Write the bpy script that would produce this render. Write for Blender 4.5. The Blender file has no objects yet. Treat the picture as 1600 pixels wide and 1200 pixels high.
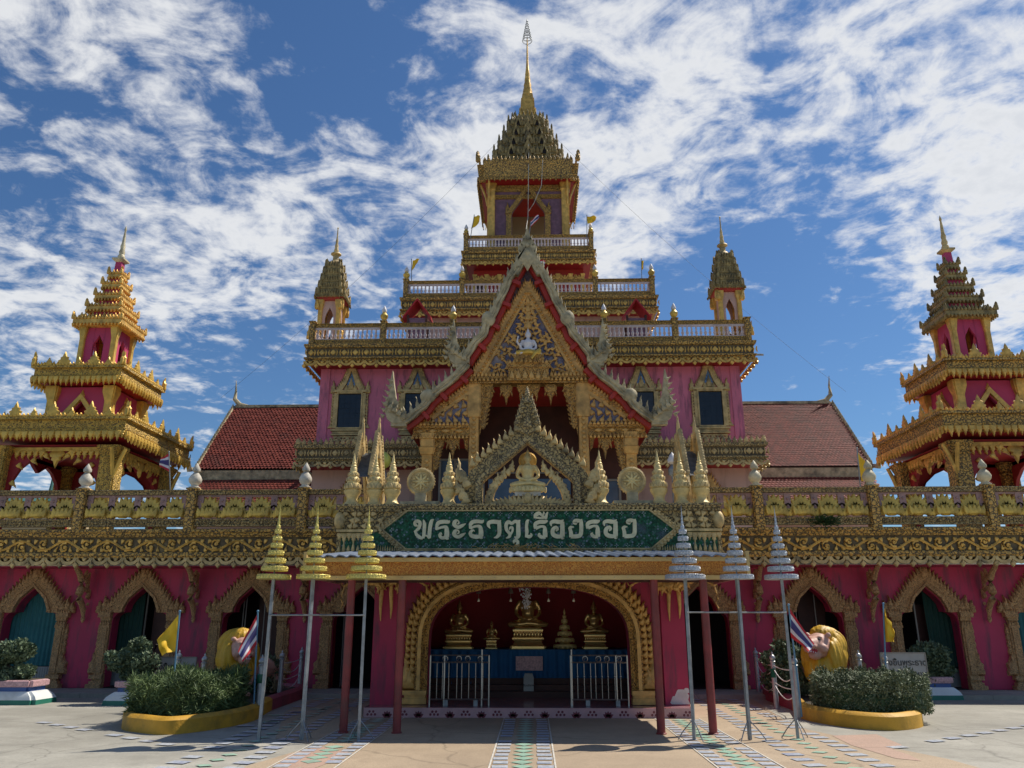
import bpy, bmesh, math, random
from mathutils import Vector, Matrix
random.seed(7)
S = bpy.context.scene
R = math.radians
# ---------------------------------------------------------------- camera
FPX, PITCH, YAW = 1225.0, R(17.0), R(1.5)
CAM = (0.1, 0.0, 1.7)
cd = bpy.data.cameras.new('camera'); cam = bpy.data.objects.new('camera', cd)
S.collection.objects.link(cam); S.camera = cam
cam.location = CAM; cam.rotation_euler = (R(90) + PITCH, 0, YAW)
cd.sensor_width = 36; cd.lens = 36 * FPX / 1600; cd.clip_start = .1; cd.clip_end = 3000
# ---------------------------------------------------------------- sun and sky
SUN_DIR = Vector((1.6, .85, 2.45)).normalized()
SUN_EL = math.asin(SUN_DIR.z); SUN_AZ = math.atan2(SUN_DIR.x, SUN_DIR.y)
sl = bpy.data.lights.new('sun', 'SUN'); sl.energy = 3.8; sl.angle = R(.55); sl.color = (1, .93, .82)
so = bpy.data.objects.new('sun', sl); S.collection.objects.link(so)
so.rotation_euler = SUN_DIR.to_track_quat('Z', 'Y').to_euler()
S.view_settings.view_transform = 'Standard'; S.view_settings.look = 'None'
S.view_settings.gamma = 1; S.view_settings.exposure = .38
S.cycles.max_bounces = 6; S.cycles.diffuse_bounces = 4; S.cycles.glossy_bounces = 3

def ray(px, py):
    a = (px - 800) / FPX; b = -(py - 600) / FPX
    fy = math.cos(PITCH) - b * math.sin(PITCH); fz = math.sin(PITCH) + b * math.cos(PITCH)
    return Vector((a * math.cos(YAW) - fy * math.sin(YAW), a * math.sin(YAW) + fy * math.cos(YAW), fz))
def at(px, py, Y):            # real point of the photo's pixel on the vertical plane y = Y
    d = ray(px, py); t = (Y - CAM[1]) / d.y
    return CAM[0] + d.x * t, CAM[2] + d.z * t
def zt(py, Y, px=824): return at(px, py, Y)[1]
def xt(px, py, Y): return at(px, py, Y)[0]
def gr(px, py, Z=0):
    d = ray(px, py); t = (Z - CAM[2]) / d.z
    return CAM[0] + d.x * t, CAM[1] + d.y * t

class NT:
    def __init__(s, tree): s.t = tree; s.n = tree.nodes; s.l = tree.links
    def node(s, typ, **kw):
        n = s.n.new(typ)
        for k, v in kw.items():
            if k == 'ins':
                for a, b in v.items():
                    if hasattr(b, 'is_output'): s.l.new(b, n.inputs[a])
                    else: n.inputs[a].default_value = b
            else: setattr(n, k, v)
        return n
    def math(s, op, a, b=0.0, clamp=False):
        n = s.node('ShaderNodeMath', operation=op, use_clamp=clamp, ins={0: a, 1: b}); return n.outputs[0]
    def ramp(s, fac, stops, interp='LINEAR'):
        n = s.node('ShaderNodeValToRGB'); n.color_ramp.interpolation = interp
        el = n.color_ramp.elements
        while len(el) < len(stops): el.new(.5)
        for e, (p, c) in zip(el, stops):
            e.position = p; e.color = (c, c, c, 1) if isinstance(c, (int, float)) else (*c, 1)
        s.l.new(fac, n.inputs[0]); return n.outputs[0]
    def mix(s, fac, a, b, mode='MIX'):
        n = s.node('ShaderNodeMix', data_type='RGBA', blend_type=mode)
        for i, v in ((0, fac), (6, a), (7, b)):
            if hasattr(v, 'is_output'): s.l.new(v, n.inputs[i])
            else: n.inputs[i].default_value = (*v, 1) if isinstance(v, tuple) and len(v) == 3 else v
        return n.outputs[2]

w = bpy.data.worlds.new('World'); S.world = w; w.use_nodes = True
W = NT(w.node_tree); W.n.clear()
def build_sky():
    sky = W.node('ShaderNodeTexSky', sky_type='NISHITA', sun_disc=False)
    sky.sun_elevation = SUN_EL; sky.sun_rotation = SUN_AZ; sky.air_density = 1.15; sky.dust_density = .35; sky.ozone_density = 2.2
    tc = W.node('ShaderNodeTexCoord').outputs['Generated']
    sp = W.node('ShaderNodeSeparateXYZ', ins={0: tc})
    zc = W.math('MAXIMUM', sp.outputs[2], .03)
    u = W.math('DIVIDE', sp.outputs[0], W.math('ADD', zc, .12)); v = W.math('DIVIDE', sp.outputs[1], W.math('ADD', zc, .12))
    uv = W.node('ShaderNodeCombineXYZ', ins={0: u, 1: v, 2: 3.7}).outputs[0]
    n0 = W.node('ShaderNodeTexNoise', ins={'Vector': uv, 'Scale': 2.2, 'Detail': 3.0, 'Roughness': .5, 'Distortion': .35}).outputs[0]
    n1 = W.node('ShaderNodeTexNoise', ins={'Vector': uv, 'Scale': 6.0, 'Detail': 9.0, 'Roughness': .62, 'Distortion': .9}).outputs[0]
    n2 = W.node('ShaderNodeTexNoise', ins={'Vector': uv, 'Scale': 17.0, 'Detail': 6.0, 'Roughness': .6, 'Distortion': .2}).outputs[0]
    cov = None
    # where the cloud banks and the clear gaps lie: direction, angular radius (deg), amount
    for px, py, rad, amt in [(1180, 90, 17, .36), (860, 190, 11, .34), (1560, 330, 8, .30), (1560, 60, 9, .22), (60, 70, 9, .22),
                             (240, 110, 3.5, .15), (330, 290, 7, .13), (610, 330, 8, .22), (150, 430, 8, .12), (60, 560, 9, .15), (400, 470, 8, .12), (1360, 485, 4.5, .24),
                             (1130, 300, 8, .12), (980, 375, 2.5, .2), (-300, 200, 20, .18), (2000, 300, 20, .3),
                             (80, 230, 6, -.22), (1250, 380, 8, -.26), (1330, 600, 8, -.25), (500, 60, 4.5, -.16), (1150, 520, 10, -.22), (350, 620, 5, -.1)]:
        c = ray(px, py).normalized()
        d = W.node('ShaderNodeVectorMath', operation='DOT_PRODUCT', ins={0: tc, 1: tuple(c)}).outputs['Value']
        m = W.node('ShaderNodeMapRange', interpolation_type='SMOOTHSTEP', ins={0: d, 1: math.cos(R(rad * 1.35)), 2: math.cos(R(rad * .2)), 3: 0.0, 4: amt * .78}).outputs[0]
        cov = m if cov is None else W.math('ADD', cov, m)
    base = W.math('ADD', W.math('MULTIPLY', n0, .9), W.math('MULTIPLY', n1, 2.0))
    base = W.math('ADD', base, W.math('MULTIPLY', n2, 1.35))
    dens = W.math('ADD', W.math('SUBTRACT', base, 2.265), cov)
    a = W.node('ShaderNodeMapRange', interpolation_type='SMOOTHSTEP', ins={0: dens, 1: -.16, 2: .60, 3: 0.0, 4: .94}).outputs[0]
    shade = W.node('ShaderNodeMapRange', ins={0: W.math('ADD', dens, W.math('MULTIPLY', n2, .35)), 1: .35, 2: 1.1, 3: 0.0, 4: .6}).outputs[0]
    ccol = W.mix(shade, (.86, .865, .87), (.60, .63, .68))
    skyc = W.mix(1.0, sky.outputs[0], (.56, .80, 1.06), 'MULTIPLY')
    bg1 = W.node('ShaderNodeBackground', ins={0: skyc, 1: .066}); bg2 = W.node('ShaderNodeBackground', ins={0: ccol, 1: .81})
    mx = W.node('ShaderNodeMixShader', ins={0: a, 1: bg1.outputs[0], 2: bg2.outputs[0]})
    out = W.node('ShaderNodeOutputWorld', ins={0: mx.outputs[0]})
build_sky()
w.cycles.sampling_method = 'MANUAL'; w.cycles.sample_map_resolution = 512

# ---------------------------------------------------------------- materials
MATS = {}
def newmat(name):
    m = bpy.data.materials.new(name); m.use_nodes = True; MATS[name] = m
    n = NT(m.node_tree); b = m.node_tree.nodes['Principled BSDF']
    return m, n, b
def coords(n, sc=1.0):
    tc = n.node('ShaderNodeTexCoord').outputs['Object']
    if isinstance(sc, tuple): return n.node('ShaderNodeMapping', ins={'Vector': tc, 'Scale': sc}).outputs[0]
    return tc
def noise(n, vec, scale, detail=4.0, rough=.55, dist=0.0):
    return n.node('ShaderNodeTexNoise', ins={'Vector': vec, 'Scale': float(scale), 'Detail': float(detail), 'Roughness': rough, 'Distortion': dist}).outputs[0]
def paint(name, col, rough=.6, metal=0.0, var=.25, vs=2.0, bump=.15, bs=30.0, dirt=None, dirt_amt=.5, spec=.5, streak=False):
    m, n, b = newmat(name); v = coords(n)
    f = noise(n, v, vs, 5)
    lo = tuple(c * (1 - var) for c in col); hi = tuple(min(1, c * (1 + var)) for c in col)
    c = n.mix(n.ramp(f, [(.3, 0), (.7, 1)]), lo, hi)
    if dirt:
        v2 = coords(n, (3.0, 3.0, .5)) if streak else v
        d = noise(n, v2, 1.6, 7, .65)
        c = n.mix(n.ramp(d, [(.5, 0), (.68, dirt_amt)]), c, dirt)
    n.l.new(c, b.inputs['Base Color'])
    b.inputs['Roughness'].default_value = rough; b.inputs['Metallic'].default_value = metal
    b.inputs['Specular IOR Level'].default_value = spec
    if bump:
        bp = n.node('ShaderNodeBump', ins={'Strength': bump, 'Distance': .02, 'Height': noise(n, v, bs, 4)})
        n.l.new(bp.outputs[0], b.inputs['Normal'])
    return m
def carved(name, gold, dark, scale=9.0, freq=19.0, rough=.42, metal=.25, grime=(.13, .105, .065), gamt=.55, lo=.13, accent=None):
    """painted stucco relief: rosette and scroll shapes raised in gold over dark painted grooves"""
    m, n, b = newmat(name); v = coords(n)
    dn = n.node('ShaderNodeTexNoise', ins={'Vector': v, 'Scale': scale * .6, 'Detail': 2.0})
    dv = n.node('ShaderNodeVectorMath', operation='MULTIPLY_ADD', ins={0: dn.outputs['Color'], 1: (.09, .09, .09), 2: v}).outputs[0]
    vo = n.node('ShaderNodeTexVoronoi', feature='F1', ins={'Vector': dv, 'Scale': scale, 'Randomness': .85})
    s = n.math('SINE', n.math('MULTIPLY', vo.outputs['Distance'], freq / 2.2))
    h = n.math('MULTIPLY_ADD', s, .5); h.node.inputs[2].default_value = .5
    fine = noise(n, v, scale * 6, 3)
    h2 = n.math('ADD', h, n.math('MULTIPLY', n.math('SUBTRACT', fine, .5), .8))
    fac = n.ramp(h2, [(lo - .12, 0), (lo + .20, 1)])
    g = n.mix(noise(n, v, 1.3, 3), tuple(c * .72 for c in gold), tuple(min(1, c * 1.25) for c in gold))
    if accent is not None:
        cell = n.node('ShaderNodeSeparateColor', ins={0: vo.outputs['Color']})
        fa = n.ramp(cell.outputs[0], [(.60, 0), (.64, 1)])
        c0 = n.mix(fa, dark, accent)
    else: c0 = dark
    c = n.mix(fac, c0, g)
    gm = n.math('ADD', n.math('MULTIPLY', noise(n, coords(n, (2.2, 2.2, .6)), 1.1, 7, .7), .7), n.math('MULTIPLY', noise(n, v, 7, 4, .7), .3))
    c = n.mix(n.ramp(gm, [(.50, 0), (.68, gamt)]), c, grime)
    n.l.new(c, b.inputs['Base Color'])
    n.l.new(n.math('MULTIPLY', fac, metal), b.inputs['Metallic']); b.inputs['Roughness'].default_value = rough
    bp = n.node('ShaderNodeBump', ins={'Strength': .6, 'Distance': .05, 'Height': h2})
    n.l.new(bp.outputs[0], b.inputs['Normal'])
    return m
BLK = (.05, .035, .018)
M = {}
M['gold'] = carved('gold_relief', (.74, .44, .11), BLK, 11, 18, gamt=.35)
M['gold_fine'] = carved('gold_relief_fine', (.74, .44, .11), BLK, 17, 18, gamt=.3)
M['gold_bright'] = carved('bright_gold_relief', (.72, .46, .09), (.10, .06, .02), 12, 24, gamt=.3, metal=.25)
M['gold_old'] = carved('weathered_gold_relief', (.60, .43, .18), (.07, .055, .035), 13, 19, gamt=.5, metal=.1, rough=.6)
M['gold_door'] = carved('brown_gold_relief', (.74, .44, .19), (.22, .11, .05), 22, 26, gamt=.2, metal=.15, rough=.5)
M['orange'] = carved('orange_gold_relief', (.70, .40, .11), (.10, .035, .02), 14, 26, gamt=.3, metal=.25)
M['mosaic'] = carved('orange_gold_over_mirror_mosaic', (.56, .32, .08), (.08, .05, .04), 6.5, 30, gamt=.12, metal=.2, lo=.22, accent=(.10, .12, .40))
M['grey'] = carved('mossy_grey_stucco', (.30, .285, .22), (.07, .07, .055), 9, 26, gamt=.65, metal=0, rough=.75, grime=(.075, .075, .05))
M['flame'] = paint('gold_paint', (.74, .44, .10), .42, .3, .35, 5, .3, 40, BLK, .35)
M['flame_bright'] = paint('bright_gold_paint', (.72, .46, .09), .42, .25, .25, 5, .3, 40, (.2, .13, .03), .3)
M['flame_old'] = paint('weathered_gold_paint', (.60, .43, .18), .55, .12, .35, 5, .35, 40, (.05, .05, .04), .8)
M['flame_orange'] = paint('orange_gold_paint', (.66, .38, .11), .42, .2, .3, 5, .3, 40, (.10, .05, .02), .4)
M['flame_grey'] = paint('grey_stucco_paint', (.46, .385, .23), .75, 0, .35, 5, .4, 40, (.06, .06, .045), .8)
M['flame_door'] = paint('brown_gold_paint', (.68, .41, .16), .45, .2, .35, 9, .6, 50, (.09, .05, .02), .6)
M['lotus'] = paint('lotus_gold_paint', (.66, .45, .09), .4, .25, .3, 6, .3, 40, (.14, .09, .03), .5)
M['bud'] = paint('cream_gold_bud_paint', (.62, .53, .33), .5, .05, .25, 5, .3, 40, (.16, .14, .10), .8)
M['white_bud'] = paint('chipped_white_paint', (.58, .53, .43), .6, 0, .15, 5, .3, 40, (.16, .15, .12), .8)
M['pink'] = paint('mauve_pink_plaster', (.66, .18, .27), .7, 0, .18, .6, .12, 20, (.24, .085, .13), .95, streak=True)
M['magenta'] = paint('crimson_magenta_plaster', (.46, .028, .085), .6, 0, .18, .7, .12, 20, (.15, .04, .065), .95, streak=True)
M['pale'] = paint('pale_pink_plaster', (.62, .40, .33), .7, 0, .1, .6, .1, 20, (.36, .22, .17), .5, streak=True)
M['pav'] = paint('pavilion_magenta_plaster', (.52, .05, .14), .6, 0, .15, .7, .1, 20)
M['red'] = paint('red_soffit_paint', (.30, .012, .016), .55, 0, .15, 1, .1, 20)
M['redlit'] = paint('vermilion_board_paint', (.42, .035, .025), .5, 0, .15, 1, .1, 20, (.25, .04, .03), .5)  # brighter copy of the soffit red, light put into its colour
M['violet'] = paint('faded_violet_plaster', (.19, .10, .14), .7, 0, .3, 5, .2, 20)
M['cream'] = paint('cream_plaster', (.40, .30, .16), .7, 0, .1, 1, .1)
M['white'] = paint('white_paint', (.74, .70, .68), .55, 0, .08, 3, .1, 20, (.35, .30, .27), .5)
M['balw'] = paint('pinkish_white_paint', (.66, .55, .54), .6, 0, .12, 3, .15, 20, (.28, .22, .2), .6)
M['dark'] = paint('dark_interior_paint', (.018, .012, .011), .8, 0, .1, 1, 0)  # near-black, the shade of rooms and niches put into the colour
M['wood'] = paint('dark_red_brown_wood', (.07, .022, .014), .6, 0, .3, 2, .2, 15)
M['shrine_red'] = paint('deep_red_shrine_paint', (.42, .018, .025), .65, 0, .12, .7, .08)
M['glass'] = paint('dark_window_glass', (.015, .018, .022), .12, 0, .3, 3, .05, 6)
M['bluewin'] = paint('blue_grey_glass', (.10, .15, .22), .15, 0, .2, 2, 0)
M['frame'] = paint('window_frame_paint', (.26, .24, .20), .5, 0, .1, 3, 0)
M['teal'] = paint('teal_curtain_cloth', (.035, .17, .18), .8, 0, .12, 3, .1)
M['green_cloth'] = paint('dark_green_curtain_cloth', (.008, .045, .032), .8, 0, .12, 3, .1)
M['blue_cloth'] = paint('blue_table_cloth', (.014, .11, .26), .8, 0, .12, 3, .1)
M['green'] = paint('green_door_paint', (.01, .10, .05), .4, 0, .1, 3, 0)
M['brass'] = paint('polished_brass', (.80, .55, .22), .26, .7, .1, 3, .03)
M['statue_gold'] = paint('statue_gold_paint', (.72, .55, .23), .5, .15, .22, 9, .25, 50, (.20, .15, .07), .5)
M['silver'] = paint('silver_fretwork', (.50, .52, .54), .38, .5, .35, 40, .5, 60)
M['chatra_gold'] = paint('pale_gold_fretwork', (.70, .58, .16), .38, .45, .35, 40, .5, 60)
M['steel'] = paint('stainless_steel', (.40, .385, .36), .3, .9, .1, 5, 0)
M['galv'] = paint('galvanised_grey_paint', (.28, .30, .31), .45, .5, .25, 8, .1, 40, (.12, .11, .10), .6)
M['silverpaint'] = paint('silver_paint', (.42, .43, .43), .42, .45, .2, 8, .1, 40, (.2, .19, .17), .5)
M['postred'] = paint('red_primer_paint', (.23, .032, .03), .5, 0, .25, 4, .15, 30, (.12, .05, .04), .6)
M['canopy_gold'] = paint('cream_gold_trim', (.62, .44, .17), .45, .1, .1, 3, .05, 20, (.35, .22, .08), .5)
M['canopy_orange'] = carved('stencilled_orange_board', (.72, .34, .07), (.50, .15, .03), 22, 30, gamt=.1, metal=0, rough=.6, lo=.3)
M['roofsheet'] = paint('blue_grey_roof_sheet', (.17, .21, .28), .45, .1, .2, 4, .1, 20, (.3, .3, .3), .5)
M['pinkboard'] = paint('pink_board', (.42, .16, .14), .6, 0, .1, 3, .1)
M['yellow'] = paint('yellow_flag_cloth', (.85, .52, .02), .7, 0, .06, 3, .05); M['yellow'].node_tree.nodes['Principled BSDF'].inputs['Subsurface Weight'].default_value = 0
M['fblue'] = paint('flag_blue_cloth', (.07, .06, .20), .75, 0, .08, 3, 0)
M['fred'] = paint('flag_red_cloth', (.55, .03, .04), .75, 0, .08, 3, 0)
M['fwhite'] = paint('flag_white_cloth', (.74, .72, .74), .75, 0, .05, 3, 0)
M['bluepole'] = paint('blue_pole_paint', (.12, .28, .42), .5, 0, .2, 5, .1)
M['kerb'] = paint('yellow_kerb_paint', (.62, .33, .025), .6, 0, .18, 2.2, .3, 25, (.20, .13, .03), .7)
M['kerbpink'] = paint('pink_kerb_paint', (.36, .07, .10), .6, 0, .18, 2.2, .3, 25, (.16, .08, .07), .7)
M['soil'] = paint('garden_soil', (.06, .048, .03), .95, 0, .5, 8, .8, 30)
M['mane'] = paint('ochre_mane_paint', (.62, .36, .02), .5, 0, .15, 5, .2, 30, (.3, .17, .02), .5)
M['lionskin'] = paint('flesh_pink_statue_paint', (.60, .33, .25), .55, 0, .12, 5, .15, 30, (.35, .2, .15), .5)
M['leaf'] = paint('leaf_green', (.045, .085, .026), .5, 0, .6, 7, 0, spec=.35)
M['leaf2'] = paint('dark_glossy_leaf', (.03, .065, .025), .3, 0, .6, 7, 0, spec=.6)
M['bark'] = paint('grey_bark', (.07, .055, .04), .9, 0, .3, 8, .6)
M['roof_old'] = paint('sooty_gold_stucco', (.33, .235, .085), .6, .1, .5, 6, .5, 40, (.06, .05, .03), .8)
M['potpink'] = paint('pink_terrazzo', (.52, .32, .33), .5, 0, .35, 30, .1)
M['potblue'] = paint('pot_blue_paint', (.03, .09, .28), .5, 0, .15, 3, .1)
M['potwhite'] = paint('pot_white_paint', (.68, .70, .68), .5, 0, .08, 3, .1, 20, (.4, .4, .36), .5)
M['potgreen'] = paint('pot_green_paint', (.02, .16, .11), .5, 0, .12, 3, .1)
M['board'] = paint('dull_white_board', (.36, .36, .33), .6, 0, .1, 3, .05, 20, (.3, .3, .27), .6)
M['ink'] = paint('dark_lettering', (.06, .06, .055), .7, 0, 0, 1, 0)
M['letter'] = paint('cream_gold_lettering', (.84, .72, .42), .45, .1, .12, 8, .1, 40, (.38, .30, .16), .5)
M['bmid'] = paint('blue_green_roof', (.05, .16, .14), .5, 0, .2, 3, .1)
M['bell'] = paint('tarnished_bell_metal', (.42, .38, .30), .35, .8, .2, 9, .1)
M['black_cable'] = paint('grey_cable', (.10, .10, .11), .6, 0, .1, 1, 0)
M['robe'] = paint('dark_robe_paint', (.03, .02, .02), .6, 0, .2, 3, 0)
M['lamp'] = paint('yellow_green_globe', (.55, .56, .10), .35, 0, .1, 3, 0)
M['bronze'] = paint('dark_slate_roof', (.075, .08, .08), .7, 0, .5, 8, .5, 30)
def tile_mat():
    m, n, b = newmat('clay_roof_tiles'); v = coords(n)
    vo = n.node('ShaderNodeTexVoronoi', ins={'Vector': v, 'Scale': 6.0})
    c = n.mix(n.node('ShaderNodeSeparateColor', ins={0: vo.outputs['Color']}).outputs[0], (.15, .028, .018), (.27, .06, .038))
    c = n.mix(n.ramp(noise(n, v, .9, 7, .7), [(.5, 0), (.68, .6)]), c, (.10, .045, .035))
    n.l.new(c, b.inputs['Base Color']); b.inputs['Roughness'].default_value = .7; b.inputs['Specular IOR Level'].default_value = .3
    return m
M['tile'] = tile_mat()
def green_mosaic():
    m, n, b = newmat('green_mirror_mosaic'); v = coords(n)
    rot = n.node('ShaderNodeMapping', ins={'Vector': v, 'Rotation': (0, R(45), 0)}).outputs[0]
    vo = n.node('ShaderNodeTexVoronoi', distance='CHEBYCHEV', ins={'Vector': rot, 'Scale': 26.0, 'Randomness': .25})
    sc = n.node('ShaderNodeSeparateColor', ins={0: vo.outputs['Color']})
    c = n.ramp(sc.outputs[0], [(0, (.004, .034, .012)), (.5, (.008, .085, .03)), (.80, (.014, .13, .05)), (.93, (.08, .15, .12)), (1, (.24, .27, .30))])  # palest cells are painted sparkle of the mirror chips
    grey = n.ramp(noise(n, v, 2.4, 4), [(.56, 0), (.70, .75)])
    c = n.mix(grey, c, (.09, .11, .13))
    c = n.mix(n.ramp(vo.outputs['Distance'], [(.40, 0), (.5, .7)]), c, (.01, .02, .015))
    n.l.new(c, b.inputs['Base Color']); b.inputs['Roughness'].default_value = .3; b.inputs['Specular IOR Level'].default_value = .25
    nv = n.node('ShaderNodeVectorMath', operation='MULTIPLY_ADD', ins={0: vo.outputs['Color'], 1: (.16, .16, .16), 2: n.node('ShaderNodeNewGeometry').outputs['Normal']}).outputs[0]
    n.l.new(n.node('ShaderNodeVectorMath', operation='NORMALIZE', ins={0: n.node('ShaderNodeVectorMath', operation='SUBTRACT', ins={0: nv, 1: (.08, .08, .08)}).outputs[0]}).outputs[0], b.inputs['Normal'])
    return m
M['mosaic_green'] = green_mosaic()
def concrete(name, c1, c2, c3, speck):
    m, n, b = newmat(name); v = coords(n)
    c = n.mix(n.ramp(noise(n, v, .35, 8, .65), [(.35, 0), (.65, 1)]), c1, c2)
    c = n.mix(n.ramp(noise(n, v, .16, 6, .7), [(.42, 0), (.62, .8)]), c, c3)
    c = n.mix(n.ramp(noise(n, v, 1.7, 8, .7), [(.48, 0), (.70, .7)]), c, c3)
    c = n.mix(n.ramp(noise(n, v, 60 if speck else 25, 3, .7), [(.35, .5 if speck else .25), (.6, 0)]), c, tuple(x * .45 for x in c1))
    # hairline cracks and joints
    vo = n.node('ShaderNodeTexVoronoi', feature='DISTANCE_TO_EDGE', ins={'Vector': n.node('ShaderNodeVectorMath', operation='MULTIPLY_ADD', ins={0: n.node('ShaderNodeTexNoise', ins={'Vector': v, 'Scale': 1.2, 'Detail': 5.0}).outputs['Color'], 1: (.8, .8, 0), 2: v}).outputs[0], 'Scale': .28})
    c = n.mix(n.ramp(vo.outputs['Distance'], [(0, .55), (.006, 0)]), c, tuple(x * .35 for x in c1))
    if not speck:
        br = n.node('ShaderNodeTexBrick', offset=.0, ins={'Vector': v, 'Color1': (0, 0, 0, 1), 'Color2': (0, 0, 0, 1), 'Mortar': (1, 1, 1, 1), 'Scale': 1.0, 'Mortar Size': .012, 'Mortar Smooth': .3, 'Brick Width': 3.6, 'Row Height': 2.9})
        c = n.mix(n.math('MULTIPLY', br.outputs['Fac'], .55), c, tuple(x * .4 for x in c1))
    n.l.new(c, b.inputs['Base Color']); b.inputs['Roughness'].default_value = .8
    bp = n.node('ShaderNodeBump', ins={'Strength': .35, 'Distance': .02, 'Height': noise(n, v, 40, 5, .7)})
    n.l.new(bp.outputs[0], b.inputs['Normal'])
    return m
M['concrete'] = concrete('old_concrete', (.40, .375, .31), (.50, .475, .40), (.24, .225, .185), False)
M['wash'] = concrete('brown_pebble_wash', (.47, .355, .235), (.56, .43, .29), (.36, .27, .18), True)
M['wash_pink'] = concrete('pink_pebble_wash', (.52, .34, .25), (.58, .39, .29), (.42, .29, .22), True)
M['tilewhite'] = paint('bluish_white_floor_tile', (.55, .58, .62), .3, 0, .25, 22, .05, 30, (.26, .30, .48), .6)
M['tilegreen'] = paint('mint_floor_tile', (.40, .60, .46), .3, 0, .15, 6, .03, 30, (.4, .4, .33), .4)
M['tileline'] = paint('white_joint_paint', (.62, .58, .5), .7, 0, .2, 6, .05)
M['marble'] = paint('pink_marble_tile', (.36, .15, .155), .18, 0, .35, 5, .02, 20, (.5, .3, .3), .5)
M['marble2'] = paint('maroon_patterned_tile', (.16, .03, .045), .25, 0, .3, 5, 0)
M['marble3'] = paint('pink_patterned_tile', (.52, .30, .31), .25, 0, .12, 5, 0)

# ---------------------------------------------------------------- mesh helpers
NOSPLIT = {'door_frame', 'window_frame', 'lotus_panel', 'naga_bracket', 'post', 'letter', 'mane', 'body', 'figure', 'tmp', 'foliage', 'trunk', 'teeth', 'eye', 'leg', 'flag_cloth', 'roof_tiles', 'wall', 'balustrade', 'mirror_star', 'screw', 'baluster_row', 'twig_ornament', 'yellow_kerb', 'pink_kerb', 'niche_shadow', 'pediment_foliage', 'spire_roof', 'turret_roof', 'stacked_roof', 'interior_wall', 'chamber_wall', 'arch_wall', 'upper_wall', 'top_wall', 'arch_screen', 'foot', 'tiered_umbrella', 'tripod_foot', 'riser', 'lotus_ring', 'sill', 'side_gable_foliage', 'iron_railing', 'lotus_base', 'flame_screen', 'altar_step', 'divider', 'rail_lining', 'leaf_relief', 'base_rail', 'top_rail'}
class Fr:
    def __init__(s, o, u=(1, 0, 0), v=(0, 0, 1), n=(0, -1, 0)): s.o, s.u, s.v, s.n = Vector(o), Vector(u), Vector(v), Vector(n)
    def p(s, a, b, c=0.0): return s.o + s.u * a + s.v * b + s.n * c
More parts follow.
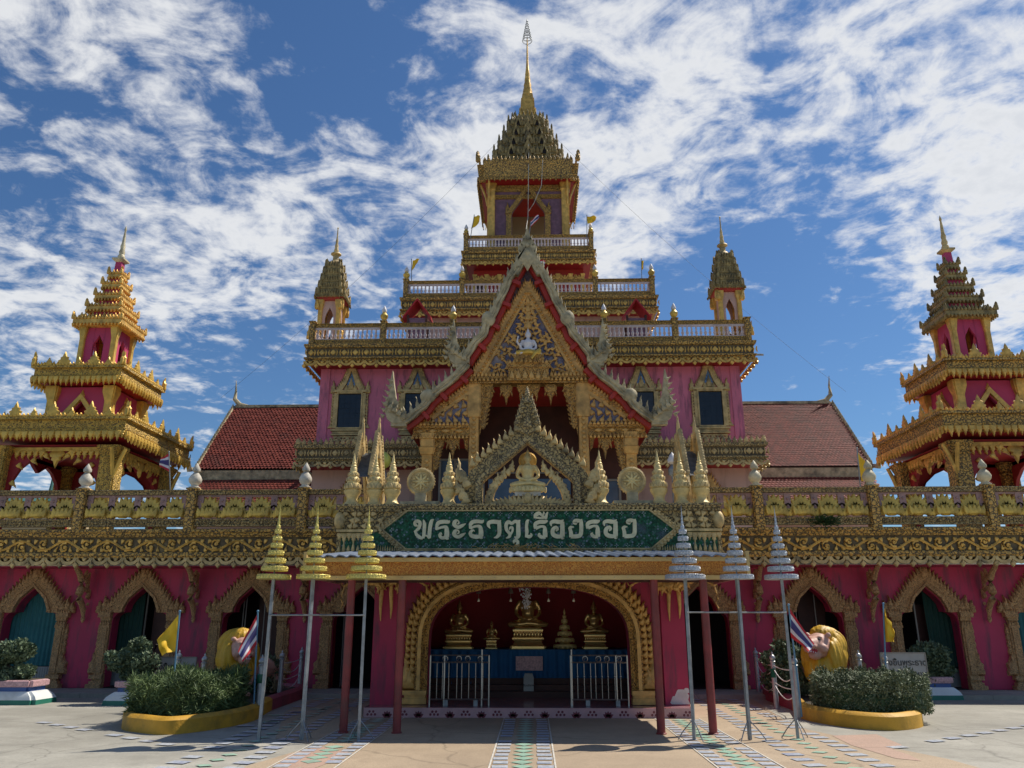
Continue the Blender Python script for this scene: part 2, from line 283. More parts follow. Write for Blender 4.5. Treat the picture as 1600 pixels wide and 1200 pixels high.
class MB:
    def __init__(s): s.v = []; s.f = []; s.mi = []; s.m = 0
    def face(s, pts):
        k = len(s.v); s.v += [tuple(p) for p in pts]; s.f.append(tuple(range(k, k + len(pts)))); s.mi.append(s.m)
    def add(s, vs, fs):
        k = len(s.v); s.v += [tuple(p) for p in vs]; s.f += [tuple(i + k for i in f) for f in fs]; s.mi += [s.m] * len(fs)
    def box(s, x0, x1, y0, y1, z0, z1):
        x0, x1 = sorted((x0, x1)); y0, y1 = sorted((y0, y1))
        s.add([(x0, y0, z0), (x1, y0, z0), (x1, y1, z0), (x0, y1, z0), (x0, y0, z1), (x1, y0, z1), (x1, y1, z1), (x0, y1, z1)],
              [(0, 3, 2, 1), (4, 5, 6, 7), (0, 1, 5, 4), (1, 2, 6, 5), (2, 3, 7, 6), (3, 0, 4, 7)])
    def fbox(s, fr, a0, a1, b0, b1, c0, c1):
        s.add([fr.p(a, b, c) for c in (c0, c1) for a, b in ((a0, b0), (a1, b0), (a1, b1), (a0, b1))],
              [(3, 2, 1, 0), (4, 5, 6, 7), (0, 1, 5, 4), (1, 2, 6, 5), (2, 3, 7, 6), (3, 0, 4, 7)])
    def loft(s, rings, cap0=True, cap1=True):
        n = len(rings[0]); vs = [p for r in rings for p in r]; fs = []
        for i in range(len(rings) - 1):
            for j in range(n):
                a, b = i * n + j, i * n + (j + 1) % n; fs.append((a, b, b + n, a + n))
        if cap0: fs.append(tuple(range(n - 1, -1, -1)))
        if cap1: fs.append(tuple(range((len(rings) - 1) * n, len(rings) * n)))
        s.add(vs, fs)
    def rect(s, cx, cy, prof, notch=0.0):
        """loft of rectangular plans: prof = [(half x, half y, z)]; notch = re-entrant corners"""
        R_ = []
        for hx, hy, z in prof:
            if notch:
                a, b = notch * hx, notch * hy
                pl = [(hx - a, -hy), (hx - a, -hy + b), (hx, -hy + b), (hx, hy - b), (hx - a, hy - b), (hx - a, hy),
                      (-hx + a, hy), (-hx + a, hy - b), (-hx, hy - b), (-hx, -hy + b), (-hx + a, -hy + b), (-hx + a, -hy)]
            else: pl = [(hx, -hy), (hx, hy), (-hx, hy), (-hx, -hy)]
            R_.append([(cx + x, cy + y, z) for x, y in pl])
        s.loft(R_)
    def lathe(s, c, prof, n=12, sy=1.0, ax=None):
        rings = []
        for r, z in prof:
            rg = []
            for i in range(n):
                t = 2 * math.pi * i / n
                if ax: rg.append(Vector(c) + ax[0] * (r * math.cos(t)) + ax[1] * (r * math.sin(t)) + ax[2] * z)
                else: rg.append((c[0] + r * math.cos(t), c[1] + r * math.sin(t) * sy, c[2] + z))
            rings.append(rg)
        s.loft(rings)
    def tube(s, pts, r, n=6):
        pts = [Vector(p) for p in pts]; rings = []
        for i, p in enumerate(pts):
            d = (pts[min(i + 1, len(pts) - 1)] - pts[max(i - 1, 0)]).normalized()
            a = d.cross(Vector((0, 0, 1)));
            if a.length < .05: a = d.cross(Vector((0, 1, 0)))
            a.normalize(); b = d.cross(a)
            rr = r[i] if isinstance(r, (list, tuple)) else r
            rings.append([p + a * rr * math.cos(2 * math.pi * k / n) + b * rr * math.sin(2 * math.pi * k / n) for k in range(n)])
        s.loft(rings)
    def ball(s, c, rx, ry=None, rz=None, n=10, m=7, rot=None):
        ry = ry or rx; rz = rz or rx; rings = []
        for i in range(1, m):
            ph = math.pi * i / m; rg = []
            for j in range(n):
                t = 2 * math.pi * j / n
                v = Vector((rx * math.sin(ph) * math.cos(t), ry * math.sin(ph) * math.sin(t), -rz * math.cos(ph)))
                if rot: v = rot @ v
                rg.append(Vector(c) + v)
            rings.append(rg)
        s.loft(rings)
    def extr(s, fr, poly, c0, c1):
        n = len(poly); s.loft([[fr.p(a, b, c0) for a, b in poly], [fr.p(a, b, c1) for a, b in poly]])
    def relief(s, fr, poly, x, z, sx, sz, d, inner=.4, double=False, cx=0.0, cz=.42, flip=1, ang=0.0):
        """a motif with a raised, rounded middle"""
        n = len(poly); ca, sa = math.cos(ang), math.sin(ang)
        def q(a, b, c):
            a2, b2 = a * flip * sx, b * sz
            return fr.p(x + a2 * ca - b2 * sa, z + a2 * sa + b2 * ca, c)
        o = [q(a, b, 0) for a, b in poly]
        i1 = [q(cx + (a - cx) * .8, cz + (b - cz) * .8, d * .75) for a, b in poly]
        i2 = [q(cx + (a - cx) * inner, cz + (b - cz) * inner, d) for a, b in poly]
        if double: s.loft([[q(cx + (a - cx) * .7, cz + (b - cz) * .7, -d * .8) for a, b in poly], o, i1, i2])
        else: s.loft([o, i1, i2], cap0=False)
    def clusters(s, tol=.10, big=.35):
        """which faces belong to which free-standing piece"""
        par = list(range(len(s.v)))
        def find(a):
            while par[a] != a: par[a] = par[par[a]]; a = par[a]
            return a
        for f in s.f:
            a = find(f[0])
            for b in f[1:]:
                b = find(b)
                if a != b: par[b] = a
        isl = {}
        for i, f in enumerate(s.f): isl.setdefault(find(f[0]), []).append(i)
        L = []
        for fs in isl.values():
            P = [s.v[k] for i in fs for k in s.f[i]]
            L.append([[min(p[a] for p in P) for a in range(3)], [max(p[a] for p in P) for a in range(3)], fs])
        if len(L) > 1500: return None
        g = list(range(len(L)))
        def fg(a):
            while g[a] != a: g[a] = g[g[a]]; a = g[a]
            return a
        for i in range(len(L)):
            for j in range(i):
                if all(L[i][0][a] - tol <= L[j][1][a] and L[j][0][a] - tol <= L[i][1][a] for a in range(3)): g[fg(i)] = fg(j)
        C = {}
        for i, (lo, hi, fs) in enumerate(L):
            c = C.setdefault(fg(i), [list(lo), list(hi), []]); c[2] += fs
            for a in range(3): c[0][a] = min(c[0][a], lo[a]); c[1][a] = max(c[1][a], hi[a])
        bigs = [c for c in C.values() if max(c[1][a] - c[0][a] for a in range(3)) > big]; sm = [c for c in C.values() if c not in bigs]
        if not 2 <= len(bigs) <= 48: return None
        mid = lambda c: Vector([(c[0][a] + c[1][a]) / 2 for a in range(3)])
        for c in sm:
            m = mid(c); min(bigs, key=lambda b: (mid(b) - m).length)[2].extend(c[2])
        return [c[2] for c in bigs]
    def build(s, name, mats, parent=None, smooth=True, split=True):
        if split and parent is not None and name not in NOSPLIT:
            cl = s.clusters()
            if cl:
                first = None
                for fs in cl:
                    b = MB(); remap = {}
                    for i in fs:
                        b.f.append(tuple(remap.setdefault(k, len(remap)) for k in s.f[i])); b.mi.append(s.mi[i])
                    b.v = [s.v[k] for k in remap]
                    o = b.build(name, mats, parent, smooth, False); first = first or o
                return first
        me = bpy.data.meshes.new(name); me.from_pydata(s.v, [], s.f)
        if not isinstance(mats, (list, tuple)): mats = [mats]
        for m in mats: me.materials.append(M[m] if isinstance(m, str) else m)
        if len(mats) > 1: me.polygons.foreach_set('material_index', s.mi)
        me.update()
        if smooth and len(s.f) < 40000:
            bm = bmesh.new(); bm.from_mesh(me); bmesh.ops.recalc_face_normals(bm, faces=bm.faces); bm.to_mesh(me); bm.free()
        if smooth:
            me.shade_smooth(); me.set_sharp_from_angle(angle=R(38))
        o = bpy.data.objects.new(name, me); S.collection.objects.link(o)
        if parent is not None:
            o.parent = parent
            if parent.name in WORLDLOC: o.location = -Vector(parent.location)
        return o
WORLDLOC = set()
def thing(name, label, cat, loc=(0, 0, 0), group=None, rz=0.0, world=True):
    """world=True: the parts are modelled in world coordinates; False: in the thing's own space, ready to copy"""
    o = bpy.data.objects.new(name, None); S.collection.objects.link(o); o.location = loc; o.rotation_euler = (0, 0, rz)
    o.empty_display_size = .2
    o['label'] = label; o['category'] = cat
    if group: o['group'] = group
    if world: WORLDLOC.add(o.name)
    return o
def tag(o, label, cat, group=None):
    o['label'] = label; o['category'] = cat
    if group: o['group'] = group
    return o
def struct(o): o['kind'] = 'structure'; return o
def dup(src, loc, label, rz=0.0, scale=None):
    r = src.copy(); S.collection.objects.link(r); r.location = loc; r.rotation_euler = (0, 0, rz); r['label'] = label
    if scale: r.scale = scale
    for ch in list(src.children):
        c = ch.copy(); S.collection.objects.link(c); c.parent = r
        for g in list(ch.children):
            d = g.copy(); S.collection.objects.link(d); d.parent = c
    return r
def dup_part(p, parent, off):
    c = p.copy(); S.collection.objects.link(c); c.parent = parent; c.location = Vector(p.location) + Vector(off)
    for g in list(p.children):
        d = g.copy(); S.collection.objects.link(d); d.parent = c
    return c
def sym(half): return half + [(-a, b) for a, b in reversed(half) if a != 0]
LEAF = sym([(.5, 0), (.46, .22), (.56, .36), (.34, .46), (.38, .6), (.18, .68), (.14, .82), (0, 1.05)])
LOBE = sym([(.5, 0), (.5, .3), (.34, .62), (0, 1.0)])
FLAME = [(.42, 0), (.5, .25), (.30, .42), (.42, .55), (.22, .66), (.22, .85), (-.12, 1.12), (-.02, .84), (-.22, .66), (-.42, .55), (-.34, .3), (-.45, .18), (-.4, 0)]
HOOK = [(.42, 0), (.48, .22), (.34, .45), (.2, .62), (.25, .82), (.05, 1.15), (-.02, .8), (-.2, .6), (-.35, .4), (-.4, .2), (-.38, 0)]
DIAM = [(.5, 0), (0, .5), (-.5, 0), (0, -.5)]
PEND = sym([(.42, 0), (.62, -.16), (.55, -.36), (.34, -.42), (.40, -.58), (.18, -.70), (.12, -.86), (0, -1.15)])
def sides(cx, cy, hx, hy, back=False):
    r = [(Fr((cx - hx, cy - hy, 0)), 2 * hx), (Fr((cx + hx, cy - hy, 0), (0, 1, 0), (0, 0, 1), (1, 0, 0)), 2 * hy),
         (Fr((cx - hx, cy + hy, 0), (0, -1, 0), (0, 0, 1), (-1, 0, 0)), 2 * hy)]
    if back: r.append((Fr((cx + hx, cy + hy, 0), (-1, 0, 0), (0, 0, 1), (0, 1, 0)), 2 * hx))
    return r
def fringe(mb, fr, L, z, wd, h, c=0.0, th=.03):
    """row of hanging crescents with a star drop between each two"""
    n = max(1, round(L / wd)); wd = L / n
    for i in range(n):
        x = i * wd; seg = 6
        out = [(x + wd * (.5 - .5 * math.cos(math.pi * k / seg)), z - h * .78 * math.sin(math.pi * k / seg)) for k in range(seg + 1)]
        inn = [(x + wd * (.5 - .36 * math.cos(math.pi * k / seg)), z - h * .42 * math.sin(math.pi * k / seg)) for k in range(seg, -1, -1)]
        for k in range(seg):
            o1, o2, i1, i2 = out[k], out[k + 1], inn[seg - k], inn[seg - k - 1]
            mb.extr(fr, [o1, i1, i2, o2], c, c + th)
        mb.relief(fr, [(-.09, .02), (-.03, -.4), (-.2, -.75), (0, -1.15), (.2, -.75), (.03, -.4), (.09, .02)], x, z, wd, h, th * 1.6, cz=-.6)
        mb.relief(fr, [(.16, 0), (.1, -.3), (0, -.42), (-.1, -.3), (-.16, 0)], x + wd / 2, z, wd, h, th, cz=-.2)
def antefix(mb, fr, L, z, wd, h, c=0.0, big=0, poly=LEAF, d=.05, jit=.08):
    n = max(1, round(L / wd)); wd = L / n
    for i in range(n + 1 if big else n):
        x = (i if big else i + .5) * wd
        k = 1.75 if big and i % big == 0 else 1.0
        kk = k * (1 + random.uniform(-jit, jit))
        mb.relief(Fr(fr.p(0, 0, c), fr.u, fr.v, fr.n), poly, x, z, wd * .92 * (1.35 if k > 1 else 1), h * kk, d, double=True)
def scrolls(mb, fr, L, z0, z1, wd, c=0.0, r=.022):
    """running vine with a curl in each bend"""
    n = max(1, round(L / wd)); wd = L / n; zc = (z0 + z1) / 2; A = (z1 - z0) * .34
    pts = []
    for k in range(n * 8 + 1):
        t = k / 8; pts.append(fr.p(t * wd, zc + A * math.sin(math.pi * t), c + .01))
    mb.tube(pts, r, 5)
    for i in range(n):
        s = 1 if i % 2 == 0 else -1; cx_, cz_ = (i + .5) * wd, zc - s * A * .45; rr = (z1 - z0) * .38
        sp = [fr.p(cx_ + rr * (1 - k / 13) * math.cos(s * (k * .75 + 1.2)), cz_ + rr * (1 - k / 13) * math.sin(s * (k * .75 + 1.2)) , c + .015) for k in range(12)]
        mb.tube(sp, [r * (1.0 - k / 30) for k in range(12)], 5)
        mb.relief(Fr(fr.p(0, 0, c), fr.u, fr.v, fr.n), DIAM, cx_, cz_, rr * .7, rr * .7, .03, cz=0)
        for sg in (-1, 1):
            mb.relief(Fr(fr.p(0, 0, c), fr.u, fr.v, fr.n), HOOK, cx_ + sg * wd * .33, zc + s * A * .1, rr * .5, rr * .9 * s, .03, flip=sg)
def diamonds(mb, fr, L, z0, z1, wd, c=0.0):
    n = max(1, round(L / wd)); wd = L / n; zc = (z0 + z1) / 2; h = z1 - z0
    f2 = Fr(fr.p(0, 0, c), fr.u, fr.v, fr.n)
    for i in range(n):
        x = (i + .5) * wd
        mb.relief(f2, DIAM, x, zc, wd * .62, h * .86, .035, cz=0)
        for s in (-1, 1):
            mb.relief(f2, [(.5, 0), (.12, .45), (-.2, .5), (-.1, 0), (-.2, -.5), (.12, -.45)], x + wd / 2 - s * wd * .16, zc, s * wd * .26, h * .8, .03, cz=0)
def rosettes(mb, fr, L, z, wd, r, c=0.0):
    n = max(1, round(L / wd)); wd = L / n
    f2 = Fr(fr.p(0, 0, c), fr.u, fr.v, fr.n)
    oc = [(.5 * math.cos(k * math.pi / 4), .5 * math.sin(k * math.pi / 4)) for k in range(8)]
    for i in range(n): mb.relief(f2, oc, (i + .5) * wd, z, r * 2, r * 2, r * .8, cz=0, inner=.3)
def mould(mb, cx, cy, prof): mb.rect(cx, cy, prof)
def wall_open(mb, fr, a0, a1, b0, b1, curve, depth, jamb_m=None):
    """wall face with an arched opening; curve runs from the left foot over the top to the right foot"""
    xl, xr = curve[0][0], curve[-1][0]
    if a0 < xl: mb.face([fr.p(a0, b0), fr.p(xl, b0), fr.p(xl, b1), fr.p(a0, b1)])
    if a1 > xr: mb.face([fr.p(xr, b0), fr.p(a1, b0), fr.p(a1, b1), fr.p(xr, b1)])
    for p, q in zip(curve, curve[1:]):
        if abs(q[0] - p[0]) > 1e-5: mb.face([fr.p(p[0], p[1]), fr.p(q[0], q[1]), fr.p(q[0], b1), fr.p(p[0], b1)])
    m0 = mb.m
    if jamb_m is not None: mb.m = jamb_m
    for p, q in zip(curve, curve[1:]): mb.face([fr.p(*p, 0), fr.p(*p, -depth), fr.p(*q, -depth), fr.p(*q, 0)])
    mb.m = m0
def band(mb, fr, inner, outer, c0, c1):
    """raised frame between two matching curves"""
    for i in range(len(inner) - 1):
        mb.extr(fr, [inner[i], inner[i + 1], outer[i + 1], outer[i]], c0, c1)
def offset(curve, d):
    r = []
    for i, p in enumerate(curve):
        a = Vector(curve[max(i - 1, 0)]); b = Vector(curve[min(i + 1, len(curve) - 1)]); t = (b - a).normalized()
        r.append((p[0] - t.y * d, p[1] + t.x * d))
    return r
def along(pts, step, start=0.0):
    """(point, angle) every step metres along a 2-D polyline"""
    res = []; acc = start
    for p, q in zip(pts, pts[1:]):
        L = math.dist(p, q)
        if L < 1e-6: continue
        while acc < L:
            t = acc / L; res.append((p[0] + (q[0] - p[0]) * t, p[1] + (q[1] - p[1]) * t, math.atan2(q[1] - p[1], q[0] - p[0]))); acc += step
        acc -= L
    return res
def flames_on(mb, fr, pts, step, size, d=.04, c=0.0, poly=HOOK, side=1, double=True, lean=.0, w=.85):
    f2 = Fr(fr.p(0, 0, c), fr.u, fr.v, fr.n)
    for x, z, a in along(pts, step, step / 2):
        mb.relief(f2, poly, x, z, size * w, size * random.uniform(.9, 1.1), d, double=double, ang=a + lean, flip=side)
def remesh(parts, name, mat, parent=None, voxel=.02, smooth_it=2):
    """melt overlapping shapes into one continuous surface"""
    o = parts.build('tmp', mat, None, True, False); md = o.modifiers.new('r', 'REMESH'); md.mode = 'VOXEL'; md.voxel_size = voxel
    ms = o.modifiers.new('s', 'SMOOTH'); ms.iterations = smooth_it; ms.factor = .5
    dg = bpy.context.evaluated_depsgraph_get(); me = bpy.data.meshes.new_from_object(o.evaluated_get(dg))
    bpy.data.objects.remove(o); me.name = name; me.shade_smooth()
    if not me.materials: me.materials.append(M[mat])
    o = bpy.data.objects.new(name, me); S.collection.objects.link(o)
    if parent is not None:
        o.parent = parent
        if parent.name in WORLDLOC: o.location = -Vector(parent.location)
    return o
CUT = []
def column(mb, x, y, z0, z1, hw, fl=True):
    """square column with moulded base and capital and re-entrant corners"""
    mb.rect(x, y, [(hw * 1.5, hw * 1.5, z0), (hw * 1.5, hw * 1.5, z0 + .12), (hw * 1.25, hw * 1.25, z0 + .2), (hw * 1.3, hw * 1.3, z0 + .26), (hw, hw, z0 + .36),
                   (hw, hw, z1 - .42), (hw * 1.12, hw * 1.12, z1 - .38), (hw * 1.0, hw * 1.0, z1 - .32), (hw * 1.3, hw * 1.3, z1 - .12), (hw * 1.4, hw * 1.4, z1 - .10), (hw * 1.4, hw * 1.4, z1)], notch=.16)

# ================================================================ the ground
mb = MB(); mb.face([(-400, -60, 0), (400, -60, 0), (400, 900, 0), (-400, 900, 0)]); struct(mb.build('ground', 'concrete'))
mb = MB()
pl = [gr(300, 1215), gr(376, 1200), gr(470, 1172), gr(500, 1165), gr(430, 1155), gr(445, 1112), gr(500, 1088), (-5.6, 21.4), (5.6, 21.4), gr(1165, 1085), gr(1225, 1125), gr(1260, 1140), gr(1400, 1170), gr(1480, 1186), gr(1530, 1200), (6.8, 9.4), (-5.2, 9.4)]
mb.face([(x, y, .004) for x, y in pl]); struct(mb.build('plaza_paving', 'wash'))
mb = MB(); mb.face([(x, y, .008) for x, y in [gr(1300, 1150), gr(1370, 1148), gr(1410, 1165), gr(1395, 1172), gr(1420, 1180), gr(1440, 1190), gr(1400, 1186), gr(1330, 1165)]])
mb.face([(x, y, .008) for x, y in [gr(500, 1166), gr(545, 1176), gr(520, 1190), gr(470, 1210), gr(420, 1210), gr(450, 1180)]])
struct(mb.build('paving_patch', 'wash_pink'))
mb = MB(); mb.box(-25, -3.3, 19.9, 21.5, -.02, .10); mb.box(3.3, 25, 19.9, 21.5, -.02, .10); struct(mb.build('pavement', 'concrete'))
# inlaid floor tiles: three strips towards the shrine, scattered rows at the sides
mb = MB()
def quad(x, y, sx, sy, m, diamond=False, z=.0125, rot=0.0):
    mb.m = m
    if random.random() < .05: return
    rot += random.gauss(0, .03); sx *= random.uniform(.93, 1.03); sy *= random.uniform(.93, 1.03)
    pts = [(0, -sy), (sx, 0), (0, sy), (-sx, 0)] if diamond else [(-sx, -sy), (sx, -sy), (sx, sy), (-sx, sy)]
    c, s_ = math.cos(rot), math.sin(rot)
    mb.face([(x + a * c - b * s_, y + a * s_ + b * c, z) for a, b in pts])
for cx_ in (-.05, -2.76, 2.76):
    y = 9.4
    while y < 15.85:
        for s_ in (-1, 1): quad(cx_ + s_ * .285 + random.uniform(-.01, .01), y, .098, .098, 0)
        quad(cx_ + random.uniform(-.01, .01), y + .02, .15, .145, 1, True)
        y += .31
    for s_ in (-1, 1): mb.m = 2; mb.face([(cx_ + s_ * .41 - .011, 9.4, .012), (cx_ + s_ * .41 + .011, 9.4, .012), (cx_ + s_ * .41 + .011, 15.9, .012), (cx_ + s_ * .41 - .011, 15.9, .012)])
for s_ in (-1, 1):
    for r in range(3):
        for k in range(26):
            y = 9.6 + k * .42; x = s_ * (3.55 + r * .42 + .02 * math.sin(k)) + .035 * (y - 9.6) * s_ * (1 if r else .9)
            if abs(x) > 5.1 or (y > 15 and abs(x) > 4.9): continue
            quad(x, y + (.2 if r == 1 else 0), .13, .10, 1 if r == 1 else 0, r == 1, rot=.2 * s_)
    for k in range(9): quad(s_ * (5.3 + .42 * k), 12.4 + .32 * k, .14, .09, 0, rot=.4 * s_)
for k in range(10): quad(-4.9 + .26 * (k % 3), 14.6 + .55 * k, .15, .10, k % 2, False, rot=.1)
struct(mb.build('floor_tiles', ['tilewhite', 'tilegreen', 'tileline'], smooth=False))

# ================================================================ the lower hall
YW, YB, BAY, B0 = 21.6, 20.6, 2.97, 4.46
Z = lambda py, Y=YB, px=300: zt(py, Y, px)
hall = thing('temple_hall', 'long crimson ground floor hall with gold pointed doorways under the terrace', 'temple hall', (0, YW, 0))
DOOR = sym([(.74, .10), (.74, 1.72), (.72, 1.86), (.64, 1.96), (.52, 2.0), (.44, 2.0), (.44, 2.06), (.40, 2.20), (.27, 2.38), (0, 2.62)])[::-1]
DOOR = sorted(DOOR[:10], key=lambda p: 0) ; DOOR = [(-a, b) for a, b in [(.74, .10), (.74, 1.72), (.72, 1.86), (.64, 1.96), (.52, 2.0), (.44, 2.0), (.44, 2.06), (.40, 2.20), (.27, 2.38)]] + [(0, 2.62)] + [(a, b) for a, b in reversed([(.74, .10), (.74, 1.72), (.72, 1.86), (.64, 1.96), (.52, 2.0), (.44, 2.0), (.44, 2.06), (.40, 2.20), (.27, 2.38)])]
wallm = MB(); NB = 5
for s_ in (-1, 1):
    for k in range(NB):
        x = s_ * (B0 + k * BAY)
        wall_open(wallm, Fr((x, YW, 0)), -BAY / 2, BAY / 2, .1, 3.2, DOOR, .34)
wallm.box(-2.98, 2.98, YW, YW + .3, 0, 3.2)
wallo = wallm.build('wall', 'magenta', hall, smooth=False)
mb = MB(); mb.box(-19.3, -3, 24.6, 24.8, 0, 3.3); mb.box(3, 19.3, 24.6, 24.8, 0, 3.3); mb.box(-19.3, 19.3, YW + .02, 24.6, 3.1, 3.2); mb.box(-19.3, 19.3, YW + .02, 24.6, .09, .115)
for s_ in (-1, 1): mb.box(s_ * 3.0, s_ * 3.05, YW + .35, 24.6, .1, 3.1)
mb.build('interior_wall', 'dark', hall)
def door_frame():
    mb = MB(); f = Fr((0, YW, 0))
    # pilasters
    for s_ in (-1, 1):
        a0, a1 = s_ * .76, s_ * 1.0
        mb.fbox(f, min(a0, a1), max(a0, a1), .42, 1.78, 0, .09)
        mb.fbox(f, min(s_ * .81, s_ * .95), max(s_ * .81, s_ * .95), .46, 1.6, .09, .12)
        for z0, z1, e, c in ((.10, .2, .13, .2), (.2, .27, .07, .16), (.27, .33, .03, .13), (.33, .43, .09, .17)):
            mb.fbox(f, min(s_ * (.76 - .02), s_ * (1.0 + e)), max(s_ * .74, s_ * (1.0 + e)), z0, z1, 0, c)
        for z0, z1, e, c in ((1.60, 1.66, .03, .13), (1.78, 1.86, .02, .12), (1.86, 1.98, .08, .16)):
            mb.fbox(f, min(s_ * .75, s_ * (1.0 + e)), max(s_ * .75, s_ * (1.0 + e)), z0, z1, 0, c)
        for i in range(4): mb.relief(Fr((0, YW - .1, 0)), LEAF, s_ * (.79 + i * .065), 1.66, .07, .13, .04)
        for i in range(6): mb.relief(Fr((0, YW - .12, 0)), LEAF, s_ * (.76 + i * .065), 1.97, .07, .10, .04, double=True)
        # flame leaves up the outer edge
        for z in (.50, .66): mb.relief(f, HOOK, s_ * 1.04, z - .05, .26, .42, .1, double=True, flip=-s_)
        mb.relief(f, FLAME, s_ * 1.06, .43, .34, .52, .12, double=True, flip=-s_)
        for z in (.95, 1.12, 1.29, 1.44): mb.relief(f, HOOK, s_ * 1.0, z, .2, .26, .07, double=True, flip=-s_, ang=-s_ * .25)
        # flames above the capital
        for dx, h in ((0, .42), (.14, .30), (-.12, .30)): mb.relief(Fr((0, YW - .04, 0)), FLAME, s_ * (.98 + dx), 1.97, .2, h, .09, double=True, flip=-s_)
    top = [p for p in DOOR if p[1] >= 1.99]
    inn = [(a * 1.02, b + .02) for a, b in top]; inn[0] = (-.60, 1.99); inn[-1] = (.60, 1.99)
    out = [(-.86, 2.0), (-.80, 2.12), (-.74, 2.22), (-.62, 2.38), (0, 3.02), (.62, 2.38), (.74, 2.22), (.80, 2.12), (.86, 2.0)]
    out = [(-.86, 2.0), (-.74, 2.16), (-.62, 2.33), (-.34, 2.66), (0, 3.0), (.34, 2.66), (.62, 2.33), (.74, 2.16), (.86, 2.0)]
    inn = [(-.56, 1.98), (-.46, 2.0), (-.46, 2.08), (-.34, 2.34), (0, 2.66), (.34, 2.34), (.46, 2.08), (.46, 2.0), (.56, 1.98)]
    band(mb, f, inn, out, 0, .10)
    band(mb, f, inn, offset(inn, .07), .10, .14)
    for s_ in (-1, 1):
        pts = [(s_ * .84, 2.06), (s_ * .62, 2.33), (s_ * .34, 2.66), (s_ * .02, 2.98)]
        flames_on(mb, Fr((0, YW - .05, 0)), pts, .125, .26, .07, poly=HOOK, side=-s_, lean=0 if s_ > 0 else 0) if 0 else None
        for x, z, a in along(pts, .12, .03): mb.relief(Fr((0, YW - .05, 0)), HOOK, x, z - .03, .17, .27, .07, double=True, flip=-s_, ang=s_ * -.35)
    mb.relief(Fr((0, YW - .06, 0)), LEAF, 0, 2.84, .22, .34, .09, double=True)
    # mirror beads along the inner edge
    rosf = Fr((0, YW - .10, 0))
    for x, z, a in along(offset(inn, .13), .055): mb.relief(rosf, DIAM, x, z, .035, .035, .02, cz=0)
    return mb
df0 = None
for s_ in (-1, 1):
    for k in range(NB):
        x = s_ * (B0 + k * BAY)
        if df0 is None:
            df0 = door_frame().build('door_frame', 'gold_door', hall); base0 = Vector(df0.location)
            df0.location = base0 + Vector((x, 0, 0))
        else:
            c = df0.copy(); S.collection.objects.link(c); c.location = base0 + Vector((x, 0, 0))
# curtains, glass doors, low boards in the doorways
def curtain(name, x0, x1, z0, z1, y, mat, parent, amp=.03, wv=.12, zf=None):
    mb = MB(); n = max(6, int((x1 - x0) / wv * 6)); cols = []
    for i in range(n + 1):
        x = x0 + (x1 - x0) * i / n; ph = 2 * math.pi * (x - x0) / wv + .9 * math.sin(3 * x)
        cols.append([(x + .01 * math.sin(5 * t + x * 9), y + amp * math.sin(ph) * (.6 + .4 * (1 - t)) + .01 * math.sin(4 * t + x), z0 + (z1 - z0) * t) for t in (0, .33, .66, 1)])
    for a, b in zip(cols, cols[1:]):
        for j in range(3): mb.face([a[j], b[j], b[j + 1], a[j + 1]])
    return mb.build(name, mat, parent)
def merge_smooth(o):
    import bmesh
    bm = bmesh.new(); bm.from_mesh(o.data); bmesh.ops.remove_doubles(bm, verts=bm.verts, dist=.0005); bmesh.ops.recalc_face_normals(bm, faces=bm.faces); bm.to_mesh(o.data); bm.free(); o.data.shade_smooth()
    return o
X3 = B0 + 3 * BAY
for k, (xx, m_, z0) in enumerate([(-X3, 'teal', .62), (X3, 'teal', .62), (-(B0 + 2 * BAY), 'green_cloth', .62), (B0 + 2 * BAY, 'green_cloth', .62)]):
    lo = (-.95, .95) if m_ == 'teal' else ((-.95, -.12) if xx < 0 else (.12, .95))
    merge_smooth(curtain('curtain', xx + lo[0], xx + lo[1], z0, 2.75, YW + .42, m_, hall))
mb = MB()
for xx in (-X3, X3):
    mb.box(xx - .95, xx + .95, YW + .38, YW + .41, .12, .60)
    for i in range(30): mb.box(xx - .93 + i * .064, xx - .93 + i * .064 + .03, YW + .365, YW + .38, .14, .58)
for s_ in (-1, 1):
    xx = s_ * (B0 + 2 * BAY); mb.box(xx - .9, xx + .9, YW + .60, YW + .63, .12, .58)
mb.build('low_board', 'board', hall)
mb = MB()
for s_ in (-1, 1):
    xx = s_ * (B0 + 2 * BAY)
    for a in (-.12, .5): mb.box(xx + a, xx + a + .035, YW + .5, YW + .54, .1, 2.7)
    xx = s_ * (B0 + BAY)
    for a in (-.38, -.31, .2): mb.box(xx + a, xx + a + .022, YW + .45, YW + .48, .1, 2.7)
    xx = s_ * B0
    for a in (-.56, -.52): mb.box(xx + a, xx + a + .02, YW + .35, YW + .38, .1, 1.95)
mb.build('door_stile', 'frame', hall)
mb = MB()
for s_ in (-1, 1):
    xx = s_ * (B0 + BAY); mb.box(xx - .1, xx + .62, YW + .9, YW + .94, .12, 2.9)
    xx = s_ * (B0 + 2 * BAY); mb.box(xx + .0, xx + .48, YW + .75, YW + .79, .12, 2.2)
mb.build('door_leaf', 'wood', hall)
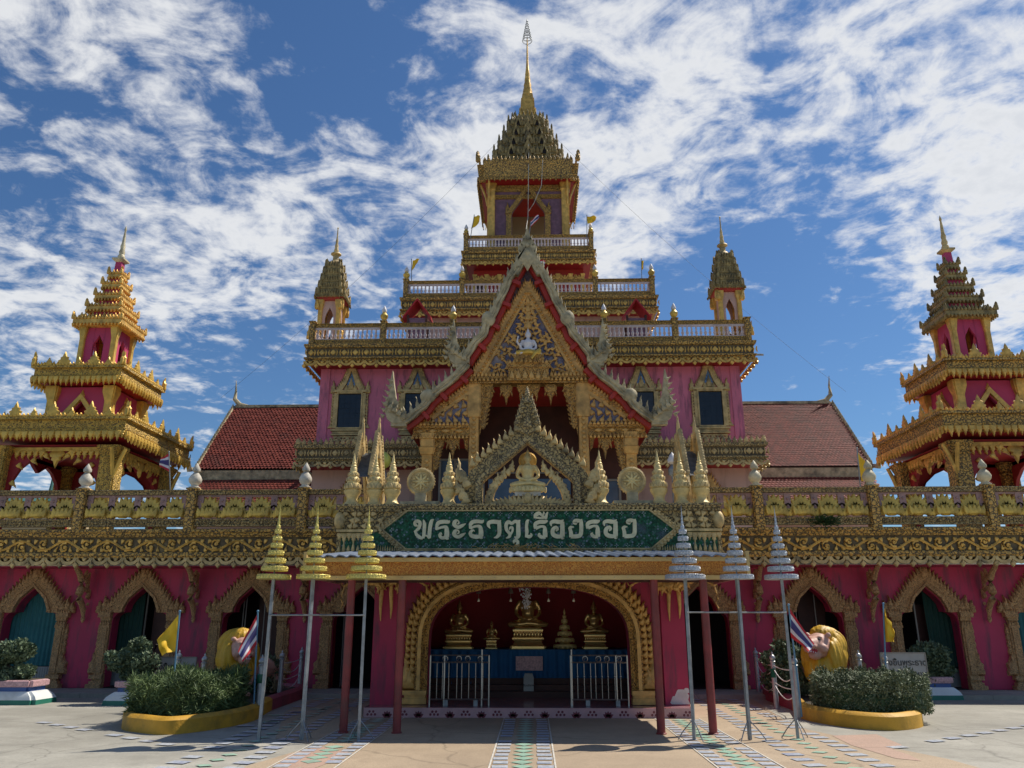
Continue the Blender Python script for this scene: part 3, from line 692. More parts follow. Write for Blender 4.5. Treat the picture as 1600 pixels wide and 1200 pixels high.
# hanging naga brackets between the doors
def bracket():
    mb = MB(); y = YW
    P = [(y - .80, 3.10), (y - .62, 2.98), (y - .46, 2.80), (y - .42, 2.62), (y - .48, 2.46), (y - .44, 2.32), (y - .28, 2.2), (y - .17, 2.05), (y - .12, 1.86)]
    mb.tube([(0, a, b) for a, b in P], [.06, .07, .085, .10, .10, .085, .075, .07, .035], 8)
    mb.lathe((0, y - .12, 1.72), [(.01, 0), (.05, .06), (.055, .12), (.03, .17)], 8)
    f = Fr((0, y, 0), (0, -1, 0), (0, 0, 1), (1, 0, 0))
    for a, z, s in ((.34, 2.55, .3), (.22, 2.38, .26), (.36, 2.76, .3), (.14, 2.2, .2), (.5, 2.88, .24)):
        mb.relief(f, HOOK, a - .16, z - .05, s * .7, s, .05, double=True, flip=1, ang=.3)
    for z in (2.5, 2.42, 2.06): mb.lathe((0, y - (.48 if z > 2.2 else .17), z), [(.06, 0), (.095, .02), (.06, .04)], 8)
    return mb
b0 = None
for s_ in (-1, 1):
    for k in range(5):
        x = s_ * (5.95 + k * BAY)
        if b0 is None: b0 = bracket().build('naga_bracket', 'gold_door', hall); bb = Vector(b0.location); b0.location = bb + Vector((x, 0, 0))
        else: c = b0.copy(); S.collection.objects.link(c); c.location = bb + Vector((x, 0, 0))
# entablature
M['frieze_dark'] = paint('dark_frieze_paint', (.11, .08, .04), .7, 0, .4, 6, .2, 30, (.24, .18, .08), .8)
M['divpink'] = paint('dusty_pink_stone', (.36, .22, .20), .7, 0, .2, 5, .2, 30, (.12, .09, .08), .6)
zs = {k: Z(v) for k, v in dict(r0=766, r1=773, p0=776, p1=811, q0=813, q1=822, m0=827, m1=840, f0=842, f1=863, g1=872, s0=873, s1=887).items()}
ent = MB(); back = MB(); fr_ = MB(); fgm = MB()
for s_ in (-1, 1):
    xa, xb = s_ * 3.9, s_ * 19.3; x0, x1 = min(xa, xb), max(xa, xb); f = Fr((x0, YB, 0)); L = x1 - x0
    back.box(x0, x1, YB + .02, YB + 1.2, zs['s0'] - .01, zs['m0'])
    for z0, z1, c in ((zs['m1'] + .01, zs['m1'] + .05, .05), (zs['m1'] + .05, zs['m0'] - .09, .09), (zs['m0'] - .09, zs['m0'] - .02, .14), (zs['m0'] - .02, zs['m0'], .10),
                      (zs['g1'], zs['g1'] + .05, .03), (zs['g1'] + .05, zs['f1'] - .03, .07), (zs['f1'] - .03, zs['f1'], .04)):
        ent.fbox(f, 0, L, z0, z1, -.05, c)
    antefix(ent, f, L, zs['m0'] - .09, .085, .085, c=.12, poly=LOBE, d=.03)
    scrolls(fr_, f, L, zs['f1'], zs['f0'], .56, 0, .032)
    fringe(fgm, f, L, zs['s0'] + .03, .42, .25, 0, .04)
    for q in range(int(L / .105)):
        fr_.relief(Fr(f.p(0, 0, .0), f.u, f.v, f.n), HOOK if q % 2 else LOBE, (q + .5) * .105, zs['f1'] + .01 if q % 2 else zs['f0'] - .01, .10, .15 if q % 2 else -.14, .03, ang=random.uniform(-.5, .5))
ent.build('cornice', 'gold', hall); fr_.build('scroll_frieze', 'flame', hall); back.build('frieze_ground', 'frieze_dark', hall)
fgm.build('crescent_fringe', 'flame_old', hall)
mb = MB()
for s_ in (-1, 1): mb.box(s_ * 3.9, s_ * 19.3, YB + .05, YW, 3.13, 3.14)
mb.build('soffit', 'magenta', hall)
mb = MB(); mb.box(-19.3, 19.3, YB + .3, 44, 4.0, zs['m0'] - .01); mb.build('terrace_floor', 'concrete', hall)

# ================================================================ lotus balustrades of the terrace
def lotus_panel():
    mb = MB(); f = Fr((0, YB + .05, 0)); z0, z1 = zs['p1'], zs['p0']; h = (z1 - z0) * 1.08; zc = z0 - .0
    for a, s in ((0, .50), (.32, .46), (-.32, .46), (.68, .42), (-.68, .42), (1.05, .36), (-1.05, .36)):
        mb.relief(f, LOBE, 0, zc + h * .25, h * .42, h * s * 1.6, .06, double=True, ang=a)
    for a in (-.85, .85): mb.relief(f, LOBE, a * .10, zc + h * .2, h * .32, h * .9, .05, double=True, ang=-a)
    for i, a in enumerate((-1.15, -.75, -.35, .35, .75, 1.15)): mb.relief(Fr((0, YB + .02, 0)), LOBE, a * .2, zc + h * .12, h * .36, h * .40, .06, double=True, ang=-a * .8)
    for a in (-1, 1): mb.tube([(a * .30, YB + .05, z1 - .01), (a * .17, YB + .04, zc + h * .55), (a * .05, YB + .04, zc + h * .25)], .022, 5)
    for a in (-1, 1): mb.tube([(a * .30, YB + .05, z0 + .01), (a * .2, YB + .04, zc + h * .22), (a * .05, YB + .04, zc + h * .12)], .02, 5)
    mb.ball((0, YB, zc + h * .26), h * .34, .11, h * .24, 12, 7)
    for a in (-.62, -.3, 0, .3, .62): mb.relief(Fr((0, YB - .10, 0)), LOBE, a * h * .42, zc + h * .08, h * .24, h * .42, .04, double=True, ang=-a * .6)
    return mb
for s_, nm in ((-1, 'left'), (1, 'right')):
    xs = [s_ * (5.95 + BAY * k) for k in range(5)]
    bal = thing('balustrade', f'pierced gold lotus balustrade along the hall terrace, {nm} of the green sign', 'balustrade', (s_ * 11, YB, zs['m0']), 'terrace balustrades')
    xe = s_ * 4.05; L = abs(xs[-1] - xe) + .1; x0 = min(xe, xs[-1] + s_ * .1); f = Fr((x0, YB, 0))
    mb = MB(); mb.fbox(f, 0, L, zs['r1'], zs['r0'] - .03, -.12, .06); mb.fbox(f, 0, L, zs['r0'] - .03, zs['r0'], -.16, .10)
    rosettes(mb, f, L, (zs['r1'] + zs['r0']) / 2 - .012, .11, .026, .06); mb.build('top_rail', 'gold_old', bal)
    mb = MB(); mb.fbox(f, 0, L, zs['q1'] + .01, zs['q0'], -.1, .05); mb.fbox(f, 0, L, zs['q0'], zs['q0'] + .025, -.12, .08); mb.fbox(f, 0, L, zs['q1'] - .01, zs['q1'] + .015, -.12, .08)
    diamonds(mb, f, L, zs['q1'] + .02, zs['q0'] - .01, .17, .05); mb.build('base_rail', 'gold_old', bal)
    mb = MB(); nP = []
    prev = xe
    for x in xs:
        a0, a1 = sorted((prev, x)); a0 += .10; a1 -= .10
        n = max(1, round((a1 - a0) / .74)); wd = (a1 - a0) / n
        for i in range(n):
            nP.append(a0 + (i + .5) * wd)
            for e in ((a0 + i * wd,) if i else ()) + ((a0 + .1,) if i == 0 else ()) + ((a1 - .1,) if i == n - 1 else ()):
                mb.box(e - .085, e + .085, YB + .0, YB + .1, zs['p1'] - .04, zs['p0'] + .04)
                for q in range(3): mb.relief(Fr((0, YB, 0)), DIAM, e, zs['p1'] + .1 + q * (zs['p0'] - zs['p1']) * .32, .08, .08, .03, cz=0)
        mb.box(a0, a1, YB + .01, YB + .09, zs['p0'] - .01, zs['p0'] + .04); mb.box(a0, a1, YB + .01, YB + .09, zs['p1'] - .05, zs['p1'] + .01)
        prev = x
    mb.build('divider', 'divpink', bal)
    p0 = None
    for x in nP:
        if p0 is None: p0 = lotus_panel().build('lotus_panel', 'lotus', bal); pb = Vector(p0.location); p0.location = pb + Vector((x, 0, 0))
        else: c = p0.copy(); S.collection.objects.link(c); c.location = pb + Vector((x, 0, 0))
    q0 = None
    for x in xs:
        if q0 is None:
            mb = MB(); mb.box(-.13, .13, YB - .12, YB + .14, zs['m0'] - .12, zs['r0'] + .01); mb.box(-.10, .10, YB - .15, YB - .12, zs['m0'] - .02, zs['r0'] - .06)
            mb.box(-.16, .16, YB - .15, YB + .17, zs['r0'] + .01, zs['r0'] + .05)
            q0 = mb.build('post', 'gold', bal); qb = Vector(q0.location)
            mb = MB(); mb.lathe((0, YB, zs['r0'] + .04), [(.15, 0), (.15, .04), (.10, .06), (.09, .09), (.16, .17), (.175, .25), (.13, .35), (.07, .42), (.055, .44), (.10, .47), (.105, .53), (.05, .63), (.0, .70)], 12)
            fin = mb.build('lotus_bud', 'white_bud' if s_ < 0 else 'bud', q0); fin.location = (0, 0, 0)
            q0.location = qb + Vector((x, 0, 0))
        else:
            c = q0.copy(); S.collection.objects.link(c); c.location = qb + Vector((x, 0, 0))
            d = q0.children[0].copy(); S.collection.objects.link(d); d.parent = c
# small wild fern growing on the right ledge
t = MB()
fx, fz = at(1290, 815, YB - .15)
for i in range(260):
    a = random.uniform(0, 6.28); l = random.uniform(.05, .2); cx_ = fx + random.gauss(0, .16); cz_ = fz + random.gauss(0, .05)
    t.face([(cx_, YB - .16, cz_), (cx_ + l * math.cos(a), YB - .2 - .1 * random.random(), cz_ + l * math.sin(a) * .6), (cx_ + l * math.cos(a + .3), YB - .22, cz_ + l * math.sin(a + .3) * .6)])
tag(t.build('fern_foliage', 'leaf'), 'small wild green weed sprouting from the ledge below the right balustrade', 'plant')

# ================================================================ the shrine porch with the sign
YP = 16.7
NOSPLIT.discard('leaf_relief')
porch = thing('shrine_porch', 'projecting crimson shrine porch with wide gold arch and green mosaic name sign', 'shrine', (0, YP, 0))
ARC = []
for k in range(0, 25):
    t_ = math.pi * k / 24; c_, s_ = math.cos(math.pi - t_), math.sin(t_)
    ARC.append((2.03 * math.copysign(abs(c_) ** .75, c_), 1.30 + 1.12 * s_ ** .72))
ARC = [(-2.03, .18)] + ARC + [(2.03, .18)]
mb = MB(); wall_open(mb, Fr((0, YP, 0)), -3.1, 3.1, .18, 3.1, ARC, .4)
for s_ in (-1, 1):
    mb.box(s_ * 3.1, s_ * 3.08, YP, 21.6, .0, 3.1)
mb.build('wall', 'magenta', porch, smooth=False)
mb = MB()
for s_ in (-1, 1): mb.box(s_ * 2.66, s_ * 3.13, YP - .22, YP + .05, 0, 3.09)
mb.build('pillar', 'magenta', porch)
mb = MB()
for (x, z, r) in ((2.98, .36, .14), (3.02, .22, .12), (2.86, .27, .10), (3.08, .45, .06)):
    pts = [(x + r * (1 + .25 * math.sin(3 * a + x)) * math.cos(a), YP - .2225, max(.2, z + r * (1 + .2 * math.cos(2 * a)) * math.sin(a))) for a in [i * .5 for i in range(12)]]
    mb.face([(min(p[0], 3.128), p[1] - .0004 * r * 10, p[2]) for p in pts])
mb.build('flaked_plaster', 'white', porch, smooth=False)
mb = MB(); f = Fr((0, YP, 0))
A1 = [p for p in ARC]; 
o1 = offset(A1, .10); o2 = offset(A1, .24); mbB = MB()
band(mbB, f, [(a, max(b, .42)) for a, b in A1], [(a, max(b, .42)) for a, b in o1], 0, .10)
band(mbB, f, [(a, max(b, .42)) for a, b in o1], [(a, max(b, .42)) for a, b in o2], 0, .15)
mbB.build('arch_band', 'orange', porch); band(mb, f, [(a, max(b, .42)) for a, b in offset(A1, .13)], [(a, max(b, .42)) for a, b in offset(A1, .20)], .15, .18)
for x, z, a in along(offset(A1, .045), .06):
    if z > .45: mb.relief(Fr((0, YP - .10, 0)), DIAM, x, z, .05, .05, .03, cz=0)
gf = Fr((0, YP - .02, 0))
for x, z, a in along(offset(A1, .27), .125):
    if z > .45:
        n_ = a + math.pi / 2
        for q, (o_, s) in enumerate(((.05, .22), (.16, .20))):
            px_, pz_ = x + math.cos(n_) * (o_ - .05), z + math.sin(n_) * (o_ - .05)
            mb.relief(gf, HOOK, px_, pz_ - .03, s * .8, s, .10, double=True, flip=1 if x < 0 else -1, ang=(.5 if x < 0 else -.5))
for s_ in (-1, 1):
    mb.fbox(f, min(s_ * 2.02, s_ * 2.52), max(s_ * 2.02, s_ * 2.52), .19, .30, 0, .24); mb.fbox(f, min(s_ * 2.04, s_ * 2.46), max(s_ * 2.04, s_ * 2.46), .30, .36, 0, .2); mb.fbox(f, min(s_ * 2.02, s_ * 2.52), max(s_ * 2.02, s_ * 2.52), .36, .44, 0, .24)
    mb.relief(gf, FLAME, s_ * 2.47, .44, .3, .62, .12, double=True, flip=-s_); mb.relief(gf, FLAME, s_ * 2.38, .44, .3, .42, .14, double=True, flip=s_)
mb.build('arch_frame', 'flame_orange', porch)
# platform with patterned riser
mb = MB(); mb.box(-3.13, 3.1, 15.95, 20.9, 0, .18); mb.build('platform', 'marble', porch)
mb = MB(); mb.m = 0; mb.box(-3.13, 3.1, 15.935, 15.948, .005, .175)
for i in range(21):
    x = -2.98 + i * .298; mb.m = 1
    if i % 2: 
        for a in range(5): mb.relief(Fr((0, 15.934, 0)), LOBE, x, .02, .08, .11, .003, ang=-1.1 + a * .55, inner=.7)
    else:
        for a in range(5): mb.relief(Fr((0, 15.934, 0)), [(.5 * math.cos(k), .5 * math.sin(k)) for k in range(6)], x - .07 + .035 * a, .06 + .05 * (a % 2), .05, .05, .003, cz=0, inner=.7)
mb.build('riser', ['marble3', 'marble2'], porch, smooth=False)
# inside
mb = MB(); mb.box(-2.95, 2.95, 20.7, 20.8, .18, 3.0); mb.box(-2.96, -2.9, YP + .42, 20.7, .18, 3.0); mb.box(2.9, 2.96, YP + .42, 20.7, .18, 3.0); mb.box(-2.95, 2.95, YP + .42, 20.7, 2.95, 3.0)
mb.build('interior_wall', 'shrine_red', porch)
mb = MB()
for k, (y0, z1) in enumerate(((18.1, .30), (18.35, .42), (18.6, .54))): mb.box(-2.88, 2.88, y0, 20.7, .175, z1)
mb.build('altar_step', 'wood', porch)
# sign block
zsT, zsB = zt(788, YP), 3.08
mb = MB(); mb.box(-4.05, 4.05, YP + .02, YB + 1, zsB, zsT - .08); mb.build('block', 'gold_old', porch)
mb = MB(); f = Fr((-4.05, YP, 0))
mb.fbox(f, 0, 8.1, zsT - .09, zsT - .045, -4.2, .10); mb.fbox(f, -.03, 8.13, zsT - .045, zsT, -4.2, .14); mb.fbox(f, 0, 8.1, zsT - .15, zsT - .09, -.1, .06)
rosettes(mb, f, 8.1, zsT - .122, .10, .035, .06)
mb.fbox(f, 0, 8.1, zsB, zsB + .07, -.1, .08); mb.build('cornice', 'gold_old', porch)
z0_, z1_ = zt(857, YP), zt(799, YP); zm = (z0_ + z1_) / 2
hexi = [(-3.04, zm), (-2.55, z1_), (2.55, z1_), (3.04, zm), (2.55, z0_), (-2.55, z0_)]
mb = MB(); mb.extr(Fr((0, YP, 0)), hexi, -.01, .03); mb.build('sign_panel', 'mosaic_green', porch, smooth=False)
mb = MB(); f = Fr((0, YP, 0)); hc = hexi + [hexi[0]]
def hexo(d): return [(-3.04 - d * 1.3, zm), (-2.55 - d * .55, z1_ + d), (2.55 + d * .55, z1_ + d), (3.04 + d * 1.3, zm), (2.55 + d * .55, z0_ - d), (-2.55 - d * .55, z0_ - d), (-3.04 - d * 1.3, zm)]
band(mb, f, hexo(0), hexo(.025), 0, .09); band(mb, f, hexo(.025), hexo(.10), 0, .06)
for x, z, a in along(hexo(.062), .095): mb.relief(Fr((0, YP - .06, 0)), [(.5 * math.cos(k * math.pi / 4), .5 * math.sin(k * math.pi / 4)) for k in range(8)], x, z, .07, .07, .04, cz=0, inner=.3)
for x, z, a in along(hexo(.11), .09): mb.relief(Fr((0, YP - .05, 0)), HOOK, x, z, .07, .08, .03, ang=a + math.pi / 2)
mb.build('sign_border', 'flame_old', porch)
# side fields: leaf scrolls above, green niche with hanging leaves below
mb = MB(); g = MB()
for s_ in (-1, 1):
    X0 = 4.02
    g.extr(Fr((0, YP, 0)), [(s_ * 3.95, zsB + .07), (s_ * 3.95, zm - .03), (s_ * 3.2, zm - .03), (s_ * 2.62, z0_ - .02), (s_ * 2.62, zsB + .07)], -.005, .015)
    fr3 = Fr((0, YP - .015, 0))
    mb.fbox(Fr((0, YP, 0)), min(s_ * 3.2, s_ * 4.05), max(s_ * 3.2, s_ * 4.05), zm - .04, zm + .01, 0, .08)
    for i in range(8):
        x = s_ * (3.98 - i * .10)
        mb.relief(fr3, LOBE, x, zsB + .06, .07, .22 if i % 2 else .15, .04)
        if i < 7: mb.relief(fr3, LEAF, x, zm - .05, .12, -.26 if i % 2 else -.18, .04)
    for i in range(14): mb.relief(fr3, LOBE, s_ * (3.2 - i * .05), zsB + .06, .035, .16 - i * .004, .03)
    for r_ in range(3):
        for i in range(7 - r_):
            mb.relief(Fr((0, YP - .01, 0)), HOOK, s_ * (3.95 - i * .15 - r_ * .04), zm + .04 + r_ * .13, .15, .15, .05, flip=s_ if (i + r_) % 2 else -s_, ang=s_ * (.7 if i % 2 else -.4))
    # rounded cushion at the outer corner
    mb.ball((s_ * 4.0, YP - .02, zm + .2), .12, .12, .19, 10, 8)
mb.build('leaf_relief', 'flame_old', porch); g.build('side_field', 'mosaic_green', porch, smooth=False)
# raised letters, drawn stroke by stroke after the real sign
P1 = lambda x, y: (640 + x / 8.421, 790 + y / 8.421)
P2 = lambda x, y: (810 + x / 8.0, 790 + y / 8.0)
ro = [(215, 290, 35), (213, 230, 42), (265, 205, 42), (330, 202, 42), (365, 186, 14)]
ro2 = [(215, 285, 40), (280, 262, 26), (325, 272, 36), (333, 330, 50), (333, 395, 52)]
ro3 = [(340, 405, 20), (285, 392, 38), (257, 365, 32), (272, 345, 12)]
def shift(st, dx, dy=0): return [(a + dx, b + dy, c) for a, b, c in st]
oo = [[(412, 258, 10), (408, 215, 36), (450, 198, 42), (520, 205, 44), (565, 178, 8)], [(548, 200, 44), (550, 300, 50), (550, 395, 50), (572, 402, 8)], [(555, 385, 36), (480, 385, 46), (432, 355, 46), (432, 300, 44), (470, 272, 34), (490, 296, 28), (468, 318, 14)]]
ng = [[(625, 285, 10), (655, 270, 30), (695, 268, 8)], [(640, 275, 34), (655, 330, 40), (660, 395, 46)], [(655, 385, 44), (720, 385, 44), (770, 370, 46), (785, 320, 44), (785, 210, 40), (792, 168, 8)], [(785, 190, 26), (735, 190, 46), (705, 208, 54), (728, 236, 16)]]
PHO = [[(112, 268, 10), (78, 255, 36), (68, 222, 30), (100, 205, 40), (135, 222, 40), (132, 275, 38), (105, 315, 34), (58, 345, 14)], [(75, 345, 26), (95, 385, 36), (135, 418, 40), (175, 432, 26)],
       [(182, 186, 12), (196, 240, 38), (193, 330, 40), (180, 432, 30)], [(178, 428, 20), (215, 392, 18), (262, 432, 22)], [(322, 182, 8), (290, 205, 40), (268, 300, 44), (258, 430, 40)]]
STR = [(P1, PHO),
       (P1, [[(345, 320, 14), (362, 260, 40), (385, 225, 46), (450, 212, 44), (510, 215, 40), (530, 195, 8)], [(350, 310, 30), (420, 288, 28), (480, 285, 40), (490, 340, 54), (492, 420, 54), (515, 440, 8)], [(500, 415, 34), (430, 425, 38), (398, 395, 36), (410, 365, 26), (428, 380, 8)]]),
       (P1, [[(625, 190, 22), (595, 215, 46), (590, 255, 44), (640, 285, 40), (690, 265, 38), (742, 236, 6)], [(625, 190, 16), (648, 215, 18), (640, 240, 18), (622, 238, 6)], [(625, 318, 22), (595, 345, 46), (590, 385, 44), (640, 412, 40), (690, 390, 38), (740, 358, 6)], [(625, 318, 16), (648, 340, 18), (640, 366, 18), (622, 364, 6)]]),
       (P1, [[(790, 305, 14), (805, 245, 42), (835, 215, 46), (900, 208, 42), (955, 212, 38), (975, 186, 8)], [(800, 300, 30), (870, 272, 28), (925, 280, 42), (940, 340, 54), (940, 410, 54), (962, 432, 8)], [(950, 400, 40), (880, 412, 46), (815, 395, 46), (800, 355, 38), (835, 325, 22), (858, 340, 6)]]),
       (P1, [[(1062, 302, 8), (1038, 262, 36), (1045, 225, 44), (1100, 212, 46), (1170, 215, 44), (1202, 192, 8)], [(1178, 210, 44), (1182, 300, 48), (1180, 370, 44), (1150, 412, 34), (1108, 424, 8)]]),
       (P1, [[(1268, 430, 8), (1310, 410, 34), (1318, 375, 34), (1278, 320, 38), (1270, 255, 42), (1300, 215, 42), (1345, 235, 34), (1385, 208, 36), (1425, 215, 44), (1455, 190, 8)], [(1430, 215, 44), (1430, 300, 50), (1430, 395, 50), (1400, 420, 36), (1380, 405, 6)], [(1315, 320, 8), (1322, 292, 24), (1352, 290, 28), (1352, 335, 26), (1320, 390, 26)]]),
       (P1, [[(1370, 500, 8), (1375, 470, 36), (1410, 462, 36), (1425, 495, 34), (1392, 535, 14), (1450, 530, 8)]]),
       (P2, [[(135, 180, 8), (112, 195, 34), (102, 260, 34), (105, 340, 38), (85, 398, 10)], [(100, 375, 36), (135, 390, 36), (162, 368, 30), (150, 345, 8)]]),
       (P2, [ro, ro2, ro3, [(195, 160, 8), (215, 120, 40), (255, 95, 40), (285, 115, 26), (315, 140, 26), (355, 160, 30)], [(210, 150, 20), (285, 155, 22), (345, 150, 24)], [(345, 160, 28), (352, 110, 28), (370, 78, 8)], [(300, 130, 10), (318, 95, 20), (310, 74, 8)]]),
       (P2, oo), (P2, ng),
       (P2, [shift(ro, 653, -2), shift(ro2, 658, -6), shift(ro3, 658, -6)]),
       (P2, [shift(s, 664, -3) for s in oo]), (P2, [shift(s, 668, -3) for s in ng])]
YL = YP - .05; mpp = xt(900, 828, YL) - xt(899, 828, YL)
cc = 0
for fn, strokes in STR:
    mb = MB(); k1 = mpp / (8.421 if fn is P1 else 8.0)
    for st in strokes:
        # resample the stroke smoothly
        P_ = [Vector(((at(*fn(a, b), YL))[0], (at(*fn(a, b), YL))[1], w_ * k1 * .56)) for a, b, w_ in st]
        sm = []
        for i in range(len(P_) - 1):
            p0_, p1_, p2_, p3_ = P_[max(i - 1, 0)], P_[i], P_[i + 1], P_[min(i + 2, len(P_) - 1)]
            for q in range(5):
                t_ = q / 5; sm.append(.5 * ((2 * p1_) + (-p0_ + p2_) * t_ + (2 * p0_ - 5 * p1_ + 4 * p2_ - p3_) * t_ ** 2 + (-p0_ + 3 * p1_ - 3 * p2_ + p3_) * t_ ** 3))
        sm.append(P_[-1]); cc += 1
        L_, R_ = [], []
        for i, p in enumerate(sm):
            d = sm[min(i + 1, len(sm) - 1)] - sm[max(i - 1, 0)]; d = Vector((d.x, d.y)).normalized(); w_ = max(p.z, .003)
            L_.append((p.x - d.y * w_, p.y + d.x * w_)); R_.append((p.x + d.y * w_, p.y - d.x * w_))
        for i in range(len(sm) - 1):
            e = .0012 * (i % 2) + .0025 * (cc % 4)
            mb.extr(Fr((0, YP, 0)), [R_[i], R_[i + 1], L_[i + 1], L_[i]], .02, .062 + e)
    mb.build('letter', 'letter', porch, smooth=False)
mb = MB()
for i in range(22):
    for (zz) in (z1_ - .05, z0_ + .055):
        x = -2.45 + i * .233 + (.1 if zz < zm else 0)
        if abs(x) > 2.5: continue
        for a in range(4): mb.relief(Fr((0, YP - .03, 0)), DIAM, x + .03 * math.cos(a * math.pi / 2), zz + .03 * math.sin(a * math.pi / 2), .04 if a % 2 == 0 else .012, .012 if a % 2 == 0 else .04, .01, cz=0)
for s_ in (-1, 1):
    for a in range(4): mb.relief(Fr((0, YP - .03, 0)), DIAM, s_ * 2.88 + .03 * math.cos(a * math.pi / 2), zm + .03 * math.sin(a * math.pi / 2), .05 if a % 2 == 0 else .014, .014 if a % 2 == 0 else .05, .01, cz=0)
mb.build('mirror_star', 'white', porch, smooth=False)
# porch roof floor
mb = MB(); mb.box(-4.0, 4.0, YP + .15, YB + .6, zsT - .06, zsT - .012); mb.build('roof_floor', 'concrete', porch)
# hanging gilt bracket under the porch corners
mb = MB()
for s_ in (-1, 1):
    x = s_ * 2.9; y = YP - .35
    for k in range(40):
        mb.relief(Fr((0, y - .02 * (k % 3), 0)), HOOK, x + random.uniform(-.42, .42), 2.75 + random.uniform(-.33, .1), .16, .2, .06, double=True, ang=random.uniform(2, 4.3))
    for dx, l in ((-.08, .95), (.12, .9)):
        mb.tube([(x + dx, y, 2.7), (x + dx, y + .02, 2.3), (x + dx * 1.1, y + .05, 2.0), (x + dx, y + .08, 2.7 - l)], [.03, .045, .03, .01], 8)
    for e in (-1, 1):
        P_ = [(x + e * (.3 + .12 * k + .05 * math.sin(k * 2)), y, 2.62 - .012 * k * k + .03 * math.sin(k * 2.2)) for k in range(6)]
        mb.tube(P_, .016, 5); c_ = P_[-1]; mb.tube([c_, (c_[0] + .02 * e, y, c_[2] - .12), (c_[0] - .03 * e, y, c_[2] - .2), (c_[0] + .02 * e, y, c_[2] - .3)], .013, 5)
        for k in range(3):
            q = P_[2 + k]; mb.tube([(q[0] + .07 * math.cos(a), y, q[2] + .05 + .07 * math.sin(a)) for a in [j * .8 for j in range(8)]], .013, 4)
mb.build('gilt_bracket', 'flame_orange', porch)

# ================================================================ canopy
can = thing('canopy', 'low porch canopy with stencilled orange fascia and gold trims on red posts', 'canopy', (0, 13.7, 0))
zb, ztp = zt(906, 13.7), zt(871, 13.7)
cx0, cx1 = -3.84, 3.76
def fas(mb, c0, c1, z0, z1): 
    mb.box(cx0, cx1, 13.7 - c1, 13.7 - c0, z0, z1); mb.box(cx0 - c1 + .02, cx0 - c0 + .02, 13.7 - c1, 16.4, z0, z1); mb.box(cx1 + c0 - .02, cx1 + c1 - .02, 13.7 - c1, 16.4, z0, z1)
mb = MB(); mb.box(cx0 + .02, cx1 - .02, 13.70, 13.72, zb + .07, ztp - .07); mb.build('fascia', 'canopy_orange', can)
mb = MB(); mb.box(cx0, cx0 + .02, 13.74, 16.4, zb + .05, ztp - .02); mb.box(cx1 - .02, cx1, 13.74, 16.4, zb + .05, ztp - .02); mb.build('side_board', 'pinkboard', can)
mb = MB()
for z0, z1 in ((zb, zb + .07), (ztp - .07, ztp)):
    mb.box(cx0, cx1, 13.66, 13.735, z0, z1)
mb.box(cx0 - .002, cx0 + .05, 13.655, 13.74, zb + .002, ztp + .10); mb.box(cx1 - .05, cx1 + .002, 13.655, 13.74, zb + .002, ztp + .10)
mb.box(cx0 - .01, cx0 + .03, 13.74, 16.4, ztp - .02, ztp + .03); mb.box(cx1 - .03, cx1 + .01, 13.74, 16.4, ztp - .02, ztp + .03)
mb.build('trim', 'canopy_gold', can)
mb = MB()
for i in range(34):
    x = -3.7 + i * .225; 
    for zz in (zb + .035, ztp - .035): mb.lathe((x, 13.658, zz), [(.007, 0), (.005, .01)], 6)
mb.build('screw', 'galv', can)
mb = MB(); n = 340; prev = None
for i in range(n + 1):
    x = cx0 + .2 + (cx1 - cx0 - .4) * i / n; ph = (x - cx0) / .2 * 2 * math.pi; h = .017 * (math.sin(ph) + .35 * math.sin(2 * ph + .6))
    cur = ((x, 13.58, ztp + .03 + h), (x, 16.65, ztp + .36 + h))
    if prev: mb.face([prev[0], cur[0], cur[1], prev[1]]); mb.face([(prev[0][0], 13.58, prev[0][2] - .02), (cur[0][0], 13.58, cur[0][2] - .02), cur[0], prev[0]])
    prev = cur
mb.build('roof_sheet', 'roofsheet', can)
mb = MB(); mb.box(cx0 + .05, cx1 - .05, 13.75, 16.6, zb + .13, zb + .145)
for y in (14.4, 15.1, 15.8): mb.box(cx0 + .05, cx1 - .05, y, y + .06, zb + .06, zb + .13)
mb.build('ceiling', 'wood', can)
for x in (-3.0, -2.13, 2.14, 2.97):
    mb = MB(); mb.lathe((x, 13.74, 0), [(.085, 0), (.085, .02), (.068, .03), (.068, 1.2), (.07, 1.3), (.066, zb + .06)], 14); mb.build('post', 'postred', can)
# thin twiggy gold ornament growing out between sign and canopy roof
mb = MB()
for i in range(60):
    x = random.gauss(.0, .55); z = zt(862, YP - .1); a = random.uniform(0, 6.28); 
    pts = [(x + .05 * k * math.cos(a + k * .7), YP - .15 - random.uniform(0, .1), z + .03 + .045 * k * abs(math.sin(a + k * .5))) for k in range(4)]
    mb.tube(pts, .006, 4)
mb.build('twig_ornament', 'flame_orange', porch)

M['mirror_blue'] = paint('violet_blue_mirror_mosaic', (.11, .095, .145), .3, .1, .8, 26, .5, 30, (.40, .33, .30), .9)  # pale flecks paint the sparkle of the mirror pieces

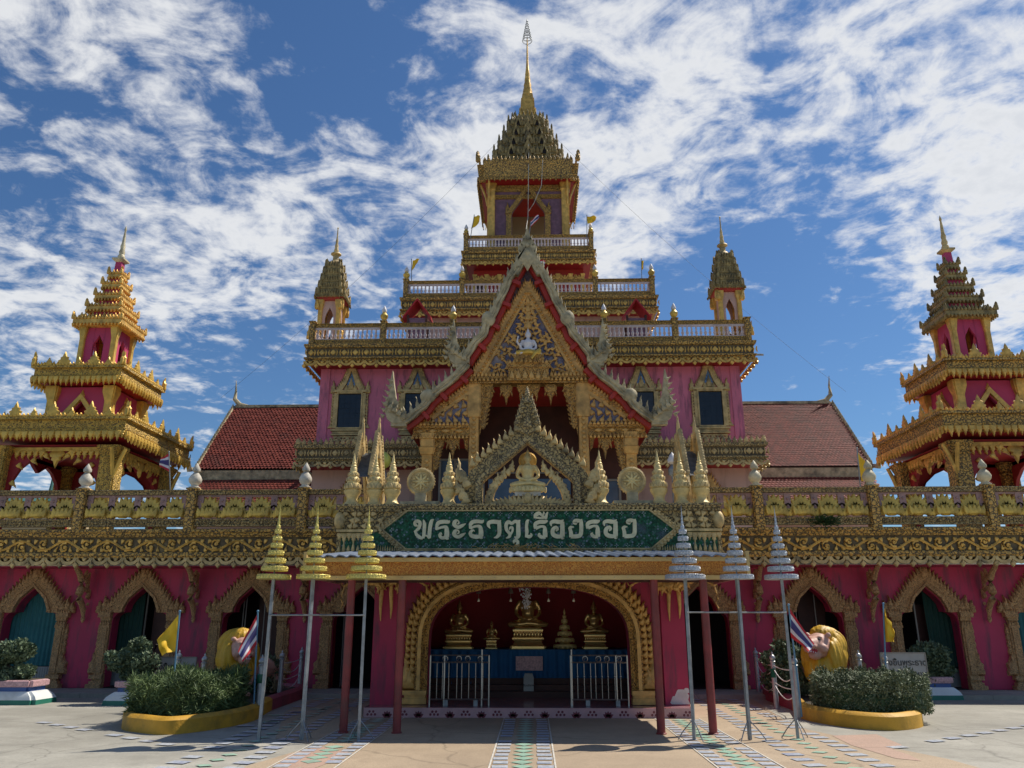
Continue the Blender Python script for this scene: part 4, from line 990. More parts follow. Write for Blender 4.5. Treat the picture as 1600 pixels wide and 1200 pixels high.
# ================================================================ the stepped tower building
tower = thing('temple_tower', 'tall stepped pink and gold temple tower with a needle spire behind the portico', 'temple', (0, 26, 4.06))
def profile_cornice(mb, cx, cy, h, z0, z1, over=0.0):
    hx, hy = h; H = z1 - z0
    mb.rect(cx, cy, [(hx - .16, hy - .16, z0), (hx - .04, hy - .04, z0 + H * .10), (hx - .04, hy - .04, z0 + H * .20), (hx + .03, hy + .03, z0 + H * .22), (hx + .03, hy + .03, z0 + H * .30), (hx - .05, hy - .05, z0 + H * .33)])
    mb.rect(cx, cy, [(hx - .05, hy - .05, z0 + H * .80), (hx + .02, hy + .02, z0 + H * .82), (hx + .05, hy + .05, z0 + H * .92), (hx + .05, hy + .05, z1), (hx - .3, hy - .3, z1 + .004)])
    bk = MB(); bk.rect(cx, cy, [(hx - .051, hy - .051, z0 + H * .325), (hx - .051, hy - .051, z0 + H * .805)]); bk.build('frieze_ground', 'frieze_dark', tower)
def level(prefix, cx, cy, hx, hy, zb_, z0, z1, fr_w, fh, mats, crest=0.0, wx=None, wy=None):
    """one projecting eave: cornice, diamond frieze, hanging crescents and slanted soffit"""
    mb = MB(); profile_cornice(mb, cx, cy, (hx, hy), z0 + fh * .6, z1); mb.build('cornice', mats[0], tower)
    mb = MB(); fg = MB()
    for f, L in sides(cx, cy, hx, hy):
        fringe(fg, f, L, z0 + fh * .85, fr_w, fh, .0, .035)
        H = z1 - z0 - fh * .6
        diamonds(mb, f, L, z0 + fh * .6 + H * .36, z0 + fh * .6 + H * .78, fr_w * .92, -.05)
        if crest: antefix(mb, f, L, z1, .19, crest, -.02, 0)
    mb.build('diamond_frieze', mats[1], tower); fg.build('crescent_fringe', mats[1], tower)
    zs_ = z0 + fh * .6; mb = MB(); mb.rect(cx, cy, [(hx - .20, hy - .20, zs_ - .03), (hx - .20, hy - .20, zs_ - .004)]); mb.build('soffit', 'red', tower)
def balustrade(label, cx, cy, hx, hy, z0, z1, posts, grp='upper terrace balustrades', hole=None, nbal=.165):
    t = thing('balustrade', label, 'balustrade', (cx, cy - hy, z0), grp)
    H = z1 - z0; r = MB(); w_ = MB(); 
    bm = []
    for f, L in sides(cx, cy, hx, hy):
        r.fbox(f, 0, L, z1 - H * .17, z1 - .03, -.10, .03); r.fbox(f, 0, L, z1 - .03, z1, -.13, .06)
        r.fbox(f, 0, L, z0 + H * .08, z0 + H * .27, -.10, .03); rosettes(r, f, L, z0 + H * .18, .11, .025, .03); rosettes(r, f, L, z1 - H * .12, .11, .022, .03)
        w_.fbox(f, 0, L, z1 - H * .26, z1 - H * .17, -.07, .0); w_.fbox(f, 0, L, z0 + H * .27, z0 + H * .31, -.07, .0)
        n = int(L / nbal)
        for i in range(n): bm.append(f.p((i + .5) * L / n, 0, -.035))
    r.build('rail', 'gold_fine', t); w_.build('rail_lining', 'balw', t)
    za, zb2 = z0 + H * .31, z1 - H * .26; h = zb2 - za
    b = MB(); b.lathe((0, 0, 0), [(.035, 0), (.035, .06 * h), (.028, .1 * h), (.055, .28 * h), (.058, .36 * h), (.028, .55 * h), (.028, .6 * h), (.045, .66 * h), (.028, .72 * h), (.034, .94 * h), (.05, h)], 8)
    o = b.build('baluster', 'balw', t); bo = Vector(o.location)
    front = [p for p in bm if abs(p.y - (cy - hy)) < .1]; rest = [p for p in bm if abs(p.y - (cy - hy)) >= .1]
    keep = (front + rest)[:99]; more = (front + rest)[99:]
    for i, p in enumerate(keep):
        c = o if i == 0 else o.copy()
        if i: S.collection.objects.link(c)
        c.location = bo + Vector((p.x, p.y, za))
    if more:
        b = MB()
        for p in more: b.lathe((p.x, p.y, za), [(.035, 0), (.055, .3 * h), (.028, .55 * h), (.045, .66 * h), (.03, .8 * h), (.05, h)], 6)
        q = b.build('baluster_row', 'balw', t); q['kind'] = 'stuff'
    p0 = None
    for k, (x, y, bud) in enumerate(posts):
        mb = MB(); mb.box(x - .1, x + .1, y - .09, y + .13, z0 - .03, z1 + .05); mb.box(x - .13, x + .13, y - .12, y + .16, z1 + .05, z1 + .09); mb.box(x - .065, x + .065, y - .105, y - .09, z0 + .06, z1 - .06)
        po = mb.build('post', 'gold', t)
        if bud:
            mb = MB(); mb.lathe((x, y + .02, z1 + .09), [(.10, 0), (.10, .03), (.07, .05), (.13, .13), (.15, .22), (.09, .31), (.05, .36)] if bud == 1 else [(.09, 0), (.07, .05), (.11, .10), (.11, .16), (.05, .25)], 12)
            bo_ = mb.build('bud_base', 'lotus', po); bo_.location = (0, 0, 0)
            mb = MB(); mb.lathe((x, y + .02, z1 + (.43 if bud == 1 else .32)), [(.045, 0), (.085, .03), (.095, .09), (.05, .2), (0, .29)], 10); bo_ = mb.build('bud_tip', 'white', po); bo_.location = (0, 0, 0)
    return t
TC = 35.4
# level A
zA1, zA0 = zt(693, 26), zt(729, 26); hyA = 8.6
mb = MB(); mb.box(-7.62, -1.9, 27.0, 27.2, 4.06, zA1 - .3); mb.box(1.9, 7.62, 27.0, 27.2, 4.06, zA1 - .3); mb.box(-7.62, -7.4, 27.2, 42, 4.06, zA1 - .3); mb.box(7.4, 7.62, 27.2, 42, 4.06, zA1 - .3); mb.build('lower_wall', 'pale', tower)
level('a', 0, 26 + hyA, 7.97, hyA, zA0 + .12, zA0, zA1, .42, .22, ('gold_old', 'flame_old'), crest=.24, wx=7.6, wy=hyA - 1.0)
# gabled side doorways of that storey
def gablet(mb, x, y, z, w_, h, gold=True):
    f = Fr((x, y, z))
    inn = [(-w_ * .5, 0), (-w_ * .46, h * .30), (-w_ * .34, h * .42), (0, h * .82), (w_ * .34, h * .42), (w_ * .46, h * .30), (w_ * .5, 0)]
    band(mb, f, [(a * .66, b * .86) for a, b in inn], inn, 0, .08)
    for s_ in (-1, 1):
        for px_, pz_, a in along([(s_ * w_ * .48, h * .32), (s_ * .01, h * .84)], max(.07, h * .085), .02): mb.relief(Fr((x, y - .03, z)), HOOK, px_, pz_ - .02, h * .11, h * .17, .04, double=True, flip=-s_, ang=-s_ * .3)
        mb.relief(Fr((x, y - .03, z)), FLAME, s_ * w_ * .52, h * .27, h * .16, h * .26, .05, double=True, flip=-s_)
    mb.relief(Fr((x, y - .04, z)), LEAF, 0, h * .80, h * .10, h * .24, .05, double=True)
for s_ in (-1, 1):
    mb = MB(); gx = s_ * 6.15; gz = zt(790, 26.9)
    f = Fr((gx, 26.95, 0)); pts = [(-.80, 5.55), (-.45, 5.85), (0, 6.62), (.45, 5.85), (.80, 5.55)]
    band(mb, f, [(a * .5, b - .28) for a, b in pts], pts, 0, .1)
    for q in (-1, 1):
        for px_, pz_, a in along([(q * .78, 5.58), (q * .45, 5.86), (0, 6.6)], .13, .03): mb.relief(Fr((gx, 26.9, 0)), HOOK, px_, pz_ - .04, .15, .22, .05, double=True, flip=-q, ang=-q * .4)
        mb.fbox(f, min(q * .42, q * .62), max(q * .42, q * .62), 4.06, 5.5, 0, .1)
    mb.build('side_door_frame', 'flame_orange', tower)
    mb = MB(); mb.box(gx - .42, gx + .42, 26.98, 26.995, 4.08, 5.6); mb.build('side_door', 'wood', tower)
# level B body and windows
zB1, zB0, zBr = zt(535, 26.8), zt(570, 26.8), zt(501, 26.8)
mb = MB(); mb.box(-7.66, 7.66, 27.5, 42.5, zA1 - .35, zB0 + .25)
for s_ in (-1, 1): mb.box(s_ * 7.70, s_ * 7.35, 27.46, 28.0, zA1 - .34, zB0 + .24)
mb.build('pink_wall', 'pink', tower)
hyB = 8.1
level('b', 0, 26.8 + hyB, 8.15, hyB, zB0 + .12, zB0, zB1, .44, .24, ('gold', 'flame'), wx=7.72, wy=hyB - .68)
mb = MB(); mb.box(-8.0, 8.0, 27.0, 43, zB1 - .2, zB1 + .008); mb.build('terrace_floor', 'concrete', tower)
balustrade('gold railed terrace with white balusters on top of the wide pink storey', 0, 26.95 + 7.95, 8.03, 7.95, zB1, zBr, [(s_ * x, 26.95, b) for s_ in (-1, 1) for x, b in ((7.98, 0), (5.35, 1), (2.78, 1))])
def window(x, y, z0, z1, hw):
    w0 = MB(); f = Fr((x, y, 0)); H = z1 - z0
    w0.fbox(f, -hw - .05, -hw, z0 - .05, z1 + .05, 0, .12); w0.fbox(f, hw, hw + .05, z0 - .05, z1 + .05, 0, .12); w0.fbox(f, -hw, hw, z1, z1 + .05, 0, .12); w0.fbox(f, -hw, hw, z0 - .05, z0, 0, .12)
    for s_ in (-1, 1):
        a0, a1 = sorted((s_ * (hw + .05), s_ * (hw + .17))); w0.fbox(f, a0, a1, z0 - .02, z1 + .02, 0, .09)
        for k in range(11): w0.relief(Fr((x, y - .02, 0)), HOOK, s_ * (hw + .18), z0 + .0 + k * (H / 11), .12, .18, .05, double=True, flip=-s_, ang=-s_ * .5)
        w0.relief(Fr((x, y - .03, 0)), FLAME, s_ * (hw + .22), z1 + .02, .24, .46, .07, double=True, flip=-s_)
        w0.relief(Fr((x, y - .02, 0)), HOOK, s_ * (hw + .26), z0 - .02, .2, .14, .05, double=True, flip=s_)
    for z, h, e, c in ((z0 - .14, .07, .20, .16), (z0 - .22, .06, .14, .12), (z0 - .30, .06, .18, .15), (z0 - .38, .05, .10, .1)): w0.fbox(f, -hw - e, hw + e, z, z + h, 0, c)
    fringe(w0, Fr((x - hw - .2, y - .08, 0)), 2 * hw + .4, z0 - .38, .28, .16)
    w0.fbox(f, -hw - .2, hw + .2, z1 + .05, z1 + .13, 0, .14)
    base = z1 + .13; ap = base + 1.05
    tri = [(-hw - .08, base), (-hw * .62, base + .36), (0, ap), (hw * .62, base + .36), (hw + .08, base)]
    band(w0, f, [(a * .62, base + (b - base) * .72) for a, b in tri], tri, 0, .09)
    for s_ in (-1, 1):
        for px_, pz_, a in along([(s_ * (hw + .05), base + .02), (s_ * hw * .62, base + .36), (0, ap)], .10, .02): w0.relief(Fr((x, y - .04, 0)), HOOK, px_, pz_ - .03, .12, .19, .05, double=True, flip=-s_, ang=-s_ * .35)
    w0.relief(Fr((x, y - .04, 0)), LEAF, 0, ap - .06, .14, .30, .05, double=True)
    w0.relief(Fr((x, y - .01, 0)), LEAF, 0, base + .02, .22, .5, .07); 
    for s_ in (-1, 1): w0.relief(Fr((x, y - .01, 0)), LOBE, s_ * .16, base + .01, .16, .24, .05)
    o = w0.build('window_frame', 'flame_old', tower)
    p = MB(); p.box(x - hw, x + hw, y - .03, y - .01, z0, z1)
    for k in range(1, 4): p.box(x - hw + k * hw / 2 - .008, x - hw + k * hw / 2 + .008, y - .045, y - .03, z0, z1)
    for k in range(1, 7): p.box(x - hw, x + hw, y - .043, y - .03, z0 + k * H / 7 - .006, z0 + k * H / 7 + .006)
    q = p.build('pane', 'glass', o); q.location = (0, 0, 0)
    g = MB(); g.extr(Fr((x, y, 0)), [(-hw * .55, base), (0, base + .72), (hw * .55, base)], .005, .02); q = g.build('mirror_field', 'bluemir', o, smooth=False); q.location = (0, 0, 0)
M['bluemir'] = paint('blue_mirror_mosaic', (.13, .22, .34), .2, .2, .7, 30, .2, 40)
wx1 = (xt(1109, 640, 27.5) - xt(545, 640, 27.5)) / 2; wx2 = (xt(1001, 640, 27.5) - xt(648, 640, 27.5)) / 2
wz0, wz1 = zt(667, 27.5), zt(614, 27.5)
for s_ in (-1, 1):
    window(s_ * wx1, 27.5, wz0, wz1, .42); window(s_ * wx2, 27.5, wz0, wz1, .42)
mb = MB(); px_, pz_ = at(1178, 555, 27.5); mb.tube([(8.1, 27.4, pz_), (8.6, 27.4, pz_ - .02)], .04, 8); mb.build('drain_pipe', 'galv', tower)
# level C
zC1, zC0, zCr = zt(463, 30.5), zt(493, 30.5), zt(436, 30.5); hC = 5.4
mb = MB(); mb.box(-5.0, 5.0, 30.95, 40.6, zB1, zC0 + .2); mb.build('middle_wall', 'pale', tower)
level('c', 0, 35.9, hC, hC, zC0 + .1, zC0, zC1, .42, .23, ('gold', 'flame'), wx=5.05, wy=5.0)
mb = MB(); mb.box(-5.2, 5.2, 30.8, 41, zC1 - .15, zC1 + .008); mb.build('terrace_floor', 'concrete', tower)
balustrade('gold railed terrace with white balusters on the second step of the tower', 0, 35.9, hC - .1, hC - .1, zC1, zCr, [(s_ * x, 30.6, 1) for s_ in (-1, 1) for x in (5.22, 2.83)])
# level D
zD1, zD0, zDr = zt(391, 32.6), zt(413, 32.6), zt(367, 32.6); hD = 3.05
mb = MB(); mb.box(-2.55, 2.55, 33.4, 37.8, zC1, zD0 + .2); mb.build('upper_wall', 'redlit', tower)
mb = MB()
for x in (-2.5, -1.95, -1.35, -.75, .75, 1.35, 1.95, 2.5): mb.rect(x, 33.3, [(.09, .09, zC1), (.07, .07, zC1 + .2), (.07, .07, zD0 - .35), (.11, .11, zD0 - .2)])
fringe(mb, Fr((-2.5, 33.25, 0)), 5.0, zD0 - .25, .34, .28)
mb.build('colonnade', 'flame', tower)
mb = MB()
for x in (-1.05, 1.05): mb.box(x - .28, x + .28, 33.36, 33.39, zC1 + .02, zD0 - .5)
mb.build('green_door', 'green', tower)
mb = MB()
for x in (-2.2, 0): mb.box(x - .22, x + .22, 33.36, 33.39, zC1 + .02, zD0 - .45)
mb.build('dark_door', 'wood', tower)
level('d', 0, 35.65, hD, hD, zD0 + .1, zD0, zD1, .36, .20, ('gold', 'flame'), wx=2.6, wy=2.3)
mb = MB(); mb.box(-2.9, 2.9, 32.8, 38.5, zD1 - .1, zD1 + .008); mb.build('terrace_floor', 'concrete', tower)
balustrade('short gold railed terrace with white balusters just below the spire chamber', 0, 35.6, hD - .1, hD - .1, zD1, zDr, [(s_ * 2.88, 32.62, 2) for s_ in (-1, 1)], nbal=.15)
# spire chamber
zT0, zT1 = zD1, zt(283, 33.4); hT = 1.94
mb = MB(); TA = [(-.78, zT0), (-.78, zt(330, 33.6)), (-.70, zt(325, 33.6)), (0, zt(297, 33.6)), (.70, zt(325, 33.6)), (.78, zt(330, 33.6)), (.78, zT0)]
for (f, L), op in zip(sides(0, TC, 1.78, 1.78, True), (1, 1, 1, 1)):
    wall_open(mb, Fr(f.p(1.78, 0), f.u, f.v, f.n), -1.78, 1.78, zT0, zT1, TA, .3)
mb.build('chamber_wall', 'violet', tower, smooth=False)
mb = MB(); mb.box(-1.4, 1.4, TC + .6, TC + .7, zT0, zT1); mb.build('chamber_inner_wall', 'cream', tower)
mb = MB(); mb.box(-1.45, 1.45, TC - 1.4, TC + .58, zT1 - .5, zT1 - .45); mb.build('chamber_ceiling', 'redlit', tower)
mb = MB(); gt = MB()
for f, L in sides(0, TC, hT, hT):
    for a in (.17, L - .17):
        for (c, hw) in ((0, .16), (.42 if a < 1 else -.42, .0)):
            if hw:
                p = f.p(a, 0, -.14); gt.rect(p.x, p.y, [(.22, .22, zT0), (.22, .22, zT0 + .15), (.17, .17, zT0 + .25), (.17, .17, zT1 - .5), (.22, .22, zT1 - .4), (.19, .19, zT1 - .3), (.27, .27, zT1 - .05), (.27, .27, zT1)], notch=.18)
        # curved bracket up to the eave
        s_ = -1 if a < 1 else 1
        gt.tube([f.p(a + s_ * .10, z_, c_) for z_, c_ in ((zT1 - 1.25, .04), (zT1 - .8, .10), (zT1 - .45, .22), (zT1 - .05, .38))], [.03, .05, .06, .05], 6)
    f2 = Fr(f.p(L / 2, 0, -.16), f.u, f.v, f.n)
    mb.fbox(f2, -1.6, 1.6, zT1 - .45, zT1 - .12, 0, .05); rosettes(mb, Fr(f.p(.4, 0, -.1), f.u, f.v, f.n), L - .8, zT1 - .28, .16, .06, 0)
    mb.fbox(f2, -1.6, 1.6, zT1 - .85, zT1 - .62, 0, .04); antefix(mb, Fr(f.p(.4, 0, -.11), f.u, f.v, f.n), L - .8, zT1 - .84, .12, .16, poly=LOBE)
    zk = zt(330, 33.6); za_ = zt(297, 33.6)
    band(mb, f2, [(-.78, zk - .05), (-.70, zk + .05), (0, za_), (.70, zk + .05), (.78, zk - .05)], [(-1.0, zk - .05), (-.86, zk + .18), (0, za_ + .32), (.86, zk + .18), (1.0, zk - .05)], 0, .12)
    for s_ in (-1, 1):
        mb.fbox(f2, min(s_ * .80, s_ * 1.06), max(s_ * .80, s_ * 1.06), zT0, zk - .05, 0, .10); mb.fbox(f2, min(s_ * .78, s_ * 1.1), max(s_ * .78, s_ * 1.1), zk - .16, zk - .04, .0, .14)
        mb.relief(f2, FLAME, s_ * 1.0, zk - .03, .24, .5, .10, double=True, flip=-s_)
gt.build('corner_column', 'flame', tower); mb.build('arch_ornament', 'gold_fine', tower)
zE0, zE1 = zt(280, 33.0), zt(252, 33.0); hE = 2.42
mb = MB(); mb.rect(0, TC, [(hE - .12, hE - .12, zE0 + .05), (hE - .12, hE - .12, zE0 + .075)], notch=.12); mb.build('soffit', 'red', tower)
mb = MB(); mb.rect(0, TC, [(hE - .08, hE - .08, zE0 + .08), (hE, hE, zE0 + .14), (hE + .03, hE + .03, zE0 + .3), (hE - .04, hE - .04, zE0 + .34), (hE + .02, hE + .02, zE1 - .1), (hE + .05, hE + .05, zE1), (hE - .25, hE - .25, zE1 + .1)], notch=.12)
for f, L in sides(0, TC, hE, hE, True):
    fringe(mb, Fr(f.p(L * .06, 0), f.u, f.v, f.n), L * .88, zE0 + .16, .26, .24, 0, .04)
    antefix(mb, Fr(f.p(L * .05, 0), f.u, f.v, f.n), L * .9, zE1 + .02, .2, .32, -.08, 0)
    for a in (.02, L - .02): 
        p = f.p(a, 0, 0); mb.relief(Fr((p.x, p.y, 0), f.u, f.v, f.n), FLAME, 0, zE1, .28, .55, .1, double=True, flip=1 if a < 1 else -1)
    for a in (0, L):
        for k in range(3): mb.lathe(tuple(f.p(a - (.12 * k if a else -.12 * k), zE0 - .12, .0)), [(0, 0), (.03, .03), (.02, .08), (.008, .2)], 5)
mb.build('eave', 'gold', tower)
# stacked spire roof
def spire_roof(mb, cx, cy, h0, z0, h1, z1, n, notch=.2, w0=.2, sc=1.0, dm=None):
    for i in range(n):
        t = i / n; t2 = (i + 1) / n; h = h0 + (h1 - h0) * (t ** .92); h2 = h0 + (h1 - h0) * (t2 ** .92); z = z0 + (z1 - z0) * t; zz = z0 + (z1 - z0) * t2; H = zz - z
        mb.rect(cx, cy, [(h * .93, h * .93, z), (h, h, z + H * .12), (h, h, z + H * .26), (h * .94, h * .94, z + H * .34), (h * .90, h * .90, z + H * .6), (h2 * 1.0, h2 * 1.0, zz)], notch=notch)
        for f, L in sides(cx, cy, h, h, True):
            antefix(mb, Fr(f.p(L * notch * .5, 0), f.u, f.v, f.n), L * (1 - notch), z + H * .24, w0 * sc, H * .62, -.03, 0, jit=.2, d=.05 * sc)
            antefix(mb, Fr(f.p(L * notch * .6, 0), f.u, f.v, f.n), L * (1 - notch * 1.2), z + H * .55, w0 * sc * .9, H * .42, -h * .09, 0, jit=.25, d=.04 * sc, poly=FLAME)
            for a in (0.0, L * notch * .5, L * (1 - notch * .5), L): 
                mb.relief(Fr(f.p(a, 0, -.02 - (h * notch if a in (0.0, L) else 0)), f.u, f.v, f.n), FLAME, 0, z + H * .2, w0 * sc, H * 1.0, .06 * sc, double=True, flip=1 if a < L / 2 else -1)
            if dm is not None:
                for a, k in ((.5, 1.0), (.26, .7), (.74, .7)):
                    gh = min(H * 1.25, h * .8) * k; gw = gh * .62
                    f2 = Fr(f.p(L * a, z + H * .15, .02), f.u, f.v, f.n)
                    tri = [(-gw * .5, 0), (-gw * .40, gh * .35), (0, gh), (gw * .40, gh * .35), (gw * .5, 0)]
                    band(mb, f2, [(x * .55, y * .62) for x, y in tri], tri, -.06, .07)
                    mb.relief(f2, LEAF, 0, gh * .9, gw * .25, gh * .3, .04, double=True)
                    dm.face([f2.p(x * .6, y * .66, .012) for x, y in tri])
mb = MB(); dm = MB(); zS1 = zt(182, 35.0)
zS0 = zt(190, 34.9); spire_roof(mb, 0, TC, 1.98, zE1 + .05, .78, zS0, 5, .2, .2, 1.0, dm)
for f, L in sides(0, TC, 1.95, 1.95, True): antefix(mb, Fr(f.p(.1, 0, .12), f.u, f.v, f.n), L - .2, zE1, .22, .30, 0, 0, jit=.2, poly=FLAME)
mb.rect(0, TC, [(.78, .78, zS0 - .05), (.5, .5, zS1)], notch=.2)
for f, L in sides(0, TC, .74, .74, True): antefix(mb, f, L, zS0, .2, .5, -.05, 0, jit=.2)
mb.build('spire_roof', 'roof_old', tower); dm.build('niche_shadow', 'dark', tower)  # flat dark faces stand in for shade in the gablet niches
zq = lambda py: zt(py, TC)
mb = MB(); mb.rect(0, TC, [(.46, .46, zS1 - .05), (.50, .50, zS1 + .1), (.40, .40, zS1 + .15), (.34, .34, zq(158)), (.30, .30, zq(157)), (.27, .27, zq(150))], notch=.2)
for f, L in sides(0, TC, .46, .46, True): antefix(mb, f, L, zS1 + .1, .2, .45, -.06); 
mb.lathe((0, TC, 0), [(.30, zq(152)), (.24, zq(146)), (.26, zq(144)), (.19, zq(136)), (.21, zq(134)), (.15, zq(128)), (.16, zq(126)), (.12, zq(118)), (.13, zq(117)), (.085, zq(108)), (.06, zq(98)), (.045, zq(80)), (.025, zq(60))], 12)
mb.build('spire_shaft', 'flame', tower)
mb = MB(); zu = zq(66)
mb.tube([(0, TC, zq(70)), (0, TC, zq(28))], [.02, .008], 6)
for k in range(8):
    r_ = .26 * (1 - k / 8.5); z = zq(64) + k * (zq(30) - zq(64)) / 8
    mb.tube([(r_ * math.cos(a), TC + r_ * math.sin(a), z) for a in [j * math.pi / 8 for j in range(17)]], .018, 5)
    mb.tube([(-r_, TC, z), (0, TC, z + .04), (r_, TC, z)], .01, 4); mb.tube([(0, TC - r_, z), (0, TC, z + .04), (0, TC + r_, z)], .01, 4)
for a in range(8): mb.tube([(.26 * math.cos(a * .785), TC + .26 * math.sin(a * .785), zq(64)), (0, TC, zq(28))], .006, 4)
mb.build('tiered_umbrella', 'galv', tower)

# ================================================================ gabled portico
YG = 22.6
por = thing('gabled_portico', 'steep gabled entrance portico with orange gold pediment, naga roof tips and mirror mosaic columns', 'portico', (0, 23, 4.06))
gz = lambda py, Y=YG: zt(py, Y)
UP = [(0, gz(390)), (.30, 12.62), (.62, 12.05), (.95, 11.25), (1.10, 10.92), (1.24, 10.62), (1.36, 10.40), (1.42, 10.18), (1.66, 9.92), (1.90, 9.55), (2.02, 9.32)]
UP = [(a, b + .1) for a, b in UP]
LO = [(1.92, 9.30), (2.25, 8.92), (2.75, 8.50), (3.05, 8.22), (3.18, 8.0), (3.5, 7.72), (3.80, 7.50)]
mb = MB(); rd = MB(); rf = MB(); sf = MB()
for s_ in (-1, 1):
    for L_ in (UP, LO):
        pts = [(s_ * a, b) for a, b in L_]
        nrm = -1 if s_ > 0 else 1
        ey = .004 * (s_ > 0) + .008 * (L_ is LO); inn = offset(pts, .17 * nrm); band(mb, Fr((0, YG - ey, 0)), inn, pts, -.12, .06)
        for wv in range(2):
            tp = [(x, YG - .07, z) for x, z, a in along(offset(pts, (.06 + .09 * wv) * nrm), .10)]
            mb.tube([(p[0] + .03 * math.sin(i * .8 + wv), p[1], p[2]) for i, p in enumerate(tp)], .035, 6)
        band(mb, Fr((0, YG - ey, 0)), offset(pts, .05 * nrm), offset(pts, -.03 * nrm), .06, .10)
        i2 = offset(pts, .32 * nrm); band(rd, Fr((0, YG + .16 - ey, 0)), i2, offset(pts, .16 * nrm), -.28, .0)
        # steps under the barge
        for x, z, a in along(offset(pts, .27 * nrm), .80, .4): 
            n2 = a + math.pi / 2; rd.extr(Fr((0, YG + .10, 0)), [(x - .06 * math.cos(a) - .17 * math.cos(n2), z - .06 * math.sin(a) - .17 * math.sin(n2)), (x + .06 * math.cos(a) - .17 * math.cos(n2), z + .06 * math.sin(a) - .17 * math.sin(n2)), (x + .06 * math.cos(a) + .17 * math.cos(n2), z + .06 * math.sin(a) + .17 * math.sin(n2)), (x - .06 * math.cos(a) + .17 * math.cos(n2), z - .06 * math.sin(a) + .17 * math.sin(n2))], -.2, .05)
        rfp = offset(pts, .06 * nrm)
        for p, q in zip(rfp, rfp[1:]):
            rf.face([(p[0], YG + .1, p[1]), (q[0], YG + .1, q[1]), (q[0], 27.5, q[1]), (p[0], 27.5, p[1])])
        ip = offset(pts, .2 * nrm)
        for p, q in zip(ip, ip[1:]): sf.face([(p[0], YG + .12, p[1]), (q[0], YG + .12, q[1]), (q[0], 27.5, q[1]), (p[0], 27.5, p[1])])
        for x, z, a in along(pts, .27 if L_ is UP else .24, .3):
            mb.relief(Fr((0, YG + .02, 0)), HOOK, x, z - .04, .17, .27 if L_ is UP else .36, .06, double=True, flip=-s_, ang=s_ * -.25)
# bump where the barge steps
for s_ in (-1, 1):
    mb.ball((s_ * 1.22, YG - .02, 10.72), .22, .12, .26, 10, 7); mb.ball((s_ * 3.02, YG - .02, 8.24), .24, .12, .22, 10, 7)
    # naga heads with tall crests at the roof tips
    for (x, z, k) in ((2.12, 9.30, 1.0), (3.92, 7.46, 1.12)):
        f = Fr((s_ * x, YG + .02, z))
        body = [(-.32, -.02), (.10, -.06), (.26, .06), (.34, .30), (.30, .55), (.22, .80), (.24, 1.05), (.17, 1.42), (.13, 1.12), (.09, .88), (.05, .64), (-.04, .50), (.04, .34), (-.14, .26), (-.34, .14)]
        mb.extr(f, [(s_ * a * k, b * k) for a, b in body], -.10, .10)
        for k2 in range(7): mb.relief(Fr((s_ * x, YG - .06, z)), HOOK, s_ * k * (.34 - .03 * k2), k * (.12 + .16 * k2), .14, .20, .06, double=True, flip=s_, ang=-s_ * .9)
        for k2 in range(5): mb.relief(Fr((s_ * x, YG - .10, z)), HOOK, s_ * k * (-.15 + .12 * k2), k * (.05 + .09 * k2), .2, .24, .07, double=True, ang=s_ * .4)
        mb.ball((s_ * (x + .18 * k), YG - .08, z + .32 * k), .10, .06, .10, 8, 6)
        mb.box(s_ * (x - .28), s_ * (x + .18), YG - .06, YG + .16, z - .14, z - .04)
# apex finial
f = Fr((0, YG, 0)); za = gz(390) + .1
for s_ in (-1, 1): mb.extr(f, [(0, za + .3), (s_ * .50, za - .95), (s_ * .30, za - 1.0), (0, za - .42)], -.125 + .003 * s_, .075 + .003 * s_)
mb.extr(f, [(-.34, za - .75), (-.26, za - .2), (-.30, za - .05), (-.12, za + .24), (-.05, za + .50), (0, gz(354)), (.05, za + .50), (.12, za + .24), (.30, za - .05), (.26, za - .2), (.34, za - .75), (0, za - .55)], -.10, .10)
for s_ in (-1, 1):
    for k in range(4): mb.relief(f, HOOK, s_ * (.27 - k * .06), za - .50 + k * .22, .14, .22, .10, double=True, flip=-s_, ang=-s_ * .3)
mb.relief(Fr((0, YG - .09, 0)), DIAM, 0, za - .42, .50, .95, .06, cz=0)
for k in range(4): mb.relief(Fr((0, YG - .13, 0)), DIAM, 0, za - .50 + k * .24, .24 - .04 * k, .3 - .04 * k, .05, cz=0)
mb.build('bargeboard', 'flame_grey', por); rd.build('red_underboard', 'redlit', por); rf.build('roof', 'bronze', por, smooth=False); sf.build('soffit', 'redlit', por, smooth=False)
